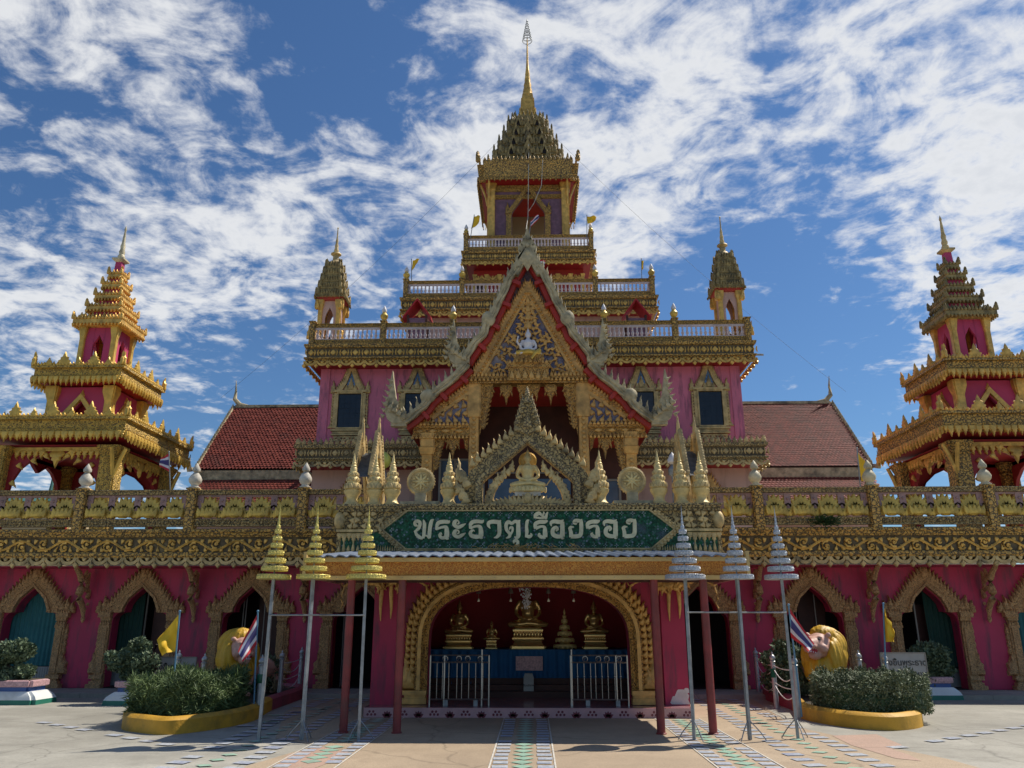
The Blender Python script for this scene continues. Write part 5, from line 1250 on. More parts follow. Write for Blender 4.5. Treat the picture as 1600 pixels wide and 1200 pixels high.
# pediment
YT = 23.05; f = Fr((0, YT, 0)); zb_, zap = gz(592, YT), gz(463, YT)
mb = MB(); mb.extr(f, [(-1.86, zb_), (0, gz(402, YT)), (1.86, zb_)], -.1, -.02); mb.extr(f, [(s * 1, 0) for s in (0,)] + [], 0, 0) if 0 else None
mb.build('pediment_back', 'mirror_blue', por)
mb = MB(); m2 = MB()
edge = [(-1.52, zb_ + .12), (0, zap), (1.52, zb_ + .12)]
for s_ in (-1, 1):
    e = [(s_ * 1.72, zb_), (0, zap + .42)]
    o2_ = offset(e, (.0)); nrm = 1 if s_ < 0 else -1
    a_ = [(s_ * 1.38, zb_ + .1), (0, zap)]; b_ = [(s_ * 1.72, zb_ + .1), (0, zap + .50)]
    band(m2, f, a_, b_, -.02, .07)
    for x, z, a in along([(s_ * 1.50, zb_ + .15), (0, zap + .18)], .12, .05): m2.relief(Fr((0, YT - .07, 0)), DIAM, x, z, .12, .12, .06, cz=0)
    for x, z, a in along(b_, .115, .04): m2.relief(Fr((0, YT - .03, 0)), HOOK, x, z - .02, .13, .22, .06, double=True, flip=-s_, ang=-s_ * .3)
    # scrolling foliage
    def curl(cx_, cz_, r, turns, s2, w_=.035):
        sp = [(cx_ + r * (1 - k / 16) * math.cos(s2 * k * turns / 15 + 1.3), YT - .02, cz_ + r * (1 - k / 16) * math.sin(s2 * k * turns / 15 + 1.3)) for k in range(15)]
        mb.tube(sp, [w_ * (1 - k / 26) for k in range(15)], 5)
        for k in range(0, 14, 2): mb.relief(Fr((0, YT - .01, 0)), HOOK, sp[k][0], sp[k][2], .13, .17, .05, ang=s2 * (k * turns / 15) + .6, flip=s2)
    for cx_, cz_, r in ((.42, zb_ + .42, .20), (.82, zb_ + .42, .20), (1.16, zb_ + .28, .13), (.50, zb_ + .92, .20), (.86, zb_ + .86, .14), (.34, zb_ + 1.36, .17), (.58, zb_ + 1.3, .11), (.20, zb_ + 1.75, .14), (.14, zb_ + 2.1, .11), (.10, zb_ + 2.4, .08), (1.36, zb_ + .2, .08)):
        curl(s_ * cx_, cz_, r, 7.0, s_)
for k in range(5): mb.relief(Fr((0, YT - .02, 0)), LEAF, 0, zb_ + 1.35 + k * .28, .26 - .03 * k, .36, .07)
mb.build('pediment_foliage', 'flame_orange', por); m2.build('pediment_border', 'flame_orange', por)
# beam
mb = MB(); f = Fr((0, YT, 0)); zbm = gz(600, YT)
mb.box(-1.95, 1.95, YT - .06, YT + .3, zbm, zb_ + .06); mb.box(-2.0, 2.0, YT - .12, YT, zb_ - .02, zb_ + .06); mb.box(-2.0, 2.0, YT - .12, YT, zbm, zbm + .05)
mb.box(-.62, .62, YT - .30, YT - .06, zb_ - .12, zb_ + .36); mb.box(-.66, .66, YT - .33, YT - .28, zb_ + .28, zb_ + .40); mb.box(-.66, .66, YT - .33, YT - .28, zb_ - .14, zb_ - .06)
mb.build('beam', 'orange', por)
mb = MB(); antefix(mb, Fr((-1.95, YT - .08, 0)), 1.3, zb_ + .05, .12, .2); antefix(mb, Fr((.65, YT - .08, 0)), 1.3, zb_ + .05, .12, .2); antefix(mb, Fr((-.62, YT - .3, 0)), 1.24, zb_ + .38, .12, .16)
antefix(mb, Fr((-1.95, YT - .12, 0)), 3.9, zbm + .06, .13, .14, poly=HOOK); 
for i in range(6): mb.relief(Fr((0, YT - .31, 0)), LEAF, -.5 + i * .2, zb_ - .1, .16, .3, .05)
mb.build('beam_crest', 'flame_orange', por)
# side wings
mb = MB(); fo = MB()
for s_ in (-1, 1):
    zw = gz(667, YT); f = Fr((0, YT, 0))
    mb.extr(f, [(s_ * 1.8, zw), (s_ * 3.45, zw), (s_ * 1.8, 8.75)], -.08, 0) if s_ > 0 else mb.extr(f, [(-3.45, zw), (-1.8, zw), (-1.8, 8.75)], -.08, 0)
    band(fo, f, [(s_ * 3.15, zw + .04), (s_ * 1.8, 8.42)], [(s_ * 3.45, zw + .04), (s_ * 1.8, 8.72)], 0, .07)
    for x, z, a in along([(s_ * 3.3, zw + .12), (s_ * 1.85, 8.56)], .12, .03): fo.relief(Fr((0, YT - .07, 0)), DIAM, x, z, .11, .11, .05, cz=0)
    for x, z, a in along([(s_ * 3.45, zw + .06), (s_ * 1.85, 8.7)], .11, .03): fo.relief(Fr((0, YT - .03, 0)), HOOK, x, z - .02, .13, .2, .05, double=True, flip=-s_, ang=-s_ * .3)
    for i in range(5):
        for j in range(4 - (i + 1) // 2):
            fo.relief(Fr((0, YT, 0)), HOOK, s_ * (1.95 + i * .24), zw + .12 + j * .24, .2, .26, .07, flip=s_ if (i + j) % 2 else -s_, ang=s_ * (.5 if j % 2 else -.3))
    wb = MB(); wb.box(s_ * 1.78, s_ * 3.5, YT - .05, YT + .2, zw - .26, zw); wb.box(s_ * 1.78, s_ * 3.58, YT - .12, YT + .1, zw - .04, zw + .03); wb.box(s_ * 1.78, s_ * 3.52, YT - .10, YT + .1, zw - .30, zw - .24); wb.build('side_beam', 'orange', por)
    f5 = Fr((min(s_ * 1.8, s_ * 3.55), YT - .11, 0)); antefix(fo, f5, 1.75, zw - .38, .12, .14, poly=HOOK); antefix(fo, f5, 1.75, zw + .02, .12, .14)
    for i in range(4): fo.relief(Fr((0, YT - .06, 0)), DIAM, s_ * (2.1 + i * .4), zw - .13, .3, .14, .04, cz=0)
mb.build('side_gable', 'mirror_blue', por); fo.build('side_gable_foliage', 'flame_orange', por)
for s_ in (-1, 1):
    mb = MB(); column(mb, s_ * 1.66, YT + .12, 4.06, zbm + .02, .145); mb.rect(s_ * 1.66, YT + .12, [(.19, .19, 7.7), (.23, .23, 7.95), (.21, .21, 8.0), (.20, .20, 8.7)], notch=.18)
    for k in range(22): mb.relief(Fr((0, YT - .04, 0)), DIAM, s_ * 1.66, 4.6 + k * .145, .15, .15, .04, cz=0)
    mb.build('column', 'flame_orange', por)
    mb = MB(); column(mb, s_ * 3.05, YT + .12, 4.06, gz(678, YT), .16); mb.rect(s_ * 3.05, YT + .12, [(.20, .20, 6.55), (.25, .25, 6.75), (.21, .21, 6.8), (.25, .25, 7.2)], notch=.18)
    for k in range(12): mb.relief(Fr((0, YT - .05, 0)), DIAM, s_ * 3.05, 4.7 + k * .15, .16, .16, .04, cz=0)
    mb.build('column', 'flame_orange', por)
# carved spandrels and pendants
mb = MB()
def spandrel(x, z, w_, h, s_):
    pts = [(x, z), (x + s_ * w_, z), (x + s_ * w_ * .92, z - h * .10), (x + s_ * w_ * 1.0, z - h * .22), (x + s_ * w_ * .72, z - h * .36), (x + s_ * w_ * .70, z - h * .50), (x + s_ * w_ * .45, z - h * .62), (x + s_ * w_ * .36, z - h * .76), (x + s_ * w_ * .16, z - h * .86), (x + s_ * .02, z - h)]
    mb.extr(Fr((0, YT, 0)), pts if s_ < 0 else pts[::-1], -.06, .02)
    for k in range(9):
        t = k / 9; mb.relief(Fr((0, YT - .02, 0)), HOOK, x + s_ * w_ * (.55 - .45 * t), z - h * (.16 + .78 * t), w_ * .5, w_ * .55, .05, flip=s_, ang=s_ * (-.9))
    sp = [(x + s_ * (w_ * .72 + .15 * math.cos(k * .7) * (1 - k / 10)), YT - .03, z - h * .17 + .15 * math.sin(k * .7) * (1 - k / 10)) for k in range(9)]
    mb.tube(sp, .03, 5)
def pendant(x, z, w_, h):
    mb.relief(Fr((0, YT - .0, 0)), PEND, x, z, w_ * .8, h * .85, .08, double=True, cz=-.5)
    for s_ in (-1, 1): mb.relief(Fr((0, YT - .02, 0)), HOOK, x + s_ * w_ * .22, z - h * .12, w_ * .5, -h * .42, .05, double=True, flip=s_, ang=s_ * .25)
for s_ in (-1, 1):
    spandrel(s_ * 1.50, zbm, .42, 1.6, -s_); spandrel(s_ * 2.88, gz(680, YT), .34, 1.2, -s_); spandrel(s_ * 1.82, gz(680, YT), .16, .5, s_)
    pendant(s_ * .68, zbm, .40, .72); pendant(s_ * 2.28, gz(680, YT), .42, .78)
pendant(0, zbm, .55, .8)
for s_ in (-1, 1): mb.relief(Fr((0, YT - .0, 0)), HOOK, s_ * .22, zbm, .3, -.5, .06, double=True, flip=s_)
mb.build('spandrel', 'orange', por)
# inside the portico
mb = MB(); mb.box(-1.75, 1.75, 23.4, 27.0, zbm - .02, zbm + .02)
for s_ in (-1, 1): mb.box(s_ * 1.78, s_ * 3.5, 23.3, 27.0, gz(672, YT), gz(672, YT) + .03)
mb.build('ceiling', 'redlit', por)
mb = MB(); mb.box(-3.4, 3.4, 25.6, 25.7, 4.06, 9.0); mb.build('back_wall', 'wood', por)
mb = MB()
for x0, x1, z0, z1 in ((-1.35, 1.35, 5.25, 6.25), (-2.95, -1.95, 4.1, 6.9), (1.95, 2.95, 4.1, 6.2)): mb.box(x0, x1, 25.55, 25.58, z0, z1)
mb.build('window', 'bluewin', por)
mb = MB()
for x0, x1, z0, z1 in ((-2.95, -1.95, 4.1, 6.9), (1.95, 2.95, 4.1, 6.2), (-1.5, 1.5, 4.1, 6.45)):
    for x in (x0, (x0 + x1) / 2, x1): mb.box(x - .035, x + .035, 25.50, 25.55, z0, z1)
    for z in (z1, z0 + (z1 - z0) * .62): mb.box(x0, x1, 25.515, 25.55, z - .03, z + .03)
mb.build('window_frame', 'frame', por)
mb = MB()
for i in range(58): mb.tube([(-3.0 + i * .105, 23.5, 4.2), (-3.0 + i * .105, 23.5, 5.0)], .009, 4)
mb.tube([(-3, 23.5, 5.0), (3, 23.5, 5.0)], .02, 5); mb.tube([(-3, 23.5, 4.2), (3, 23.5, 4.2)], .015, 5); mb.build('iron_railing', 'galv', por)
# seated deity on the pediment
def seated(mb, c, s, halo=False, hair=True, usn=True, leg=True):
    """a figure seated cross-legged, as one lump to be melted together; s = overall height / 1.0"""
    x, y, z = c; q = lambda a, b, d: (x + a * s, y + b * s, z + d * s)
    mb.ball(q(0, .02, .10), .23 * s, .15 * s, .10 * s, 14, 8)
    for e in (-1, 1):
        mb.tube([q(e * .08, .02, .09), q(e * .24, -.05, .075), q(e * .36, -.07, .06)], [.085 * s, .075 * s, .05 * s], 9)
        mb.ball(q(e * .345, -.07, .06), .06 * s, .06 * s, .05 * s, 8, 6)
        mb.tube([q(e * .35, -.08, .055), q(e * .18, -.16, .065), q(-e * .05, -.18, .075 + .02 * (e > 0))], [.055 * s, .048 * s, .035 * s], 8)
        mb.tube([q(e * .155, .02, .475), q(e * .225, .03, .36), q(e * .235, .01, .27)], [.058 * s, .05 * s, .042 * s], 9)
        mb.tube([q(e * .235, .01, .265), q(e * .17, -.08, .20), q(e * .05, -.14, .165)], [.043 * s, .036 * s, .028 * s], 8)
        mb.ball(q(e * .03, -.145, .16), .05 * s, .03 * s, .02 * s, 8, 6)
        mb.ball(q(e * .155, .02, .48), .06 * s, .055 * s, .05 * s, 8, 6)
        mb.tube([q(e * .078, .01, .70), q(e * .084, .01, .62)], [.016 * s, .010 * s], 6)
    mb.tube([q(0, .02, .12), q(0, .02, .27), q(0, .015, .40), q(0, .02, .49), q(0, .02, .54)], [.15 * s, .125 * s, .165 * s, .13 * s, .05 * s], 14)
    mb.tube([q(0, .015, .50), q(0, .01, .60)], [.052 * s, .05 * s], 10)
    mb.ball(q(0, 0, .665), .078 * s, .085 * s, .10 * s, 14, 10)
    mb.ball(q(0, -.085, .655), .012 * s, .018 * s, .025 * s, 6, 5)
    if hair: mb.ball(q(0, .015, .70), .083 * s, .088 * s, .075 * s, 12, 8)
    if usn: mb.tube([q(0, .01, .76), q(0, .01, .81), q(0, .01, .845), q(0, .01, .92)], [.05 * s, .042 * s, .022 * s, .004 * s], 9)
mb = MB(); sx_, sz_ = at(821, 556, YT - .25); 
seated(mb, (0, YT - .2, sz_), 1.05)
mb.tube([(-.22, YT - .25, sz_ + .3), (-.34, YT - .35, sz_ + .42), (-.30, YT - .36, sz_ + .62)], [.045, .04, .03], 8)
remesh(mb, 'deity_relief', 'fwhite', por, .022)
mb = MB(); mb.box(-.42, .42, YT - .36, YT - .05, zb_ + .38, sz_ + .02); antefix(mb, Fr((-.42, YT - .36, 0)), .84, zb_ + .40, .14, .2); mb.build('deity_seat', 'orange', por)
mb = MB(); mb.tube([(-.36, YT - .30, sz_ + .08), (0, YT - .38, sz_ + .10), (.38, YT - .30, sz_ + .06)], [.07, .09, .07], 8); mb.tube([(.36, YT - .31, sz_ + .16), (.22, YT - .40, sz_ + .04), (.10, YT - .40, sz_ - .14)], [.07, .06, .04], 8)
mb.build('deity_cloth', 'lotus', por)

# ================================================================ small corner turrets
def turret(s_, label):
    cx_, cy_ = s_ * 7.86, 28.95; z0 = zB1; t = thing('corner_turret', label, 'turret', (cx_, cy_, z0), 'corner turrets')
    y0 = cy_ - .52; zz = lambda py: zt(py, y0, 515 if s_ < 0 else 1130); off = 0 if s_ < 0 else -14
    ze = zz(467 + off); zr = zz(404 + off); zp = zz(395 + off); ztop = zt(355 if s_ < 0 else 338, cy_, 520 if s_ < 0 else 1127)
    mb = MB()
    for a in (-1, 1):
        for b in (-1, 1): mb.rect(cx_ + a * .36, cy_ + b * .36, [(.13, .13, z0), (.13, .13, z0 + .2), (.085, .085, z0 + .3), (.085, .085, ze - .4), (.13, .13, ze - .2), (.14, .14, ze)], notch=.2)
    for f, L in sides(cx_, cy_, .5, .5, True):
        for a in (.05, L - .05): mb.relief(f, HOOK, a, ze - .42, .2, .42, .08, double=True, flip=-1 if a < .5 else 1)
    mb.build('column', 'flame', t)
    mb = MB()
    for f, L in sides(cx_, cy_, .36, .36, True): 
        f2 = Fr(f.p(.36, 0), f.u, f.v, f.n); wall_open(mb, f2, -.30, .30, z0, ze, [(-.17, z0), (-.17, ze - .75), (-.12, ze - .55), (0, ze - .3), (.12, ze - .55), (.17, ze - .75), (.17, z0)], .06)
    mb.build('arch_wall', 'pale', t, smooth=False)
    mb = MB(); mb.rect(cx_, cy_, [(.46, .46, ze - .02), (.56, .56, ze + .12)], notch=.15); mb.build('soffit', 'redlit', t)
    mb = MB(); spire_roof(mb, cx_, cy_, .58, ze + .12, .27, zr, 5, .18, .13, .8)
    for f, L in sides(cx_, cy_, .58, .58, True): fringe(mb, f, L, ze + .16, .16, .12, -.02, .04)
    mb.build('turret_roof', 'roof_old', t)
    mb = MB(); mb.lathe((cx_, cy_, 0), [(.26, zr), (.22, zr + .08), (.13, zr + .15), (.12, zr + .35), (.22, zr + .42), (.20, zr + .47), (.08, zr + .52), (.10, zr + .62), (.065, zr + .72), (.08, zr + .8), (.05, zr + .95), (.06, zr + 1.02), (.03, zr + 1.2), (.02, ztop - .1), (.035, ztop - .05), (0, ztop)], 10)
    mb.build('finial', 'flame_old', t)
    mb = MB()
    for a in (-1, 1): mb.relief(Fr((cx_, cy_ - .8, 0)), FLAME, a * .62, z0 + .7, .2, .55, .07, double=True, flip=-a)
    mb.build('flame_ornament', 'flame', t)
    st = thing('seated_statue', 'small dark robed statue sitting inside the ' + ('left' if s_ < 0 else 'right') + ' corner turret', 'statue', (cx_, cy_, z0), 'statues in the turrets')
    mb = MB(); mb.box(cx_ - .2, cx_ + .2, cy_ - .2, cy_ + .2, z0, z0 + .45); mb.build('pedestal', 'gold', st)
    mb = MB(); seated(mb, (cx_, cy_, z0 + .45), .85); remesh(mb, 'figure', 'robe', st, .02)
turret(-1, 'small grey gold turret with arched openings on the left corner of the pink storey')
turret(1, 'small grey gold turret with arched openings on the right corner of the pink storey')
# spirit houses on the wide terrace
for s_, px, nm in ((-1, 652, 'left'), (1, 994, 'right')):
    x = xt(px, 485, 28.6); z0 = zB1 + .0; t = thing('spirit_house', f'small peaked dark red shelter on the pink storey terrace, {nm} of the portico gable', 'shelter', (x, 28.6, z0), 'terrace shelters')
    ze, za = zt(492, 28.6, px), zt(467, 28.6, px)
    mb = MB()
    for a in (-1, 1):
        for b in (0, .7): mb.box(x + a * .36 - .04, x + a * .36 + .04, 28.6 + b, 28.68 + b, z0, ze)
    mb.build('post', 'wood', t)
    mb = MB(); mb.box(x - .34, x + .34, 28.66, 28.70, z0, ze - .1); mb.build('panel', 'violet', t)
    mb = MB()
    for a in (-1, 1): mb.extr(Fr((x, 28.5, 0)), [(0, za), (a * .56, ze - .1), (a * .56, ze - .18), (0, za - .09)][:: (1 if a > 0 else -1)], -.95, .0)
    mb.build('roof', 'shrine_red', t)

# ================================================================ corner pavilions
def pavilion(s_, label):
    cx_, cy_ = s_ * 15.05, 26.0; t = thing('corner_pavilion', label, 'pavilion', (cx_, cy_, 4.06), 'corner pavilions')
    g1 = ('gold_bright' if s_ < 0 else 'gold_bright'); G = 'flame_bright' if s_ < 0 else 'flame'; GR = 'gold_bright' if s_ < 0 else 'gold'  # left gets brighter golds, sunlight put into the colour; right stays duller
    zA, zAt = 7.15, 7.95
    mb = MB(); hc = 1.78
    for a in (-1, 1):
        for b in (-1, 1): column(mb, cx_ + a * hc, cy_ + b * hc, 4.06, zA - .05, .27)
    for b in (-1, 1): 
        column(mb, cx_ - s_ * .0 + 0, cy_ + b * hc, 4.06, zA - .05, .12) if 0 else None
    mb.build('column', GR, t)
    # red arched screens between columns
    mb = MB(); go = MB()
    for f, L in sides(cx_, cy_, hc, hc, True):
        f2 = Fr(f.p(hc, 0), f.u, f.v, f.n)
        AR = [(a, b - .10 if b > 5 else b) for a, b in [(-1.44, 4.06), (-1.44, 5.5), (-1.36, 6.1), (-1.14, 6.52), (-.8, 6.82), (-.42, 6.98), (-.28, 6.88), (0, 6.7), (.28, 6.88), (.42, 6.98), (.8, 6.82), (1.14, 6.52), (1.36, 6.1), (1.44, 5.5), (1.44, 4.06)]]
        wall_open(mb, f2, -1.6, 1.6, 4.06, zA, AR, .12)
        go.fbox(f2, -1.5, 1.5, zA - .18, zA - .06, 0, .06)
        if f.n.y > .5 or f.n.x * s_ > .5: continue
        for q in (-1, 1):
            for k in range(7):
                tt = k / 6; A_ = AR[1 + int(tt * 4.9)]; go.relief(Fr(f2.p(0, 0, .03), f2.u, f2.v, f2.n), HOOK, q * (abs(A_[0]) - .02 + .1 * (k % 2)), A_[1] + .14 * (k % 2), .20, .26, .06, double=True, flip=q, ang=q * 2.4)
            for k in range(5): go.relief(Fr(f2.p(0, 0, .02), f2.u, f2.v, f2.n), FLAME, q * (1.3 - .2 * k), 7.02, .22, -.30, .06, double=True, flip=q)
        go.relief(Fr(f2.p(0, 0, .03), f2.u, f2.v, f2.n), PEND, 0, 6.98, .42, .50, .08, double=True, cz=-.5)
        for q in (-1, 1): go.tube([f2.p(q * 1.98, z_, c_) for z_, c_ in ((5.6, .12), (6.1, .2), (6.6, .34), (7.0, .5))], [.03, .06, .07, .06], 6)
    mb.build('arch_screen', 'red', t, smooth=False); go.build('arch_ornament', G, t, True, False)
    mb = MB(); mb.box(cx_ - 1.85, cx_ + 1.85, cy_ - 1.85, cy_ + 1.85, zA - .02, zA + .02); mb.build('ceiling', 'red', t)
    def eave(h, z0, z1, fw, big, wh):
        mb = MB(); H = z1 - z0
        mb.rect(cx_, cy_, [(h - .15, h - .15, z0 + .18), (h - .05, h - .05, z0 + .24), (h, h, z0 + H * .52), (h - .05, h - .05, z0 + H * .56), (h - .05, h - .05, z0 + H * .86), (h + .04, h + .04, z0 + H * .90), (h + .04, h + .04, z1), (h - .4, h - .4, z1 + .03)])
        m2 = MB()
        for f, L in sides(cx_, cy_, h, h, True):
            antefix(m2, f, L, z0 + .34, fw * .62, -.24, -.0, 0, poly=FLAME, d=.05); antefix(m2, Fr(f.p(fw * .4, 0, .03), f.u, f.v, f.n), L - fw * .8, z0 + .34, fw * .9, -.34, .0, 0, poly=LEAF, d=.05)
            antefix(m2, f, L, z1, fw * .55, .13, -.02, 0)
            n = max(2, round(L / (fw * 2.6))); wd = L / n
            for i in range(n + 1):
                k = 1.0 if i % 2 == 0 else .6
                if i in (0, n): m2.relief(Fr(f.p(0, 0, -.03), f.u, f.v, f.n), FLAME, i * wd, z1, .22, .46, .06, double=True, flip=1 if i == 0 else -1); continue
                m2.relief(Fr(f.p(0, 0, -.03), f.u, f.v, f.n), LEAF, i * wd, z1, .40 * k, .50 * k, .05, double=True)
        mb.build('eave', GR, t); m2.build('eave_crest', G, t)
        mb = MB(); mb.rect(cx_, cy_, [(h - .18, h - .18, z0 + .15), (h - .18, h - .18, z0 + .175)]); mb.build('soffit', 'red', t)
    eave(2.42, 7.15, zAt, .24, 1, 2.0)
    # second storey
    z2, z3 = zAt + .03, 9.35; mb = MB(); h = .98
    for f, L in sides(cx_, cy_, h, h, True):
        f2 = Fr(f.p(h, 0), f.u, f.v, f.n); wall_open(mb, f2, -h, h, z2, z3, [(-.34, z2), (-.34, z2 + .40), (-.2, z2 + .6), (0, z2 + .85), (.2, z2 + .6), (.34, z2 + .40), (.34, z2)], .12)
    mb.build('upper_wall', 'pav', t, smooth=False)
    mb = MB(); mb.box(cx_ - .7, cx_ + .7, cy_ - .7, cy_ + .7, z2, z3 - .1); mb.build('inner_dark', 'shrine_red', t)
    mb = MB()
    for a in (-1, 1):
        for b in (-1, 1): mb.rect(cx_ + a * h, cy_ + b * h, [(.2, .2, z2), (.2, .2, z2 + .15), (.14, .14, z2 + .25), (.14, .14, z3 - .5), (.22, .22, z3 - .2), (.22, .22, z3)], notch=.2)
    for f, L in sides(cx_, cy_, h, h, True):
        f2 = Fr(f.p(h, 0, .0), f.u, f.v, f.n); P_ = [(-.38, z2), (-.38, z2 + .42), (0, z2 + .92), (.38, z2 + .42), (.38, z2)]
        Q_ = [(-.54, z2), (-.54, z2 + .46), (0, z2 + 1.14), (.54, z2 + .46), (.54, z2)]; band(mb, f2, P_, Q_, 0, .1)
        mb.relief(f2, LEAF, 0, z2 + 1.0, .16, .28, .06, double=True)
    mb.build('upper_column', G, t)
    eave(1.52, 9.25, 9.95, .20, 1, 1.1)
    z4, z5 = 9.98, 11.75; mb = MB(); h = .56
    for f, L in sides(cx_, cy_, h, h, True):
        f2 = Fr(f.p(h, 0), f.u, f.v, f.n); wall_open(mb, f2, -h, h, z4, z5, [(-.18, z4 + .15), (-.19, z4 + 1.0), (-.15, z4 + 1.15), (-.10, z4 + 1.22), (0, z4 + 1.42), (.10, z4 + 1.22), (.15, z4 + 1.15), (.19, z4 + 1.0), (.18, z4 + .15)], .1)
    mb.build('top_wall', 'pav', t, smooth=False)
    mb = MB()
    for a in (-1, 1):
        for b in (-1, 1): mb.rect(cx_ + a * h, cy_ + b * h, [(.13, .13, z4), (.09, .09, z4 + .1), (.09, .09, z5 - .5), (.15, .15, z5 - .1), (.15, .15, z5)], notch=.2)
    for f, L in sides(cx_, cy_, h, h, True):
        for a in (0, L): mb.relief(f, HOOK, a, z5 - .5, .26, .5, .08, double=True, flip=-1 if a < .5 else 1)
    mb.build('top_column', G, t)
    # stacked top roofs
    mb = MB(); pk = MB(); zc = z5 - .08; hh = [.86, .62, .47, .35, .24]; st = [.64, .48, .50, .46, .40]
    GO = 'flame_old'
    for i, (h, H) in enumerate(zip(hh, st)):
        mb.rect(cx_, cy_, [(h * .85, h * .85, zc), (h, h, zc + H * .12), (h, h, zc + H * .34), (h * .9, h * .9, zc + H * .42), (h * .6, h * .6, zc + H * .55)])
        for f, L in sides(cx_, cy_, h, h, True):
            antefix(mb, f, L, zc + H * .14, .12, -.13, 0, 0, poly=FLAME); antefix(mb, f, L, zc + H * .34, .12, .17, -.02, 0, jit=.15)
            if i == 0: antefix(mb, Fr(f.p(.12, 0, -.16), f.u, f.v, f.n), L - .24, zc + H * .5, .13, .20, 0, 0, jit=.15)
            for a in (0, L): mb.relief(f, FLAME, a, zc + H * .34, .14, .28, .06, double=True, flip=1 if a < .3 else -1)
        if i < 4: pk.rect(cx_, cy_, [(hh[i + 1] * .72, hh[i + 1] * .72, zc + H * .4), (hh[i + 1] * .72, hh[i + 1] * .72, zc + H + .1)])
        zc += H
    mb.build('stacked_roof', 'roof_old' if s_ > 0 else 'flame', t);  # darker gold puts shade into the right-hand roof
    pk.rect(cx_, cy_, [(.13, .13, zc - .2), (.11, .11, zc + .35)]); pk.build('roof_neck', 'pav', t)
    ztip = 15.98
    mb = MB(); mb.rect(cx_, cy_, [(.12, .12, zc + .28), (.22, .22, zc + .36), (.22, .22, zc + .42), (.1, .1, zc + .46)])
    mb.lathe((cx_, cy_, 0), [(.12, zc + .45), (.13, zc + .55), (.09, zc + .62), (.11, zc + .72), (.075, zc + .85), (.09, zc + .95), (.06, zc + 1.1), (.05, zc + 1.35), (.03, ztip - .25), (.05, ztip - .18), (0, ztip)], 10); mb.build('finial', 'bud' if s_ < 0 else 'flame_old', t)
pavilion(-1, 'tiered gold and magenta pavilion with red arches at the left end, side sunlit')
pavilion(1, 'tiered gold and magenta pavilion with red arches at the right end, in shade')

# ================================================================ tiled side halls
def side_hall(s_, label):
    t = thing('side_hall', label, 'hall', (s_ * 12, 38, 4.06), 'side halls')
    rx, ex = 16.6, 15.8; yr, ye = 40.0, 36.2; zr, ze = 12.75, zt(733, 36.2, 400)
    xi = 7.9
    mb = MB(); slope = math.dist((ye, ze), (yr, zr)); nr = 36
    for i in range(nr):
        t0 = i / nr; t1 = (i + 1.55) / nr; n = 46
        for j in range(n):
            xa = xi + (ex - xi) * (j + (.5 if i % 2 else 0)) / n; xb = xi + (ex - xi) * (j + 1 + (.5 if i % 2 else 0)) / n; xm = (xa + xb) / 2
            if xb > ex + .2: continue
            P = lambda x, t_, e: (s_ * (x + (rx - ex) * min(t_, 1) * .0), ye + (yr - ye) * min(t_, 1) - .045 * e, ze + (zr - ze) * min(t_, 1) + .045 * e)
            j_ = random.uniform(-.15, .15)
            mb.face([P(xm, t0 - .012, 1 + j_), P(xb, t0 + .35 / nr, .9 + j_), P(xb, t1, 0), P(xa, t1, 0), P(xa, t0 + .35 / nr, .9 + j_)])
    for i in range(16):
        t0 = i / 16; n = 46
        for j in range(n):
            xa = xi - .3 + (ex + .2 - xi) * (j + (.5 if i % 2 else 0)) / n; xb = xa + (ex + .2 - xi) / n; xm = (xa + xb) / 2
            P = lambda x, t_, e: (s_ * x, 34.2 + 2.0 * min(t_, 1) - .045 * e, 6.4 + (ze - .5 - 6.4) * min(t_, 1) + .045 * e)
            mb.face([P(xm, t0 - .02, 1), P(xb, t0 + .35 / 16, .9), P(xb, t0 + 1.55 / 16, 0), P(xa, t0 + 1.55 / 16, 0), P(xa, t0 + .35 / 16, .9)])
    mb.build('roof_tiles', 'tile', t, smooth=False)
    mb = MB(); mb.box(s_ * 7.7, s_ * ex, 36.3, 44, 4.06, ze - .08); mb.build('wall', 'pale', t)
    mb = MB(); mb.face([(s_ * xi, ye + .05, ze - .03), (s_ * ex, ye + .05, ze - .03), (s_ * ex, yr, zr - .08), (s_ * xi, yr, zr - .08)]); mb.face([(s_ * xi, yr, zr - .08), (s_ * ex, yr, zr - .08), (s_ * ex, 44, ze), (s_ * xi, 44, ze)])
    mb.face([(s_ * ex, ye + .05, ze - .03), (s_ * ex, yr, zr - .08), (s_ * ex, 44, ze)]); mb.build('roof_board', 'wood', t, smooth=False)
    mb = MB(); mb.box(s_ * xi, s_ * (ex - .1), yr - .12, yr + .12, zr - .05, zr + .10); mb.box(s_ * xi, s_ * ex, ye - .02, ye + .1, ze - .5, ze - .06)
    mb.tube([(s_ * ex, ye - .05, ze - .05), (s_ * (ex + .02), ye + 1.9, ze + (zr - ze) * .48), (s_ * ex, yr, zr)], [.10, .10, .11], 6)
    mb.tube([(s_ * (ex - .9), yr, zr + .02), (s_ * (ex - .3), yr, zr + .12), (s_ * ex, yr, zr + .45), (s_ * (ex - .02), yr, zr + .9), (s_ * (ex + .04), yr, zr + 1.5)], [.08, .14, .12, .06, .015], 8)
    for i in range(26):
        tt = i / 26; mb.relief(Fr((s_ * ex, 0, 0), (0, 1, 0), (0, 0, 1), (s_, 0, 0)), HOOK, ye + (yr - ye) * tt, ze + (zr - ze) * tt, .16, .26, .05, double=True, flip=-1)
    mb.tube([(s_ * (ex + .02), ye - .1, ze), (s_ * (ex + .1), ye - .45, ze - .1), (s_ * (ex + .1), ye - .6, ze + .2), (s_ * (ex + .1), ye - .5, ze + .6)], [.1, .14, .09, .02], 6)
    mb.build('ridge_trim', 'flame_grey', t)
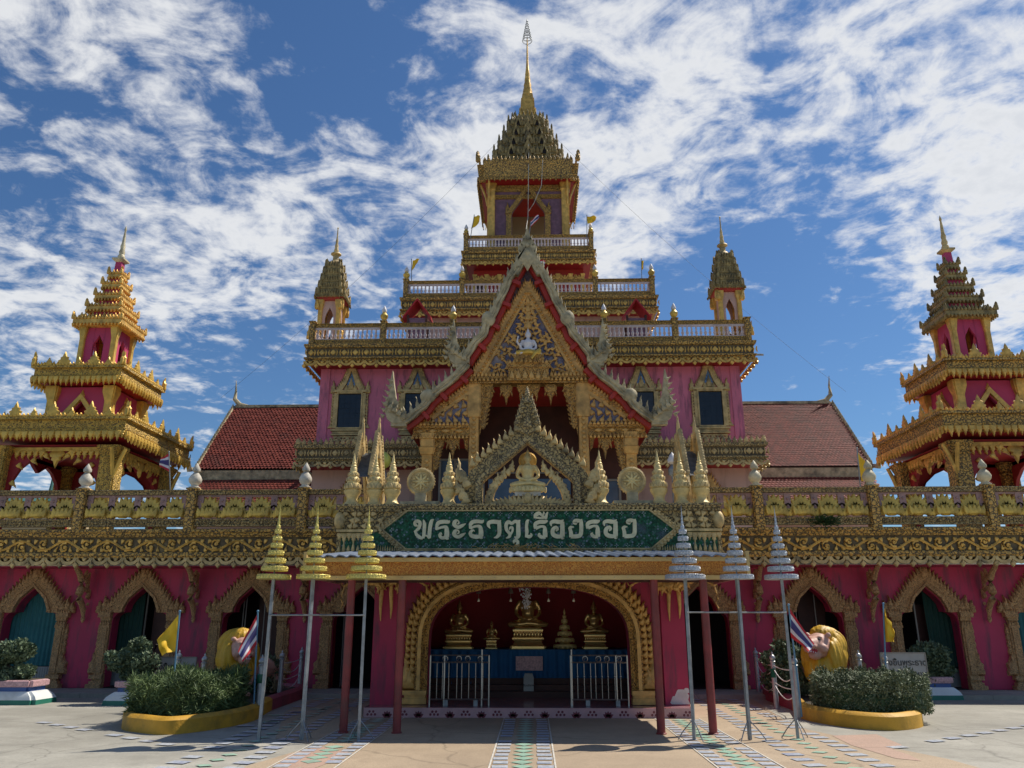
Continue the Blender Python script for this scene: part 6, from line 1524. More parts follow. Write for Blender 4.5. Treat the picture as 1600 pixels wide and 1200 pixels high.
side_hall(-1, 'hall with darker red tiled roof at the left side of the tower')
side_hall(1, 'hall with lighter red tiled roof at the right side of the tower')

# ================================================================ on top of the porch: niche, buddha, finials, wheels
zr0 = zsT
ni = thing('niche_arch', 'weathered gold pointed arch on the porch roof framing the seated buddha', 'arch', (0, YP + .2, zr0))
mb = MB(); f = Fr((0, YP + .2, 0)); k0 = zt(785, YP)
OUT = [(-1.42, zr0), (-1.42, zr0 + .55), (-1.30, zr0 + .78), (0, zt(656, YP)), (1.30, zr0 + .78), (1.42, zr0 + .55), (1.42, zr0)]
INN = [(-.98, zr0), (-.98, zr0 + .50), (-.93, zr0 + .56), (0, zt(690, YP)), (.93, zr0 + .56), (.98, zr0 + .50), (.98, zr0)]
MID = [(-1.14, zr0), (-1.14, zr0 + .52), (-1.08, zr0 + .62), (0, zt(678, YP)), (1.08, zr0 + .62), (1.14, zr0 + .52), (1.14, zr0)]
band(mb, f, INN, MID, -.18, .10); band(mb, f, MID, [(a * .96, b - .02 * (b > zr0)) for a, b in OUT], -.18, .02); band(mb, f, [(a * 1.03, b + .03 * (b > zr0)) for a, b in INN], [(a * .985, b - .01 * (b > zr0)) for a, b in MID], .10, .13)
mb.build('arch_band', 'gold_old', ni)
mb = MB()
for s_ in (-1, 1):
    for x, z, a in along([(s_ * 1.22, zr0 + .85), (s_ * .12, zt(664, YP))], .155, .06):
        mb.relief(Fr((0, YP + .18, 0)), HOOK, x + s_ * .02, z - .04, .17, .22, .08, double=True, flip=-s_, ang=s_ * -.2)
        sp = [(x - s_ * .03 + .05 * (1 - k / 9) * math.cos(k * .8), YP + .14, z + .0 + .05 * (1 - k / 9) * math.sin(k * .8)) for k in range(8)]; mb.tube(sp, .016, 4)
    for k in range(6):
        mb.relief(Fr((0, YP + .16, 0)), HOOK if k % 2 else FLAME, s_ * (1.30 + .07 * (k % 3)), zr0 + .02 + .12 * k, .26, .30, .10, double=True, flip=-s_ if k % 2 else s_, ang=-s_ * .4)
    mb.relief(Fr((0, YP + .16, 0)), FLAME, s_ * 1.50, zr0 + .50, .18, .5, .08, double=True, flip=-s_)
mb.build('flame_edge', 'flame_old', ni)
mb = MB(); zj = zt(662, YP); zp_ = zt(600, YP)
mb.extr(f, [(-.27, zj - .08), (-.30, zj + .06), (-.20, zj + .22), (-.11, zj + .42), (-.06, zj + .65), (0, zp_), (.06, zj + .65), (.11, zj + .42), (.20, zj + .22), (.30, zj + .06), (.27, zj - .08), (0, zj - .22)], -.14, .08)
for s_ in (-1, 1):
    for k in range(5): mb.relief(Fr((0, YP + .12, 0)), HOOK, s_ * (.20 - .035 * k), zj + .0 + .12 * k, .16, .22, .06, double=True, flip=-s_, ang=-s_ * .3)
mb.relief(Fr((0, YP + .10, 0)), LEAF, 0, zj - .08, .22, .36, .06)
mb.lathe((0, YP + .14, 0), [(.10, zj + .5), (.05, zj + .65), (.06, zj + .7), (.03, zj + .85), (0, zp_)], 8)
mb.build('finial', 'gold_old', ni)
NOSPLIT.discard('flame_screen')
bu = thing('buddha_statue', 'gold painted seated buddha with round halo inside the pointed arch above the sign', 'statue', (0, YP + .25, zr0))
mb = MB(); seated(mb, (0, YP + .30, zr0 + .40), .98, usn=True); remesh(mb, 'body', 'statue_gold', bu, .016)
mb = MB(); hz = zt(718, YP + .25)
mb.lathe((0, 0, 0), [(0, -.02), (.185, -.02), (.20, .0), (.17, .02), (.16, .005), (0, .005)], 28, ax=(Vector((1, 0, 0)), Vector((0, 0, 1)), Vector((0, -1, 0)))); mb.v = [(a, b + YP + .40, c + hz) for a, b, c in mb.v]
for k in range(26): 
    a = k * 2 * math.pi / 26; mb.relief(Fr((0, YP + .39, 0)), LOBE, .13 * math.cos(a), hz + .13 * math.sin(a), .035, .05, .012, ang=a - math.pi / 2)
mb.build('halo', 'flame', bu)
mb = MB(); mb.lathe((0, YP + .28, zr0 + .28), [(.26, 0), (.36, .04), (.40, .10), (.34, .13), (.33, .14)], 24, sy=.6)
for k in range(15):
    a = -math.pi + k * math.pi / 14; mb.relief(Fr((.38 * math.cos(a), YP + .28 + .23 * math.sin(a), 0), (-math.sin(a), math.cos(a), 0), (0, 0, 1), (math.cos(a), math.sin(a), 0)), LOBE, 0, zr0 + .29, .10, .13, .03, double=True)
mb.build('lotus_seat', 'statue_gold', bu)
mb = MB(); mb.box(-.28, .28, YP + .12, YP + .44, zr0 + .20, zr0 + .30); mb.build('stone_slab', 'white_bud', bu)
mb = MB()
for k in range(19):
    t_ = (k - 9) / 9; mb.relief(Fr((0, YP + .12 + .08 * abs(t_), 0)), LOBE, t_ * .72, zr0 + .0, .13 if k % 2 else .11, .26 * (1 - .35 * t_ * t_), .06, double=True, ang=-t_ * .9)
mb.ball((0, YP + .06, zr0 + .14), .085, .05, .12, 12, 8)
mb.lathe((0, YP + .28, zr0), [(.75, 0), (.72, .06), (.4, .16), (.35, .22)], 20, sy=.28)
mb.build('lotus_base', 'flame_old', bu)
mb = MB()
for s_ in (-1, 1):
    for k in range(11):
        t_ = k / 10; mb.relief(Fr((0, YP + .22, 0)), HOOK if k % 2 else FLAME, s_ * (.86 - .02 * k - .30 * t_ * t_ + .05 * math.sin(3 * t_)), zr0 + .02 + .72 * t_, .24 - .09 * t_, .26, .08, double=True, flip=s_ if k % 2 else -s_, ang=s_ * (.15 + .3 * (k % 2)))
mb.tube([(.40, YP + .25, zr0 + .44), (.62, YP + .2, zr0 + .74)], .014, 6)
mb.build('flame_screen', 'flame_old', bu)
# little stupa finials and wheels
def stupa():
    mb = MB(); mb.lathe((0, 0, 0), [(.17, 0), (.17, .06), (.13, .10), (.11, .16), (.13, .22), (.18, .30), (.19, .35), (.155, .37), (.17, .38), (.155, .50), (.13, .52), (.135, .55), (.12, .64), (.10, .66), (.10, .75), (.075, .77), (.075, .85),
        (.06, .87), (.065, .90), (.04, .93), (.05, .96), (.03, 1.0), (.035, 1.03), (.02, 1.07), (.015, 1.14), (0, 1.20)], 16)
    return mb
px_l = [550, 585, 612, 701, 938, 1030, 1065, 1096]
lab = ['stupa finial at the far left end of the porch roof', 'stupa finial second from the left end of the porch roof', 'stupa finial just left of the left wheel', 'stupa finial between the left wheel and the buddha arch',
       'stupa finial between the buddha arch and the right wheel', 'stupa finial just right of the right wheel', 'stupa finial second from the right end of the porch roof', 'stupa finial at the far right end of the porch roof']
st0 = None
for px, lb in zip(px_l, lab):
    x = xt(px, 780, YP + .3); sc = random.uniform(.97, 1.05)
    if st0 is None:
        st0 = thing('stupa_finial', 'weathered gold ' + lb, 'finial', (x, YP + .3, zr0), 'stupa finials on the porch roof', world=False)
        stupa().build('ringed_body', 'statue_gold', st0)
        g = MB()
        for (r_, z, h, n) in ((.17, .38, .12, 12), (.135, .55, .09, 10), (.105, .67, .08, 9)):
            for k in range(n): a = k * 2 * math.pi / n; g.relief(Fr((r_ * math.cos(a), r_ * math.sin(a), 0), (-math.sin(a), math.cos(a), 0), (0, 0, 1), (math.cos(a), math.sin(a), 0)), LOBE, 0, z, .075 if r_ > .15 else .055, h, .02)
        g.build('lotus_ring', 'flame_old', st0)
    else: dup(st0, (x, YP + .3, zr0), 'weathered gold ' + lb, scale=(sc, sc, sc))
AX = (Vector((1, 0, 0)), Vector((0, 0, 1)), Vector((0, -1, 0)))
wh0 = None
for px, nm in ((658, 'left'), (987, 'right')):
    x = xt(px, 752, YP + .3); lb = f'round gold eight spoked wheel standing on the porch roof, {nm} of the buddha'
    if wh0 is None:
        wh0 = thing('dharma_wheel', lb, 'wheel ornament', (x, YP + .3, zr0), 'wheel ornaments', world=False); zc = zt(752, YP + .3) - zr0
        mb = MB(); mb.lathe((0, 0, zc), [(0, 0), (.30, 0), (.305, .04), (.27, .06), (.235, .04), (.225, .012), (0, .010)], 32, ax=AX); mb.v = mb.v
        for k in range(28): a = k * 2 * math.pi / 28; mb.relief(Fr((0, .0, 0)), LOBE, .285 * math.cos(a), zc + .285 * math.sin(a), .06, .035, .02, double=True, ang=a - math.pi / 2)
        mb.build('rim', 'flame_old', wh0)
        mb = MB()
        for k in range(8): a = k * math.pi / 4; mb.relief(Fr((0, -.02, 0)), LOBE, .02 * math.cos(a), zc + .02 * math.sin(a), .06, .19, .035, ang=a - math.pi / 2)
        for k in range(8): a = (k + .5) * math.pi / 4; mb.relief(Fr((0, -.015, 0)), DIAM, .16 * math.cos(a), zc + .16 * math.sin(a), .05, .08, .02, cz=0, ang=a - math.pi / 2)
        mb.ball((0, -.03, zc), .045, .03, .045, 10, 6); mb.build('spokes', 'statue_gold', wh0)
        mb = MB(); mb.box(-.42, .42, -.14, .14, .0, .10); mb.box(-.12, .12, -.06, .06, .10, zc - .26); mb.build('plinth', 'flame_grey', wh0)
    else: dup(wh0, (x, YP + .3, zr0), lb)
# slim gate arches seen edge-on behind the porch roof
for s_, nm in ((-1, 'left'), (1, 'right')):
    X = s_ * 3.85; Y0, Y1 = 18.2, 19.3; t = thing('gate_arch', f'slim gold gate arch with dark roof, seen edge-on on the {nm} of the porch roof', 'gate', (X, Y0, 4.0), 'edge-on gate arches')
    zt_ = zt(712, Y0); ztip = zt(652, 18.75)
    for e, (xx) in enumerate((X - s_ * .18, X + s_ * .22)):
        fx = Fr((xx, 0, 0), (0, 1, 0), (0, 0, 1), (-s_ if e == 0 else s_, 0, 0)); yc = 18.75
        mb = MB(); o_ = [(yc - 1.0, 4.0), (yc - 1.0, 4.7), (yc - .82, 5.0), (yc - .25, 6.1), (yc, zt_ + .25), (yc + .25, 6.1), (yc + .82, 5.0), (yc + 1.0, 4.7), (yc + 1.0, 4.0)]
        i_ = [(yc - .7, 4.0), (yc - .7, 4.65), (yc - .6, 4.8), (yc - .18, 5.5), (yc, 5.85), (yc + .18, 5.5), (yc + .6, 4.8), (yc + .7, 4.65), (yc + .7, 4.0)]
        band(mb, fx, i_, o_, -.025, .03)
        for q in (o_[2:5], [(a, b) for a, b in reversed(o_[4:7])]):
            for a, z, an in along(q, .085, .02): mb.relief(fx, HOOK, a, z - .03, .10, .15, .06, double=True, flip=-1 if a > yc else 1)
        mb.lathe((xx, yc, 0), [(.10, zt_ + .05), (.08, zt_ + .3), (.05, zt_ + .6), (.055, zt_ + .7), (.03, zt_ + .95), (.02, ztip - .12), (.03, ztip - .06), (0, ztip + .03)], 8)
        mb.build('arch_side', 'flame_old', t)
    mb = MB()
    for q in (-1, 1): mb.face([(X - s_ * .14, yc, zt_ + .2), (X + s_ * .18, yc, zt_ + .2), (X + s_ * .18, yc + q * .86, 4.95), (X - s_ * .14, yc + q * .86, 4.95)])
    mb.build('roof', 'bronze', t, smooth=False)
for s_, px, nm in ((-1, 597, 'left'), (1, 1052, 'right')):
    Y = 21.5; x, z = at(px, 752 if s_ < 0 else 745, Y); t = thing('lantern_post', f'small {"yellow green globe lantern" if s_ < 0 else "white tipped lotus lantern"} on a grey post behind the {nm} stupa finials', 'lantern', (x, Y, 4.06))
    mb = MB(); mb.lathe((x, Y, 4.06), [(.12, 0), (.12, .1), (.06, .2), (.05, z - 4.06), (.12, z - 4.06 + .05), (.14, z - 4.06 + .2), (.05, z - 4.06 + .34)], 10); mb.build('post', 'galv', t)
    mb = MB(); mb.lathe((x, Y, z + .34), [(.05, 0), (.17, .08), (.22, .22), (.20, .36), (.10, .46), (0, .5)] if s_ < 0 else [(.05, 0), (.13, .06), (.14, .13), (.08, .25), (0, .36)], 14); mb.build('globe', 'lamp' if s_ < 0 else 'white', t)

# ================================================================ inside the shrine
zf = .54; YA = 18.65
al = thing('altar_table', 'long altar table under a pleated blue cloth inside the shrine', 'table', (0, YA, zf))
za0, za1 = zt(1066, YA), zt(1016, YA)
merge_smooth(curtain('blue_cloth', -2.5, 2.45, za0 - .1, za1, YA, 'blue_cloth', al, .05, .21))
mb = MB(); mb.box(-2.52, 2.47, YA + .0, YA + 1.6, za1 - .01, za1 + .015); mb.build('table_top', 'blue_cloth', al)
cl = MB(); xl, zl = at(827, 1038, YA - .07); cl.box(xl - .30, xl + .30, YA - .07, YA - .055, zl - .13, zl + .17); ac = cl.build('altar_banner', 'potpink', None)
tag(ac, 'small red and pink cloth hanging over the front of the blue altar table', 'cloth')
def brass_buddha(px, py_top, py_bot, nm, wbase):
    Y = YA + .55; x, zb2 = at(px, py_bot, Y - .3); zb2 = za1 + .015; ztop = at(px, py_top, Y)[1]; H = ztop - zb2; bh = H * .30
    t = thing('brass_buddha', nm, 'statue', (x, Y, zb2), 'brass buddhas on the altar')
    mb = MB(); w_ = wbase
    mb.rect(x, Y, [(w_, w_ * .55, zb2), (w_, w_ * .55, zb2 + bh * .12), (w_ * .82, w_ * .45, zb2 + bh * .2), (w_ * .74, w_ * .4, zb2 + bh * .36), (w_ * .86, w_ * .46, zb2 + bh * .44), (w_ * .86, w_ * .46, zb2 + bh * .52), (w_ * .70, w_ * .38, zb2 + bh * .6), (w_ * .82, w_ * .44, zb2 + bh * .82), (w_ * .84, w_ * .45, zb2 + bh * .9), (w_ * .7, w_ * .4, zb2 + bh)], notch=.12)
    antefix(mb, Fr((x - w_ * .82, Y - w_ * .45, 0)), w_ * 1.64, zb2 + bh * .55, w_ * .16, bh * .3, 0, 0, poly=LOBE)
    for e in (-1, 1): mb.ball((x + e * w_ * .95, Y - w_ * .5, zb2 + bh * .08), w_ * .07, w_ * .07, w_ * .1, 8, 6)
    mb.build('throne', 'brass', t)
    mb = MB(); seated(mb, (x, Y, zb2 + bh), (H - bh) / .92); remesh(mb, 'figure', 'brass', t, max(.010, (H - bh) * .018))
brass_buddha(715, 935, 1012, 'brass seated buddha at the left end of the altar', .36)
brass_buddha(767, 968, 1011, 'smallest brass buddha, between the left and the large middle one', .14)
brass_buddha(825, 905, 1012, 'large brass buddha in the middle of the altar', .42)
brass_buddha(931, 935, 1010, 'brass seated buddha at the right end of the altar', .30)
x, z = at(883, 1010, YA + .3); t = thing('tiered_offering', 'brown gold five tiered offering tray beside the right buddha', 'offering tray', (x, YA + .4, za1 + .015))
mb = MB(); zz = za1 + .015; Ht = zt(952, YA + .4) - zz
for k in range(5):
    r_ = .26 * (1 - k * .19); z_ = zz + Ht * .16 * k; mb.lathe((x, YA + .4, z_), [(r_ * .5, 0), (r_ * .9, .03), (r_, .06), (r_, .10), (r_ * .5, .11), (r_ * .3, Ht * .16)], 16)
    for q in range(14): a = q * .4488; mb.relief(Fr((x + r_ * math.cos(a), YA + .4 + r_ * math.sin(a), 0), (-math.sin(a), math.cos(a), 0), (0, 0, 1), (math.cos(a), math.sin(a), 0)), LOBE, 0, z_ + .08, .06, -.08, .012, double=True)
mb.lathe((x, YA + .4, zz + Ht * .78), [(.04, 0), (.05, .04), (.02, .08), (.03, .12), (0, .22)], 8)
mb.build('tray_stack', 'statue_gold', t)
x, z = at(826, 1068, 18.2); t = thing('donation_box', 'small white donation box with dark writing below the middle of the altar', 'donation box', (x, 18.2, .42)); 
mb = MB(); mb.extr(Fr((x, 18.2, 0)), [(-.11, .30), (.11, .30), (.11, .58), (.08, .66), (-.08, .66), (-.11, .58)], -.16, 0); mb.build('box', 'board', t)
def text(body, size, loc, mat, parent, name, rot=(math.pi / 2, 0, 0), ext=.002, align='CENTER'):
    c = bpy.data.curves.new('t', 'FONT'); c.body = body; c.size = size; c.extrude = ext; c.align_x = align; c.offset = size * .012
    o = bpy.data.objects.new('t', c); S.collection.objects.link(o); dg = bpy.context.evaluated_depsgraph_get(); dg.update()
    me = bpy.data.meshes.new_from_object(o.evaluated_get(dg)); bpy.data.objects.remove(o); me.name = name; me.materials.clear(); me.materials.append(M[mat])
    o = bpy.data.objects.new(name, me); S.collection.objects.link(o); o.parent = parent; o.location = Vector(loc) - (Vector(parent.location) if parent.name in WORLDLOC else Vector()); o.rotation_euler = rot; return o
text('รับบริจาค', .06, (x, 18.195, .40), 'ink', t, 'lettering')
# stainless rails
YR = 16.35
for a, b, nm in ((672, 764, 'left'), (892, 981, 'right')):
    x0, x1 = xt(a, 1060, YR), xt(b, 1060, YR); t = thing('steel_railing', f'stainless steel railing with ring ornaments standing at the {nm} of the shrine opening', 'railing', ((x0 + x1) / 2, YR, .18), 'steel railings'); 
    zt_, z2, z3 = zt(1024, YR), zt(1035, YR), zt(1093, YR)
    mb = MB()
    for z_ in (zt_, z2, z3): mb.tube([(x0, YR, z_), (x1, YR, z_)], .016, 6)
    mb.build('rail', 'steel', t)
    for xx, h in ((x0, zt_), (x1, zt_), (x1 - .14 if nm == 'left' else x0 + .02, zt_ + .11), (x0 + .28 if nm == 'left' else x1 - .22, zt_)):
        mb = MB(); mb.tube([(xx, YR, .18), (xx, YR, h)], .016, 8); mb.build('upright', 'steel', t)
    n = 9
    for k in range(1, n):
        xx = x0 + (x1 - x0) * k / n + random.uniform(-.02, .02); mb = MB(); mb.tube([(xx, YR, z3), (xx, YR, z2)], .009, 6); mb.ball((xx, YR, z3 + .42), .018, .018, .025, 8, 6); mb.build('bar', 'steel', t)
    for k in (1, 2.4, 3.3, 4.6):
        xx = x0 + (x1 - x0) * k / 6 + .1; mb = MB(); zc = (zt_ + z2) / 2; r_ = (zt_ - z2) * .38; mb.tube([(xx + r_ * math.cos(q * .5), YR - .01, zc + r_ * math.sin(q * .5)) for q in range(14)], .008, 5)
        mb.tube([(xx + r_ * .4 * math.cos(q * .9), YR - .01, zc + r_ * .5 * math.sin(q * .9)) for q in range(6)], .006, 4); mb.build('ring', 'steel', t)
    mb = MB()
    for xx in (x0 + .32, x0 + .9): mb.box(xx - .04, xx + .04, YR - .04, YR + .04, .18, .28)
    mb.build('foot', 'galv', t)
# bells
for px, nm in ((748, 'first bell from the left'), (798, 'second bell from the left'), (857, 'third bell from the left'), (896, 'rightmost bell')):
    x, z = at(px, 925, 17.3); t = thing('hanging_bell', 'small hanging temple bell with clapper leaf under the shrine arch, ' + nm, 'bell', (x, 17.3, z), 'bells under the arch')
    mb = MB(); mb.lathe((x, 17.3, z), [(.055, -.03), (.05, .0), (.035, .05), (.02, .075), (0, .085)], 12); mb.tube([(x, 17.3, z + .08), (x, 17.3, 2.95)], .004, 4); mb.build('bell', 'bell', t)
    mb = MB(); mb.tube([(x, 17.3, z), (x, 17.3, z - .12)], .003, 4); mb.relief(Fr((x, 17.3, 0)), LOBE, 0, z - .2, .05, .09, .004, double=True); mb.build('clapper', 'bell', t)
x, z = at(822, 930, 17.6); mb = MB()
for k in range(150):
    a, r_ = random.uniform(0, 6.28), random.uniform(.03, .17); zz = z + random.uniform(-.28, .32); r_ *= (.5 + .6 * (zz - z + .28) / .6)
    mb.ball((x + r_ * math.cos(a), 17.6 + r_ * math.sin(a), zz), .014, .014, .022, 5, 4)
mb.tube([(x, 17.6, z), (x, 17.6, 2.95)], .01, 5)
tag(mb.build('hanging_ornament', 'fwhite'), 'hanging cluster of pale beads and flowers in front of the middle buddha', 'ornament')

# ================================================================ tiered umbrella standards
def standard(sc, mat):
    t = thing('tiered_umbrella_pole', '', 'umbrella pole', (0, 0, 0), 'tiered umbrella poles', world=False)
    zb_ = 2.44
    mb = MB(); mb.box(-.023, .023, -.023, .023, 0, zb_); mb.tube([(0, 0, zb_), (0, 0, zb_ + .95)], .012, 6); mb.build('pole', 'galv', t)
    rs = [.27, .21, .165, .125, .095, .07, .05]; z = zb_
    for i, r in enumerate(rs):
        r *= sc; h = .072; n = 28
        mb = MB(); mb.lathe((0, 0, z), [(r, 0), (r * 1.0, .012), (r * .985, .012), (r * .955, h - .012), (r * .985, h - .012), (r * .97, h), (r * .93, h), (r * .90, h - .01), (.02, h - .02)], n)
        for q in range(int(14 * r / .15) + 6):
            a = q * 2 * math.pi / (int(14 * r / .15) + 6); mb.relief(Fr((r * .965 * math.cos(a), r * .965 * math.sin(a), 0), (-math.sin(a), math.cos(a), 0), (0, 0, 1), (math.cos(a), math.sin(a), 0)), DIAM, 0, z + h / 2, .045, .055, .008, cz=0)
        mb.build('umbrella_tier', mat, t); z += .134 - .004 * i
    mb = MB(); mb.lathe((0, 0, z - .03), [(.03, 0), (.035, .04), (.018, .07), (.024, .10), (.014, .14), (.016, .18), (.006, .28), (0, .42)], 8); mb.build('tip', mat, t)
    return t
spots = [(404, 1158, 1.0), (471, 1157, 1.0), (560, 1157, 1.2), (1085, 1157, 1.2), (1172, 1157, 1.0), (1247, 1155, 1.0)]
LB = ['gold tiered umbrella on a steel pole, outermost on the left by the planter', 'gold tiered umbrella on a steel pole, middle one of the left three', 'gold tiered umbrella on a steel pole, the wider one beside the left canopy post',
      'silver tiered umbrella on a steel pole, the wider one beside the right canopy posts', 'silver tiered umbrella on a steel pole, middle one of the right three', 'silver tiered umbrella on a steel pole, outermost on the right beside a flag']
prot = {}
for i, (px, py, sc) in enumerate(spots):
    x, y = gr(px, py); key = (i < 3, sc)
    if key not in prot: o = prot[key] = standard(sc, 'chatra_gold' if i < 3 else 'silver'); o.location = (x, y, .01); o['label'] = LB[i]
    else: o = dup(prot[key], (x, y, .01), LB[i])
    ztop = zt(905, y, px); k = (ztop - .01) / 2.44; o.scale = (1, 1, k); o.rotation_euler = ((-.004, .006, -.005, .004, -.006, .005)[i], (.006, -.004, .003, -.005, .004, -.007)[i], i * .9)
    if i in (1, 2, 3, 4):
        mb = MB()
        for a in (.3, 2.4, 4.5): mb.tube([(0, 0, .30), (.16 * math.cos(a), .16 * math.sin(a), .12), (.24 * math.cos(a), .24 * math.sin(a), .0)], .009, 5)
        mb.build('tripod_foot', 'galv', o)
for a, b, nm in ((0, 2, 'left'), (3, 5, 'right')):
    xa, ya = gr(*spots[a][:2]); xb, yb = gr(*spots[b][:2]); mb = MB(); z1 = at(spots[a][0], 961, ya)[1] if a == 0 else at(1100, 957, yb)[1]
    mb.tube([(xa, ya - .04, z1), (xb, yb - .04, z1)], .014, 6); tag(mb.build('crossbar', 'galv'), f'thin metal crossbar joining the three {"gold" if a == 0 else "silver"} umbrella poles on the {nm}', 'bar')

# ================================================================ flags
def flag(name, label, base, top, pts, mats, group=None, pole='bluepole', r=.016, nu=10, stripes=None, Y=None, wav=.05):
    """pts: cloth corners in pole space as a grid function (u along the fly, v down the hoist)"""
    t = thing(name, label, 'flag', base, group)
    mb = MB(); mb.tube([base, top], r, 8); mb.ball(top, r * 1.6, r * 1.6, r * 1.6, 8, 6); mb.build('pole', pole, t)
    A, B_, C_, D_ = [Vector(p) for p in pts]      # hoist top, hoist bottom, fly bottom, fly top
    mb = MB(); nv = 12
    def P(u, v):
        p = A.lerp(D_, u).lerp(B_.lerp(C_, u), v); w_ = wav * (u ** .7)
        n = (D_ - A).cross(B_ - A).normalized()
        return p + n * w_ * (math.sin(u * 7 + v * 3.5) + .45 * math.sin(v * 9 - u * 4)) + Vector((0, 0, -.25 * w_ * math.sin(u * 6 + v)))
    for i in range(nu):
        for j in range(nv):
            v = (j + .5) / nv; mb.m = 0
            if stripes: mb.m = stripes(v)
            mb.face([P(i / nu, j / nv), P((i + 1) / nu, j / nv), P((i + 1) / nu, (j + 1) / nv), P(i / nu, (j + 1) / nv)])
    o = mb.build('flag_cloth', mats, t); import bmesh as _b
    bm = _b.new(); bm.from_mesh(o.data); _b.ops.remove_doubles(bm, verts=bm.verts, dist=.0003); _b.ops.recalc_face_normals(bm, faces=bm.faces); bm.to_mesh(o.data); bm.free(); o.data.shade_smooth()
    return t
thai = lambda v: 0 if v < 1 / 6 or v > 5 / 6 else (1 if v < 2 / 6 or v > 4 / 6 else 2)
TM = ['fred', 'fwhite', 'fblue']
def V(px, py, Y): a, b = at(px, py, Y); return (a, Y, b)
bx, by = gr(272, 1112); by = 15.4
flag('yellow_flag', 'yellow flag hanging in folds from a blue pole above the left hedge', (V(268, 1100, 15.4)), V(281, 955, 15.4), [V(281, 958, 15.4), V(277, 1016, 15.4), V(252, 1024, 15.25), V(246, 1000, 15.3)], ['yellow'], 'yellow flags', wav=.07)
flag('yellow_flag', 'crumpled yellow flag on a blue pole above the right hedge', (V(1386, 1100, 16.5)), V(1380, 943, 16.5), [V(1380, 946, 16.5), V(1384, 1003, 16.5), V(1400, 1003, 16.3), V(1390, 972, 16.4)], ['yellow'], 'yellow flags', wav=.06)
flag('national_flag', 'red white and blue striped flag drooping beside the left lion', (V(396, 1118, 15.7)), V(403, 955, 15.7), [V(403, 957, 15.7), V(402, 1006, 15.7), V(380, 1034, 15.4), V(371, 1018, 15.5)], TM, 'striped flags', stripes=thai, wav=.03)
flag('national_flag', 'red white and blue striped flag blown towards the right lion\'s muzzle', (V(1253, 1120, 15.8)), V(1232, 945, 15.8), [V(1232, 948, 15.8), V(1236, 996, 15.8), V(1264, 1018, 15.5), V(1272, 1006, 15.6)], TM, 'striped flags', stripes=thai, wav=.03, pole='bluepole')
flag('national_flag', 'small striped flag hanging at the right column of the left pavilion', V(266, 765, 22.6), V(264, 706, 22.6), [V(264, 708, 22.6), V(266, 738, 22.6), V(248, 728, 22.6), V(252, 716, 22.6)], TM, 'striped flags', stripes=thai, wav=.03, pole='galv')
flag('yellow_flag', 'yellow flag draped by the lotus balustrade in front of the right tiled roof', V(1345, 770, 21.0), V(1339, 700, 21.0), [V(1340, 706, 21.0), V(1346, 752, 21.0), V(1358, 750, 21.0), V(1355, 728, 21.0)], ['yellow'], 'yellow flags', wav=.05, pole='galv')
flag('yellow_flag', 'orange yellow flag left of the spire chamber', V(735, 372, 32.5), V(741, 336, 32.5), [V(741, 338, 32.5), V(736, 358, 32.5), V(748, 350, 32.5), V(750, 337, 32.5)], ['yellow'], 'yellow flags', wav=.06, pole='galv')
flag('yellow_flag', 'yellow flag right of the spire chamber', V(917, 372, 32.5), V(917, 336, 32.5), [V(917, 338, 32.5), V(918, 350, 32.5), V(930, 346, 32.5), V(932, 338, 32.5)], ['yellow'], 'yellow flags', wav=.08, pole='galv')
flag('yellow_flag', 'pale yellow flag on the second terrace, left corner', V(643, 440, 30.7), V(643, 405, 30.7), [V(645, 407, 30.7), V(643, 424, 30.7), V(650, 414, 30.7), V(655, 404, 30.7)], ['yellow'], 'yellow flags', wav=.05, pole='galv')
flag('yellow_flag', 'pale yellow flag on the second terrace, right corner', V(1003, 440, 30.7), V(1002, 404, 30.7), [V(1002, 407, 30.7), V(1002, 424, 30.7), V(1005, 420, 30.7), V(1006, 408, 30.7)], ['yellow'], 'yellow flags', wav=.05, pole='galv')
flag('national_flag', 'striped flag waving in front of the spire chamber arch', V(827, 368, 32.4), V(829, 348, 32.4), [V(829, 345, 32.4), V(829, 355, 32.4), V(843, 341, 32.4), V(841, 334, 32.4)], TM, 'striped flags', stripes=thai, wav=.05, pole='galv')
flag('national_flag', 'striped flag just right of the portico gable tip', V(838, 440, 29.5), V(838, 405, 29.5), [V(838, 406, 29.5), V(840, 421, 29.5), V(850, 420, 29.5), V(852, 407, 29.5)], TM, 'striped flags', stripes=thai, wav=.05, pole='galv')

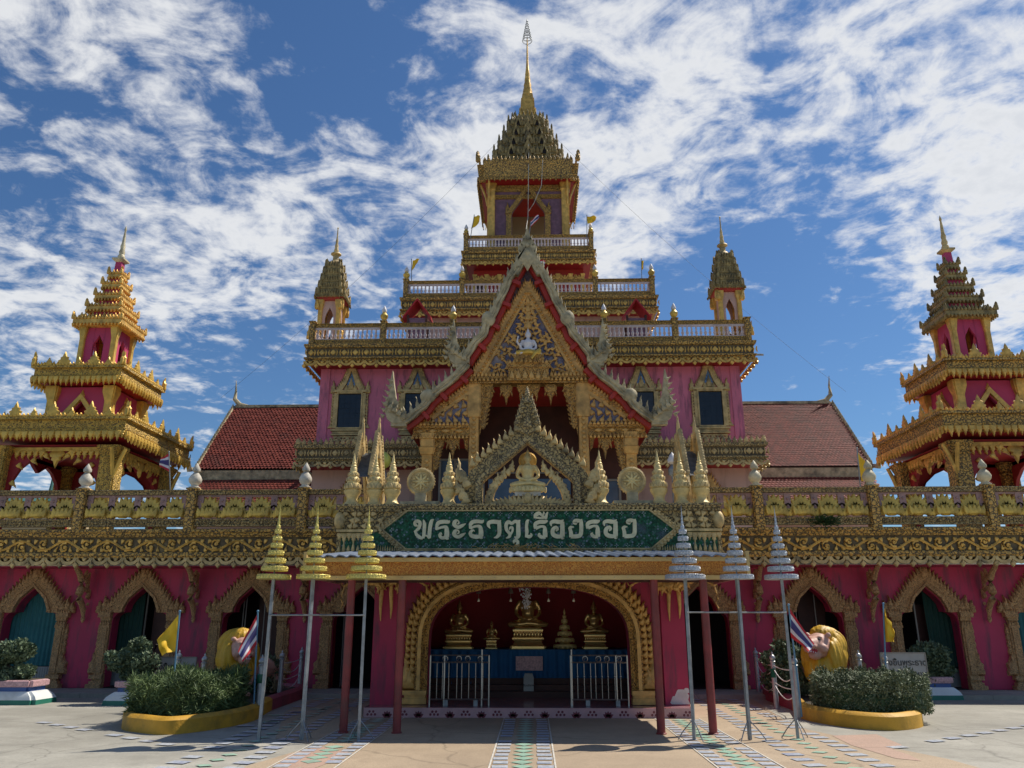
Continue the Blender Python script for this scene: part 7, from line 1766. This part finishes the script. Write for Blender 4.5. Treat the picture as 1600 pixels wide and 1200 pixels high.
# ================================================================ planters, hedges, lions
def leafcloud(mb, inside, bb, n, lmin, lmax, wr=.22, up=.4, surf=.0):
    k = 0; x0, x1, y0, y1, z0, z1 = bb
    while k < n:
        p = Vector((random.uniform(x0, x1), random.uniform(y0, y1), random.uniform(z0, z1)))
        s_ = inside(p)
        if s_ < 0 or (s_ > .34 and random.random() < .8): continue
        d = Vector((random.gauss(0, 1), random.gauss(0, 1), random.gauss(up, 1))).normalized(); l = random.uniform(lmin, lmax)
        e = d.cross(Vector((random.gauss(0, 1), random.gauss(0, 1), random.gauss(0, 1)))).normalized() * l * wr
        q = p + d * l * .5
        mb.face([p, q + e, p + d * l, q - e]); k += 1
def planter(s_, label, outline, hedge, hb, nleaf, lmn, lmx, wr, hedlab, cat2):
    t = thing('planter_bed', label, 'planter', (outline[0][0], outline[0][1], 0), 'planter beds')
    n = len(outline); c = Vector((sum(p[0] for p in outline) / n, sum(p[1] for p in outline) / n, 0))
    # smooth the outline
    sm = []
    for i in range(n):
        p0, p1, p2, p3 = [Vector(outline[(i + k) % n]) for k in (-1, 0, 1, 2)]
        for q in range(5):
            u = q / 5; sm.append(.5 * ((2 * p1) + (-p0 + p2) * u + (2 * p0 - 5 * p1 + 4 * p2 - p3) * u * u + (-p0 + 3 * p1 - 3 * p2 + p3) * u ** 3))
    def inset(d):
        r = []
        for i, p in enumerate(sm):
            tg = (sm[(i + 1) % len(sm)] - sm[i - 1]).normalized(); nn = Vector((-tg.y, tg.x)); 
            if nn.dot(Vector((c.x, c.y)) - p) < 0: nn = -nn
            r.append(p + nn * d)
        return r
    for mt, cond, nm in (('kerb', lambda p: p.y < 17.0, 'yellow_kerb'), ('kerbpink', lambda p: p.y >= 17.0, 'pink_kerb')):
        mb = MB(); O, I0, I1, B_ = inset(-.02), inset(.04), inset(.13), inset(.16); L = len(sm)
        for i in range(L):
            j = (i + 1) % L
            if not cond(sm[i]): continue
            h = .26
            for (a, za), (b, zb_) in (((O, -.02), (O, h - .05)), ((O, h - .05), (I0, h)), ((I0, h), (I1, h)), ((I1, h), (B_, .05))):
                mb.face([(a[i].x, a[i].y, za), (a[j].x, a[j].y, za), (b[j].x, b[j].y, zb_), (b[i].x, b[i].y, zb_)])
        merge_smooth(mb.build(nm, mt, t)).data.set_sharp_from_angle(angle=R(40))
    mb = MB(); mb.face([(p.x, p.y, .19) for p in inset(.1)]); mb.build('soil', 'soil', t, smooth=False)
    mb = MB(); cx_, cy_, rx, ry, z1 = hedge
    def ins(p):
        a, b = (p.x - cx_) / rx, (p.y - cy_) / ry
        e = 1 - (abs(a) ** 2.6 + abs(b) ** 2.6); zt_ = z1 + .09 * math.sin(p.x * 5 + p.y * 3) + .06 * math.sin(p.x * 11 - p.y * 8)
        ez = min((zt_ - p.z) / .5, 1) - max(0, -e) ; 
        return min(e, ez, .1 + (p.z - .1) * 1.2) + .06 * math.sin(p.x * 17) * math.sin(p.z * 15 + p.y * 9)
    bb = (cx_ - rx * 1.1, cx_ + rx * 1.1, cy_ - ry * 1.1, cy_ + ry * 1.1, .18, z1 + .2)
    leafcloud(mb, ins, bb, nleaf, lmn, lmx, wr, hb)
    # loose sprigs standing proud
    for k in range(420):
        a = random.uniform(0, 6.28); p = Vector((cx_ + rx * .97 * math.cos(a) * random.uniform(.1, 1), cy_ + ry * .97 * math.sin(a) * random.uniform(.1, 1), z1 - .05))
        d = Vector((random.gauss(0, .8), random.gauss(-.2, .8), random.uniform(.3, 1.2))).normalized(); l = random.uniform(.1, .24); e = Vector((.006, .004, 0))
        mb.face([p - e, p + d * l * .6 + e, p + d * l, p + d * l * .6 - e])
        for q in range(4): pp = p + d * l * (.3 + .2 * q); dd = Vector((random.gauss(0, 1), random.gauss(0, 1), .4)).normalized() * .035; mb.face([pp, pp + dd + e, pp + dd * 1.6, pp + dd - e])
    mb.m = 1; core = []
    for j in range(7):
        zz_ = .2 + (z1 - .32) * j / 6; kk = (.90, .93, .93, .92, .90, .84, .60)[j]
        core.append([(cx_ + rx * kk * math.copysign(abs(math.cos(a)) ** .75, math.cos(a)) * (1 + .03 * math.sin(5 * a + j)), cy_ + ry * kk * math.copysign(abs(math.sin(a)) ** .75, math.sin(a)) * (1 + .03 * math.cos(7 * a)), zz_) for a in [q * math.pi / 12 for q in range(24)]])
    mb.loft(core)
    h = mb.build('hedge', [M['leafy'] if s_ < 0 else M['leafy2'], M['leaf']], None, smooth=False)
    tag(h, hedlab, cat2)
def leafmat(name, c1, c2):
    m, n, b = newmat(name); g = n.node('ShaderNodeNewGeometry'); v = coords(n)
    r_ = n.node('ShaderNodeTexWhiteNoise', noise_dimensions='3D', ins={0: n.node('ShaderNodeVectorMath', operation='SNAP', ins={0: v, 1: (.06, .06, .06)}).outputs[0]}).outputs[0]
    c = n.mix(r_, c1, c2); c = n.mix(n.ramp(noise(n, v, 2.2, 3), [(.4, 0), (.62, .8)]), c, tuple(x * 1.35 for x in c2))
    n.l.new(c, b.inputs['Base Color']); b.inputs['Roughness'].default_value = .6; b.inputs['Specular IOR Level'].default_value = .3
    b.inputs['Transmission Weight'].default_value = 0
    return m
M['leafy'] = leafmat('fine_grassy_leaf', (.035, .065, .022), (.11, .155, .055)); M['leafy2'] = leafmat('small_grey_green_leaf', (.045, .065, .03), (.15, .175, .09))
M['leafb'] = leafmat('bonsai_leaf', (.035, .065, .028), (.12, .16, .09))
planter(-1, 'low curved planter bed with worn yellow kerb in front of the left lion', [(-6.35, 13.75), (-5.75, 13.5), (-5.25, 14.25), (-5.05, 15.4), (-5.30, 17.2), (-5.65, 20.8), (-7.6, 20.8), (-7.7, 18.0), (-7.4, 15.6), (-6.85, 14.2)],
        (-6.24, 15.35, .88, 1.22, zt(1058, 15.3, 300)), .25, 30000, .08, .20, .055, 'dense feathery dark green hedge in the left planter', 'hedge')
planter(1, 'low curved planter bed with yellow kerb in front of the right lion', [(6.62, 14.65), (6.0, 14.3), (5.45, 14.75), (5.12, 15.9), (5.40, 17.4), (5.8, 20.8), (7.9, 20.8), (8.0, 18), (7.25, 16.3), (7.0, 15.3)],
        (6.32, 15.8, .98, .98, zt(1056, 15.9, 1350)), .25, 34000, .03, .075, .20, 'clipped grey green hedge in the right planter', 'hedge')
def lion(s_, label, cx_, cy_, yawh, sc=1.0, turn=0.0, lift=0.0):
    RT = Matrix.Rotation(turn, 3, 'Z') @ Matrix.Rotation(-lift, 3, 'X'); PV = Vector((0, .05, 1.12))
    def twist(m, k0=0):
        m.v[k0:] = [tuple(PV + RT @ (Vector(p) - PV)) for p in m.v[k0:]]
    t = thing('lion_statue', label, 'lion statue', (cx_, cy_, .19), 'lion statues', world=False); t.rotation_euler = (0, 0, yawh); t.scale = (sc * 1.14, sc * 1.05, sc)
    # local space: faces -Y
    mb = MB(); hz = 1.22
    mb.tube([(0, .25, .80), (0, .7, .80), (0, 1.15, .78), (0, 1.45, .74)], [.27, .26, .25, .20], 14)
    mb.tube([(0, .05, .85), (0, .25, .82), (0, .5, .8)], [.26, .31, .28], 14)
    for e in (-1, 1):
        mb.tube([(e * .17, .15, .78), (e * .19, .10, .45), (e * .19, .12, .08)], [.14, .10, .085], 10); mb.ball((e * .19, .03, .06), .10, .15, .065, 10, 6)
        mb.tube([(e * .17, 1.35, .76), (e * .20, 1.30, .50), (e * .19, 1.48, .28), (e * .19, 1.42, .08)], [.19, .14, .075, .075], 10); mb.ball((e * .19, 1.34, .06), .09, .14, .06, 10, 6)
    mb.tube([(0, 1.6, .85), (.05, 1.85, .7), (.1, 1.95, .4), (.12, 2.1, .25)], [.05, .035, .03, .03], 8)
    k0 = len(mb.v)
    mb.ball((0, -.10, hz), .235, .24, .27, 16, 12)                               # skull
    mb.tube([(0, -.22, hz + .02), (0, -.36, hz - .03), (0, -.44, hz - .07)], [.17, .135, .10], 12)   # muzzle
    mb.ball((0, -.50, hz - .02), .062, .045, .04, 10, 7)                         # nose
    mb.tube([(0, -.22, hz - .20), (0, -.36, hz - .235), (0, -.40, hz - .235)], [.12, .09, .06], 10)      # lower jaw
    mb.tube([(0, -.15, hz + .16), (0, -.34, hz + .08), (0, -.48, hz + .0)], [.07, .055, .045], 8)
    for e in (-1, 1):
        mb.ball((e * .105, -.32, hz + .125), .06, .04, .035, 8, 6); mb.ball((e * .205, -.17, hz + .21), .058, .045, .06, 10, 7)
        mb.ball((e * .06, -.45, hz - .09), .065, .055, .05, 8, 6); mb.ball((e * .15, -.24, hz - .08), .09, .10, .10, 8, 6)
    twist(mb, k0); remesh(mb, 'body', 'lionskin', t, .022, 2)
    mb = MB()
    for e in (-1, 1): mb.ball((e * .105, -.352, hz + .08), .034, .02, .026, 8, 6)
    twist(mb); mb.build('eye', 'ink', t)
    mb = MB(); mb.ball((0, -.385, hz - .160), .10, .085, .055, 12, 7); twist(mb); mb.build('mouth', 'shrine_red', t)
    mb = MB()
    for k in range(-3, 4):
        mb.lathe((k * .024, -.475 + .007 * k * k, hz - .150), [(.010, .03), (.006, .0), (.0, -.022)], 6); mb.lathe((k * .024, -.468 + .007 * k * k, hz - .190), [(.010, -.02), (.006, .01), (.0, .028)], 6)
    twist(mb); mb.build('teeth', 'fwhite', t)
    mb = MB()
    for c, r in (((0, .20, hz + .07), (.385, .28, .39)), ((0, .20, hz - .16), (.40, .30, .42)), ((0, .12, hz - .46), (.36, .30, .36)), ((0, -.04, hz - .46), (.27, .24, .26)), ((0, .06, hz + .24), (.24, .24, .22)), ((.24, .02, hz - .15), (.14, .2, .34)), ((-.24, .02, hz - .15), (.14, .2, .34))): mb.ball(c, *r, n=18, m=12)
    twist(mb); o = remesh(mb, 'mane', 'mane', t, .026, 3)
    for v in o.data.vertices:       # combed grooves running down from the crown
        p = Vector(v.co); a = math.atan2(p.x, p.y - .1 + .35); a2 = math.atan2(p.y - .1, p.x)
        g = math.sin(a2 * 30 + 5 * p.z + 2 * math.sin(p.z * 7)) * .5 + math.sin(a2 * 17 - 4 * p.z) * .5
        v.co = p + v.normal * (.018 * g)
    for ch in t.children:
        for v in ch.data.vertices: v.co.z -= .22 * min(1, max(0, (v.co.z - .08) / .5))
    return t
lion(-1, 'flesh pink lion statue with yellow mane, mouth open, behind the left hedge', at(372, 1010, 17.5)[0], 17.55, -.15, .98, .78, .05)
lion(1, 'flesh pink lion statue with yellow mane, muzzle raised, behind the right hedge', at(1286, 1010, 17.9)[0], 17.9, .20, 1.02, -.90, .25)
# shrubs beside the lions
def shrub(name, label, c, r, n, lm, mat, cat, spiky=False):
    mb = MB()
    if spiky:
        for k in range(n):
            a = random.uniform(0, 6.28); l = random.uniform(.6, 1) * r * 1.6; el = random.uniform(.3, 1.3); d = Vector((math.cos(a) * math.cos(el), math.sin(a) * math.cos(el), math.sin(el))); e = Vector((-math.sin(a), math.cos(a), 0)) * .016
            p = Vector(c); q = p + d * l * .55 + Vector((0, 0, .05)); tip = p + d * l + Vector((0, 0, -.12 * l)); mb.face([p - e * .5, p + e * .5, q + e, q - e]); mb.face([q - e, q + e, tip])
    else:
        leafcloud(mb, lambda p: 1 - ((p.x - c[0]) / r) ** 2 - ((p.y - c[1]) / r) ** 2 - ((p.z - c[2] - r * .9) / r) ** 2 + .25 * math.sin(p.x * 9 + p.z * 11), (c[0] - r, c[0] + r, c[1] - r, c[1] + r, c[2], c[2] + 2 * r), n, .05, lm, .3)
    tag(mb.build(name, mat, None, smooth=False), label, cat)
shrub('garden_shrub', 'bushy green shrub behind the right chain fence', (5.75, 18.6, .2), .58, 4200, .12, 'leafb', 'shrub')
shrub('spider_plant', 'spiky variegated grass plant between the left lion and the fence posts', (-5.75, 18.8, .2), .36, 70, .1, 'bud', 'plant', True)
shrub('garden_shrub', 'low dark shrub beneath the body of the left lion', (-6.1, 18.9, .2), .42, 2200, .1, 'leafb', 'shrub')
# fence posts with chains
FP = [(467, 1085, 1012, 'left fence post nearest the hall wall'), (435, 1100, 1018, 'left fence post next to the spiky plant'), (402, 1122, 1024, 'left fence post tied to the striped flag'),
      (1186, 1088, 1013, 'right fence post nearest the hall wall'), (1214, 1108, 1018, 'right fence post carrying the green tag'), (1250, 1122, 1024, 'right fence post beside the striped flag')]
fp0 = None; tops = {}
for i, (px, pb, pt_, nm) in enumerate(FP):
    x, y = gr(px, pb); H = at(px, pt_, y)[1]; H = 1.05; lb = 'silver ball topped ' + nm; tops[i] = (x, y)
    if fp0 is None:
        fp0 = thing('fence_post', lb, 'post', (x, y, 0), 'ball topped fence posts', world=False)
        mb = MB(); mb.lathe((0, 0, 0), [(.055, 0), (.05, .9), (.05, .93)], 10); mb.build('shaft', 'silverpaint', fp0)
        mb = MB(); mb.lathe((0, 0, .92), [(.06, 0), (.065, .02), (.04, .04), (.062, .07), (.065, .10), (.04, .14), (.018, .155), (.022, .18), (0, .22)], 12); mb.build('ball_cap', 'silverpaint', fp0)
    else: dup(fp0, (x, y, 0), lb)
back = [(321, 1020, 17.5, 'post between the left lion and the white board'), (281, 1015, 17.2, 'post in front of the left white board'), (1340, 1015, 17.6, 'post between the right lion and the white board'), (1381, 1019, 17.8, 'post in front of the right white board')]
for px, pt_, Y, nm in back:
    x, z = at(px, pt_, Y); o = dup(fp0, (x, Y, z - 1.14), 'silver ball topped fence ' + nm)
for a, b, nm in ((3, 4, 'the hall and the green tagged post'), (4, 5, 'the green tagged post and the right flag'), (0, 1, 'the hall and the plant on the left')):
    (xa, ya), (xb, yb) = tops[a], tops[b]; mb = MB()
    for z0, sag in ((.86, .04), (.80, .20), (.52, .05), (.48, .22)):
        mb.tube([(xa + (xb - xa) * k / 12, ya + (yb - ya) * k / 12, z0 - sag * 4 * (k / 12) * (1 - k / 12)) for k in range(13)], .010, 5)
    tag(mb.build('chain', 'white'), f'white painted chains strung between {nm}', 'chain', 'fence chains')
x, y = tops[4]; mb = MB(); mb.box(x - .07, x + .02, y - .075, y - .055, .62, .80); mb.tube([(x + .06 * math.cos(k * .6), y + .06 * math.sin(k * .6), .72) for k in range(12)], .008, 4); tag(mb.build('green_tag', 'green'), 'green plastic tag fixed on the right fence post', 'tag')
x, y = tops[2]; mb = MB(); mb.lathe((x, y, .62), [(.07, 0), (.075, .01), (.075, .15), (.07, .16)], 12); tag(mb.build('green_binding', 'green'), 'green tape binding round the left fence post and flag pole', 'tape')

# white notice boards
for s_, px, Y, nm, rot in ((-1, 273, 19.2, 'left', 0.0), (1, 1410, 19.4, 'right', 0.0)):
    x, ztop = at(px, 1028 if s_ < 0 else 1021, Y); w_, h = .50, .62
    t = thing('notice_board', f'dull white board with faded Thai writing behind the {nm} hedge', 'sign', (x, Y, .1), 'notice boards')
    mb = MB(); mb.box(x - w_, x + w_, Y, Y + .03, ztop - h, ztop); mb.build('board', 'board', t)
    mb = MB()
    for a, b, c, d in ((-w_ - .02, w_ + .02, ztop - .0, ztop + .025), (-w_ - .02, w_ + .02, ztop - h - .025, ztop - h), (-w_ - .025, -w_, ztop - h, ztop), (w_, w_ + .025, ztop - h, ztop)): mb.box(x + a, x + b, Y - .012, Y + .04, c, d)
    mb.build('board_frame', 'frame', t)
    for a in (-1, 1): mb = MB(); mb.tube([(x + a * w_ * .8, Y + .05, .1), (x + a * w_ * .8, Y + .05, ztop)], .02, 6); mb.build('leg', 'galv', t)
    text('ทางขึ้นพระธาตุ', .185, (x, Y - .008, ztop - .26), 'ink', t, 'lettering'); text('บันไดขึ้นสองทาง', .165, (x, Y - .008, ztop - .50), 'ink', t, 'lettering')

# bonsai in marble pots
def pot(label, c, w_):
    x, y = c; t = thing('plant_pot', label, 'pot', (x, y, 0), 'marble plant pots'); d = w_ * .55
    for nm, mt, pr in (('green_foot', 'potgreen', [(w_, d, 0), (w_ * .985, d * .98, .10)]), ('white_skirt', 'potwhite', [(w_ * .985, d * .98, .10), (w_ * .93, d * .93, .17), (w_ * .80, d * .8, .25), (w_ * .76, d * .76, .27)]),
                       ('blue_band', 'potblue', [(w_ * .70, d * .7, .27), (w_ * .70, d * .7, .36)]), ('terrazzo_rim', 'potpink', [(w_ * .74, d * .74, .36), (w_ * .78, d * .78, .38), (w_ * .78, d * .78, .48), (w_ * .72, d * .72, .50)])):
        mb = MB(); mb.rect(x, y, pr, notch=.12); mb.build(nm, mt, t)
    mb = MB(); mb.rect(x, y, [(w_ * .68, d * .68, .49), (w_ * .66, d * .66, .51)]); mb.build('soil', 'soil', t)
def bonsai(label, c, pads):
    x, y = c; t = thing('bonsai_tree', label, 'small tree', (x, y, .5), 'clipped trees in pots')
    mb = MB(); mb.tube([(x, y, .5), (x + .08, y, .75), (x - .05, y, 1.0), (x + .05, y, 1.25)], [.08, .06, .045, .03], 8)
    for px, pz, r in pads: mb.tube([(x, y, pz - .22), (x + px * .5, y, pz - .12), (x + px, y, pz - .05)], [.035, .028, .018], 6)
    mb.build('trunk', 'bark', t)
    mb = MB()
    for px, pz, r in pads:
        cx_, cz_ = x + px, pz
        leafcloud(mb, lambda p: 1 - ((p.x - cx_) / r) ** 2 - ((p.y - y) / (r * .9)) ** 2 - ((p.z - cz_) / (r * .62)) ** 2 + .3 * math.sin(p.x * 14 + p.y * 9) * math.sin(p.z * 13), (cx_ - r * 1.15, cx_ + r * 1.15, y - r, y + r, cz_ - r * .7, cz_ + r * .75), int(5200 * r), .045, .095, .36)
    mb.build('foliage', 'leafb', t, smooth=False)
xa = gr(-5, 1102); xb = gr(215, 1103); xc = gr(1462, 1094)
def zz(py, px, Y): return at(px, py, Y)[1]
for nm, (x, y), pads_px, w_ in (('left edge', xa, [(25, 1018, 26), (-5, 1030, 24), (38, 1050, 15), (8, 1062, 26)], .82), ('left hedge', xb, [(218, 1010, 17), (190, 1032, 24), (222, 1034, 24), (215, 1058, 22)], .82), ('right hedge', xc, [(1452, 1022, 26), (1436, 1040, 20), (1468, 1048, 18), (1440, 1058, 20)], .68)):
    y += .55 * w_; pot(f'stepped pot with green, white, blue and pink bands, {"at the " + nm + " of the photo" if nm == "left edge" else "half hidden by the " + nm}', (x, y), w_)
    pads = [(at(a, b, y)[0] - x, at(a, b, y)[1], r / 1225 * y * 1.02) for a, b, r in pads_px]
    bonsai(f'clipped dark green tree in the pot {"at the " + nm + " of the photo" if nm == "left edge" else "beside the " + nm}', (x, y), pads)

# ================================================================ cables and far things
for px, py, Y, nm in ((345, 622, 40, 'left'), (1322, 612, 40, 'right')):
    z = zt(172, TC); mb = MB(); e = at(px, py, Y); n = 24
    mb.tube([((e[0]) * k / n, TC + (Y - TC) * k / n, z + (e[1] - z) * k / n - 1.2 * 4 * (k / n) * (1 - k / n) * .5) for k in range(n + 1)], .007, 4)
    tag(mb.build('guy_cable', 'black_cable'), f'thin sagging cable from the spire to the {nm} hall roof tip', 'cable', 'guy cables')
mb = MB(); mb.tube([V(826, 185, 34.5), V(826, 260, 32.9), V(825, 340, 32.6), V(822, 358, 30)], .016, 5); tag(mb.build('hanging_cable', 'white_bud'), 'pale cable hanging straight down the front of the spire', 'cable')
mb = MB(); mb.tube([V(848, 250, 32.9), V(846, 290, 32.7), V(834, 318, 32.6), V(826, 330, 32.6)], .016, 5); tag(mb.build('hanging_cable', 'white_bud'), 'short curved cable looping from the spire eave', 'cable')
t = thing('distant_shrine_roof', 'green pointed roof far behind the left pavilion', 'building', (-19, 46, 0))
x, z = at(50, 757, 46); mb = MB(); mb.box(x - 2, x + 2, 47, 51, 0, z - .7); mb.build('wall', 'cream', t)
mb = MB(); mb.rect(x, 49, [(2.4, 2.4, z - .9), (1.6, 1.6, z - .4), (.8, .8, z - .1), (.1, .1, z + .2)]); mb.lathe((x + .9, 46.5, z - .8), [(.2, 0), (.1, .8), (.02, 2.0)], 6); mb.build('roof', 'bmid', t)
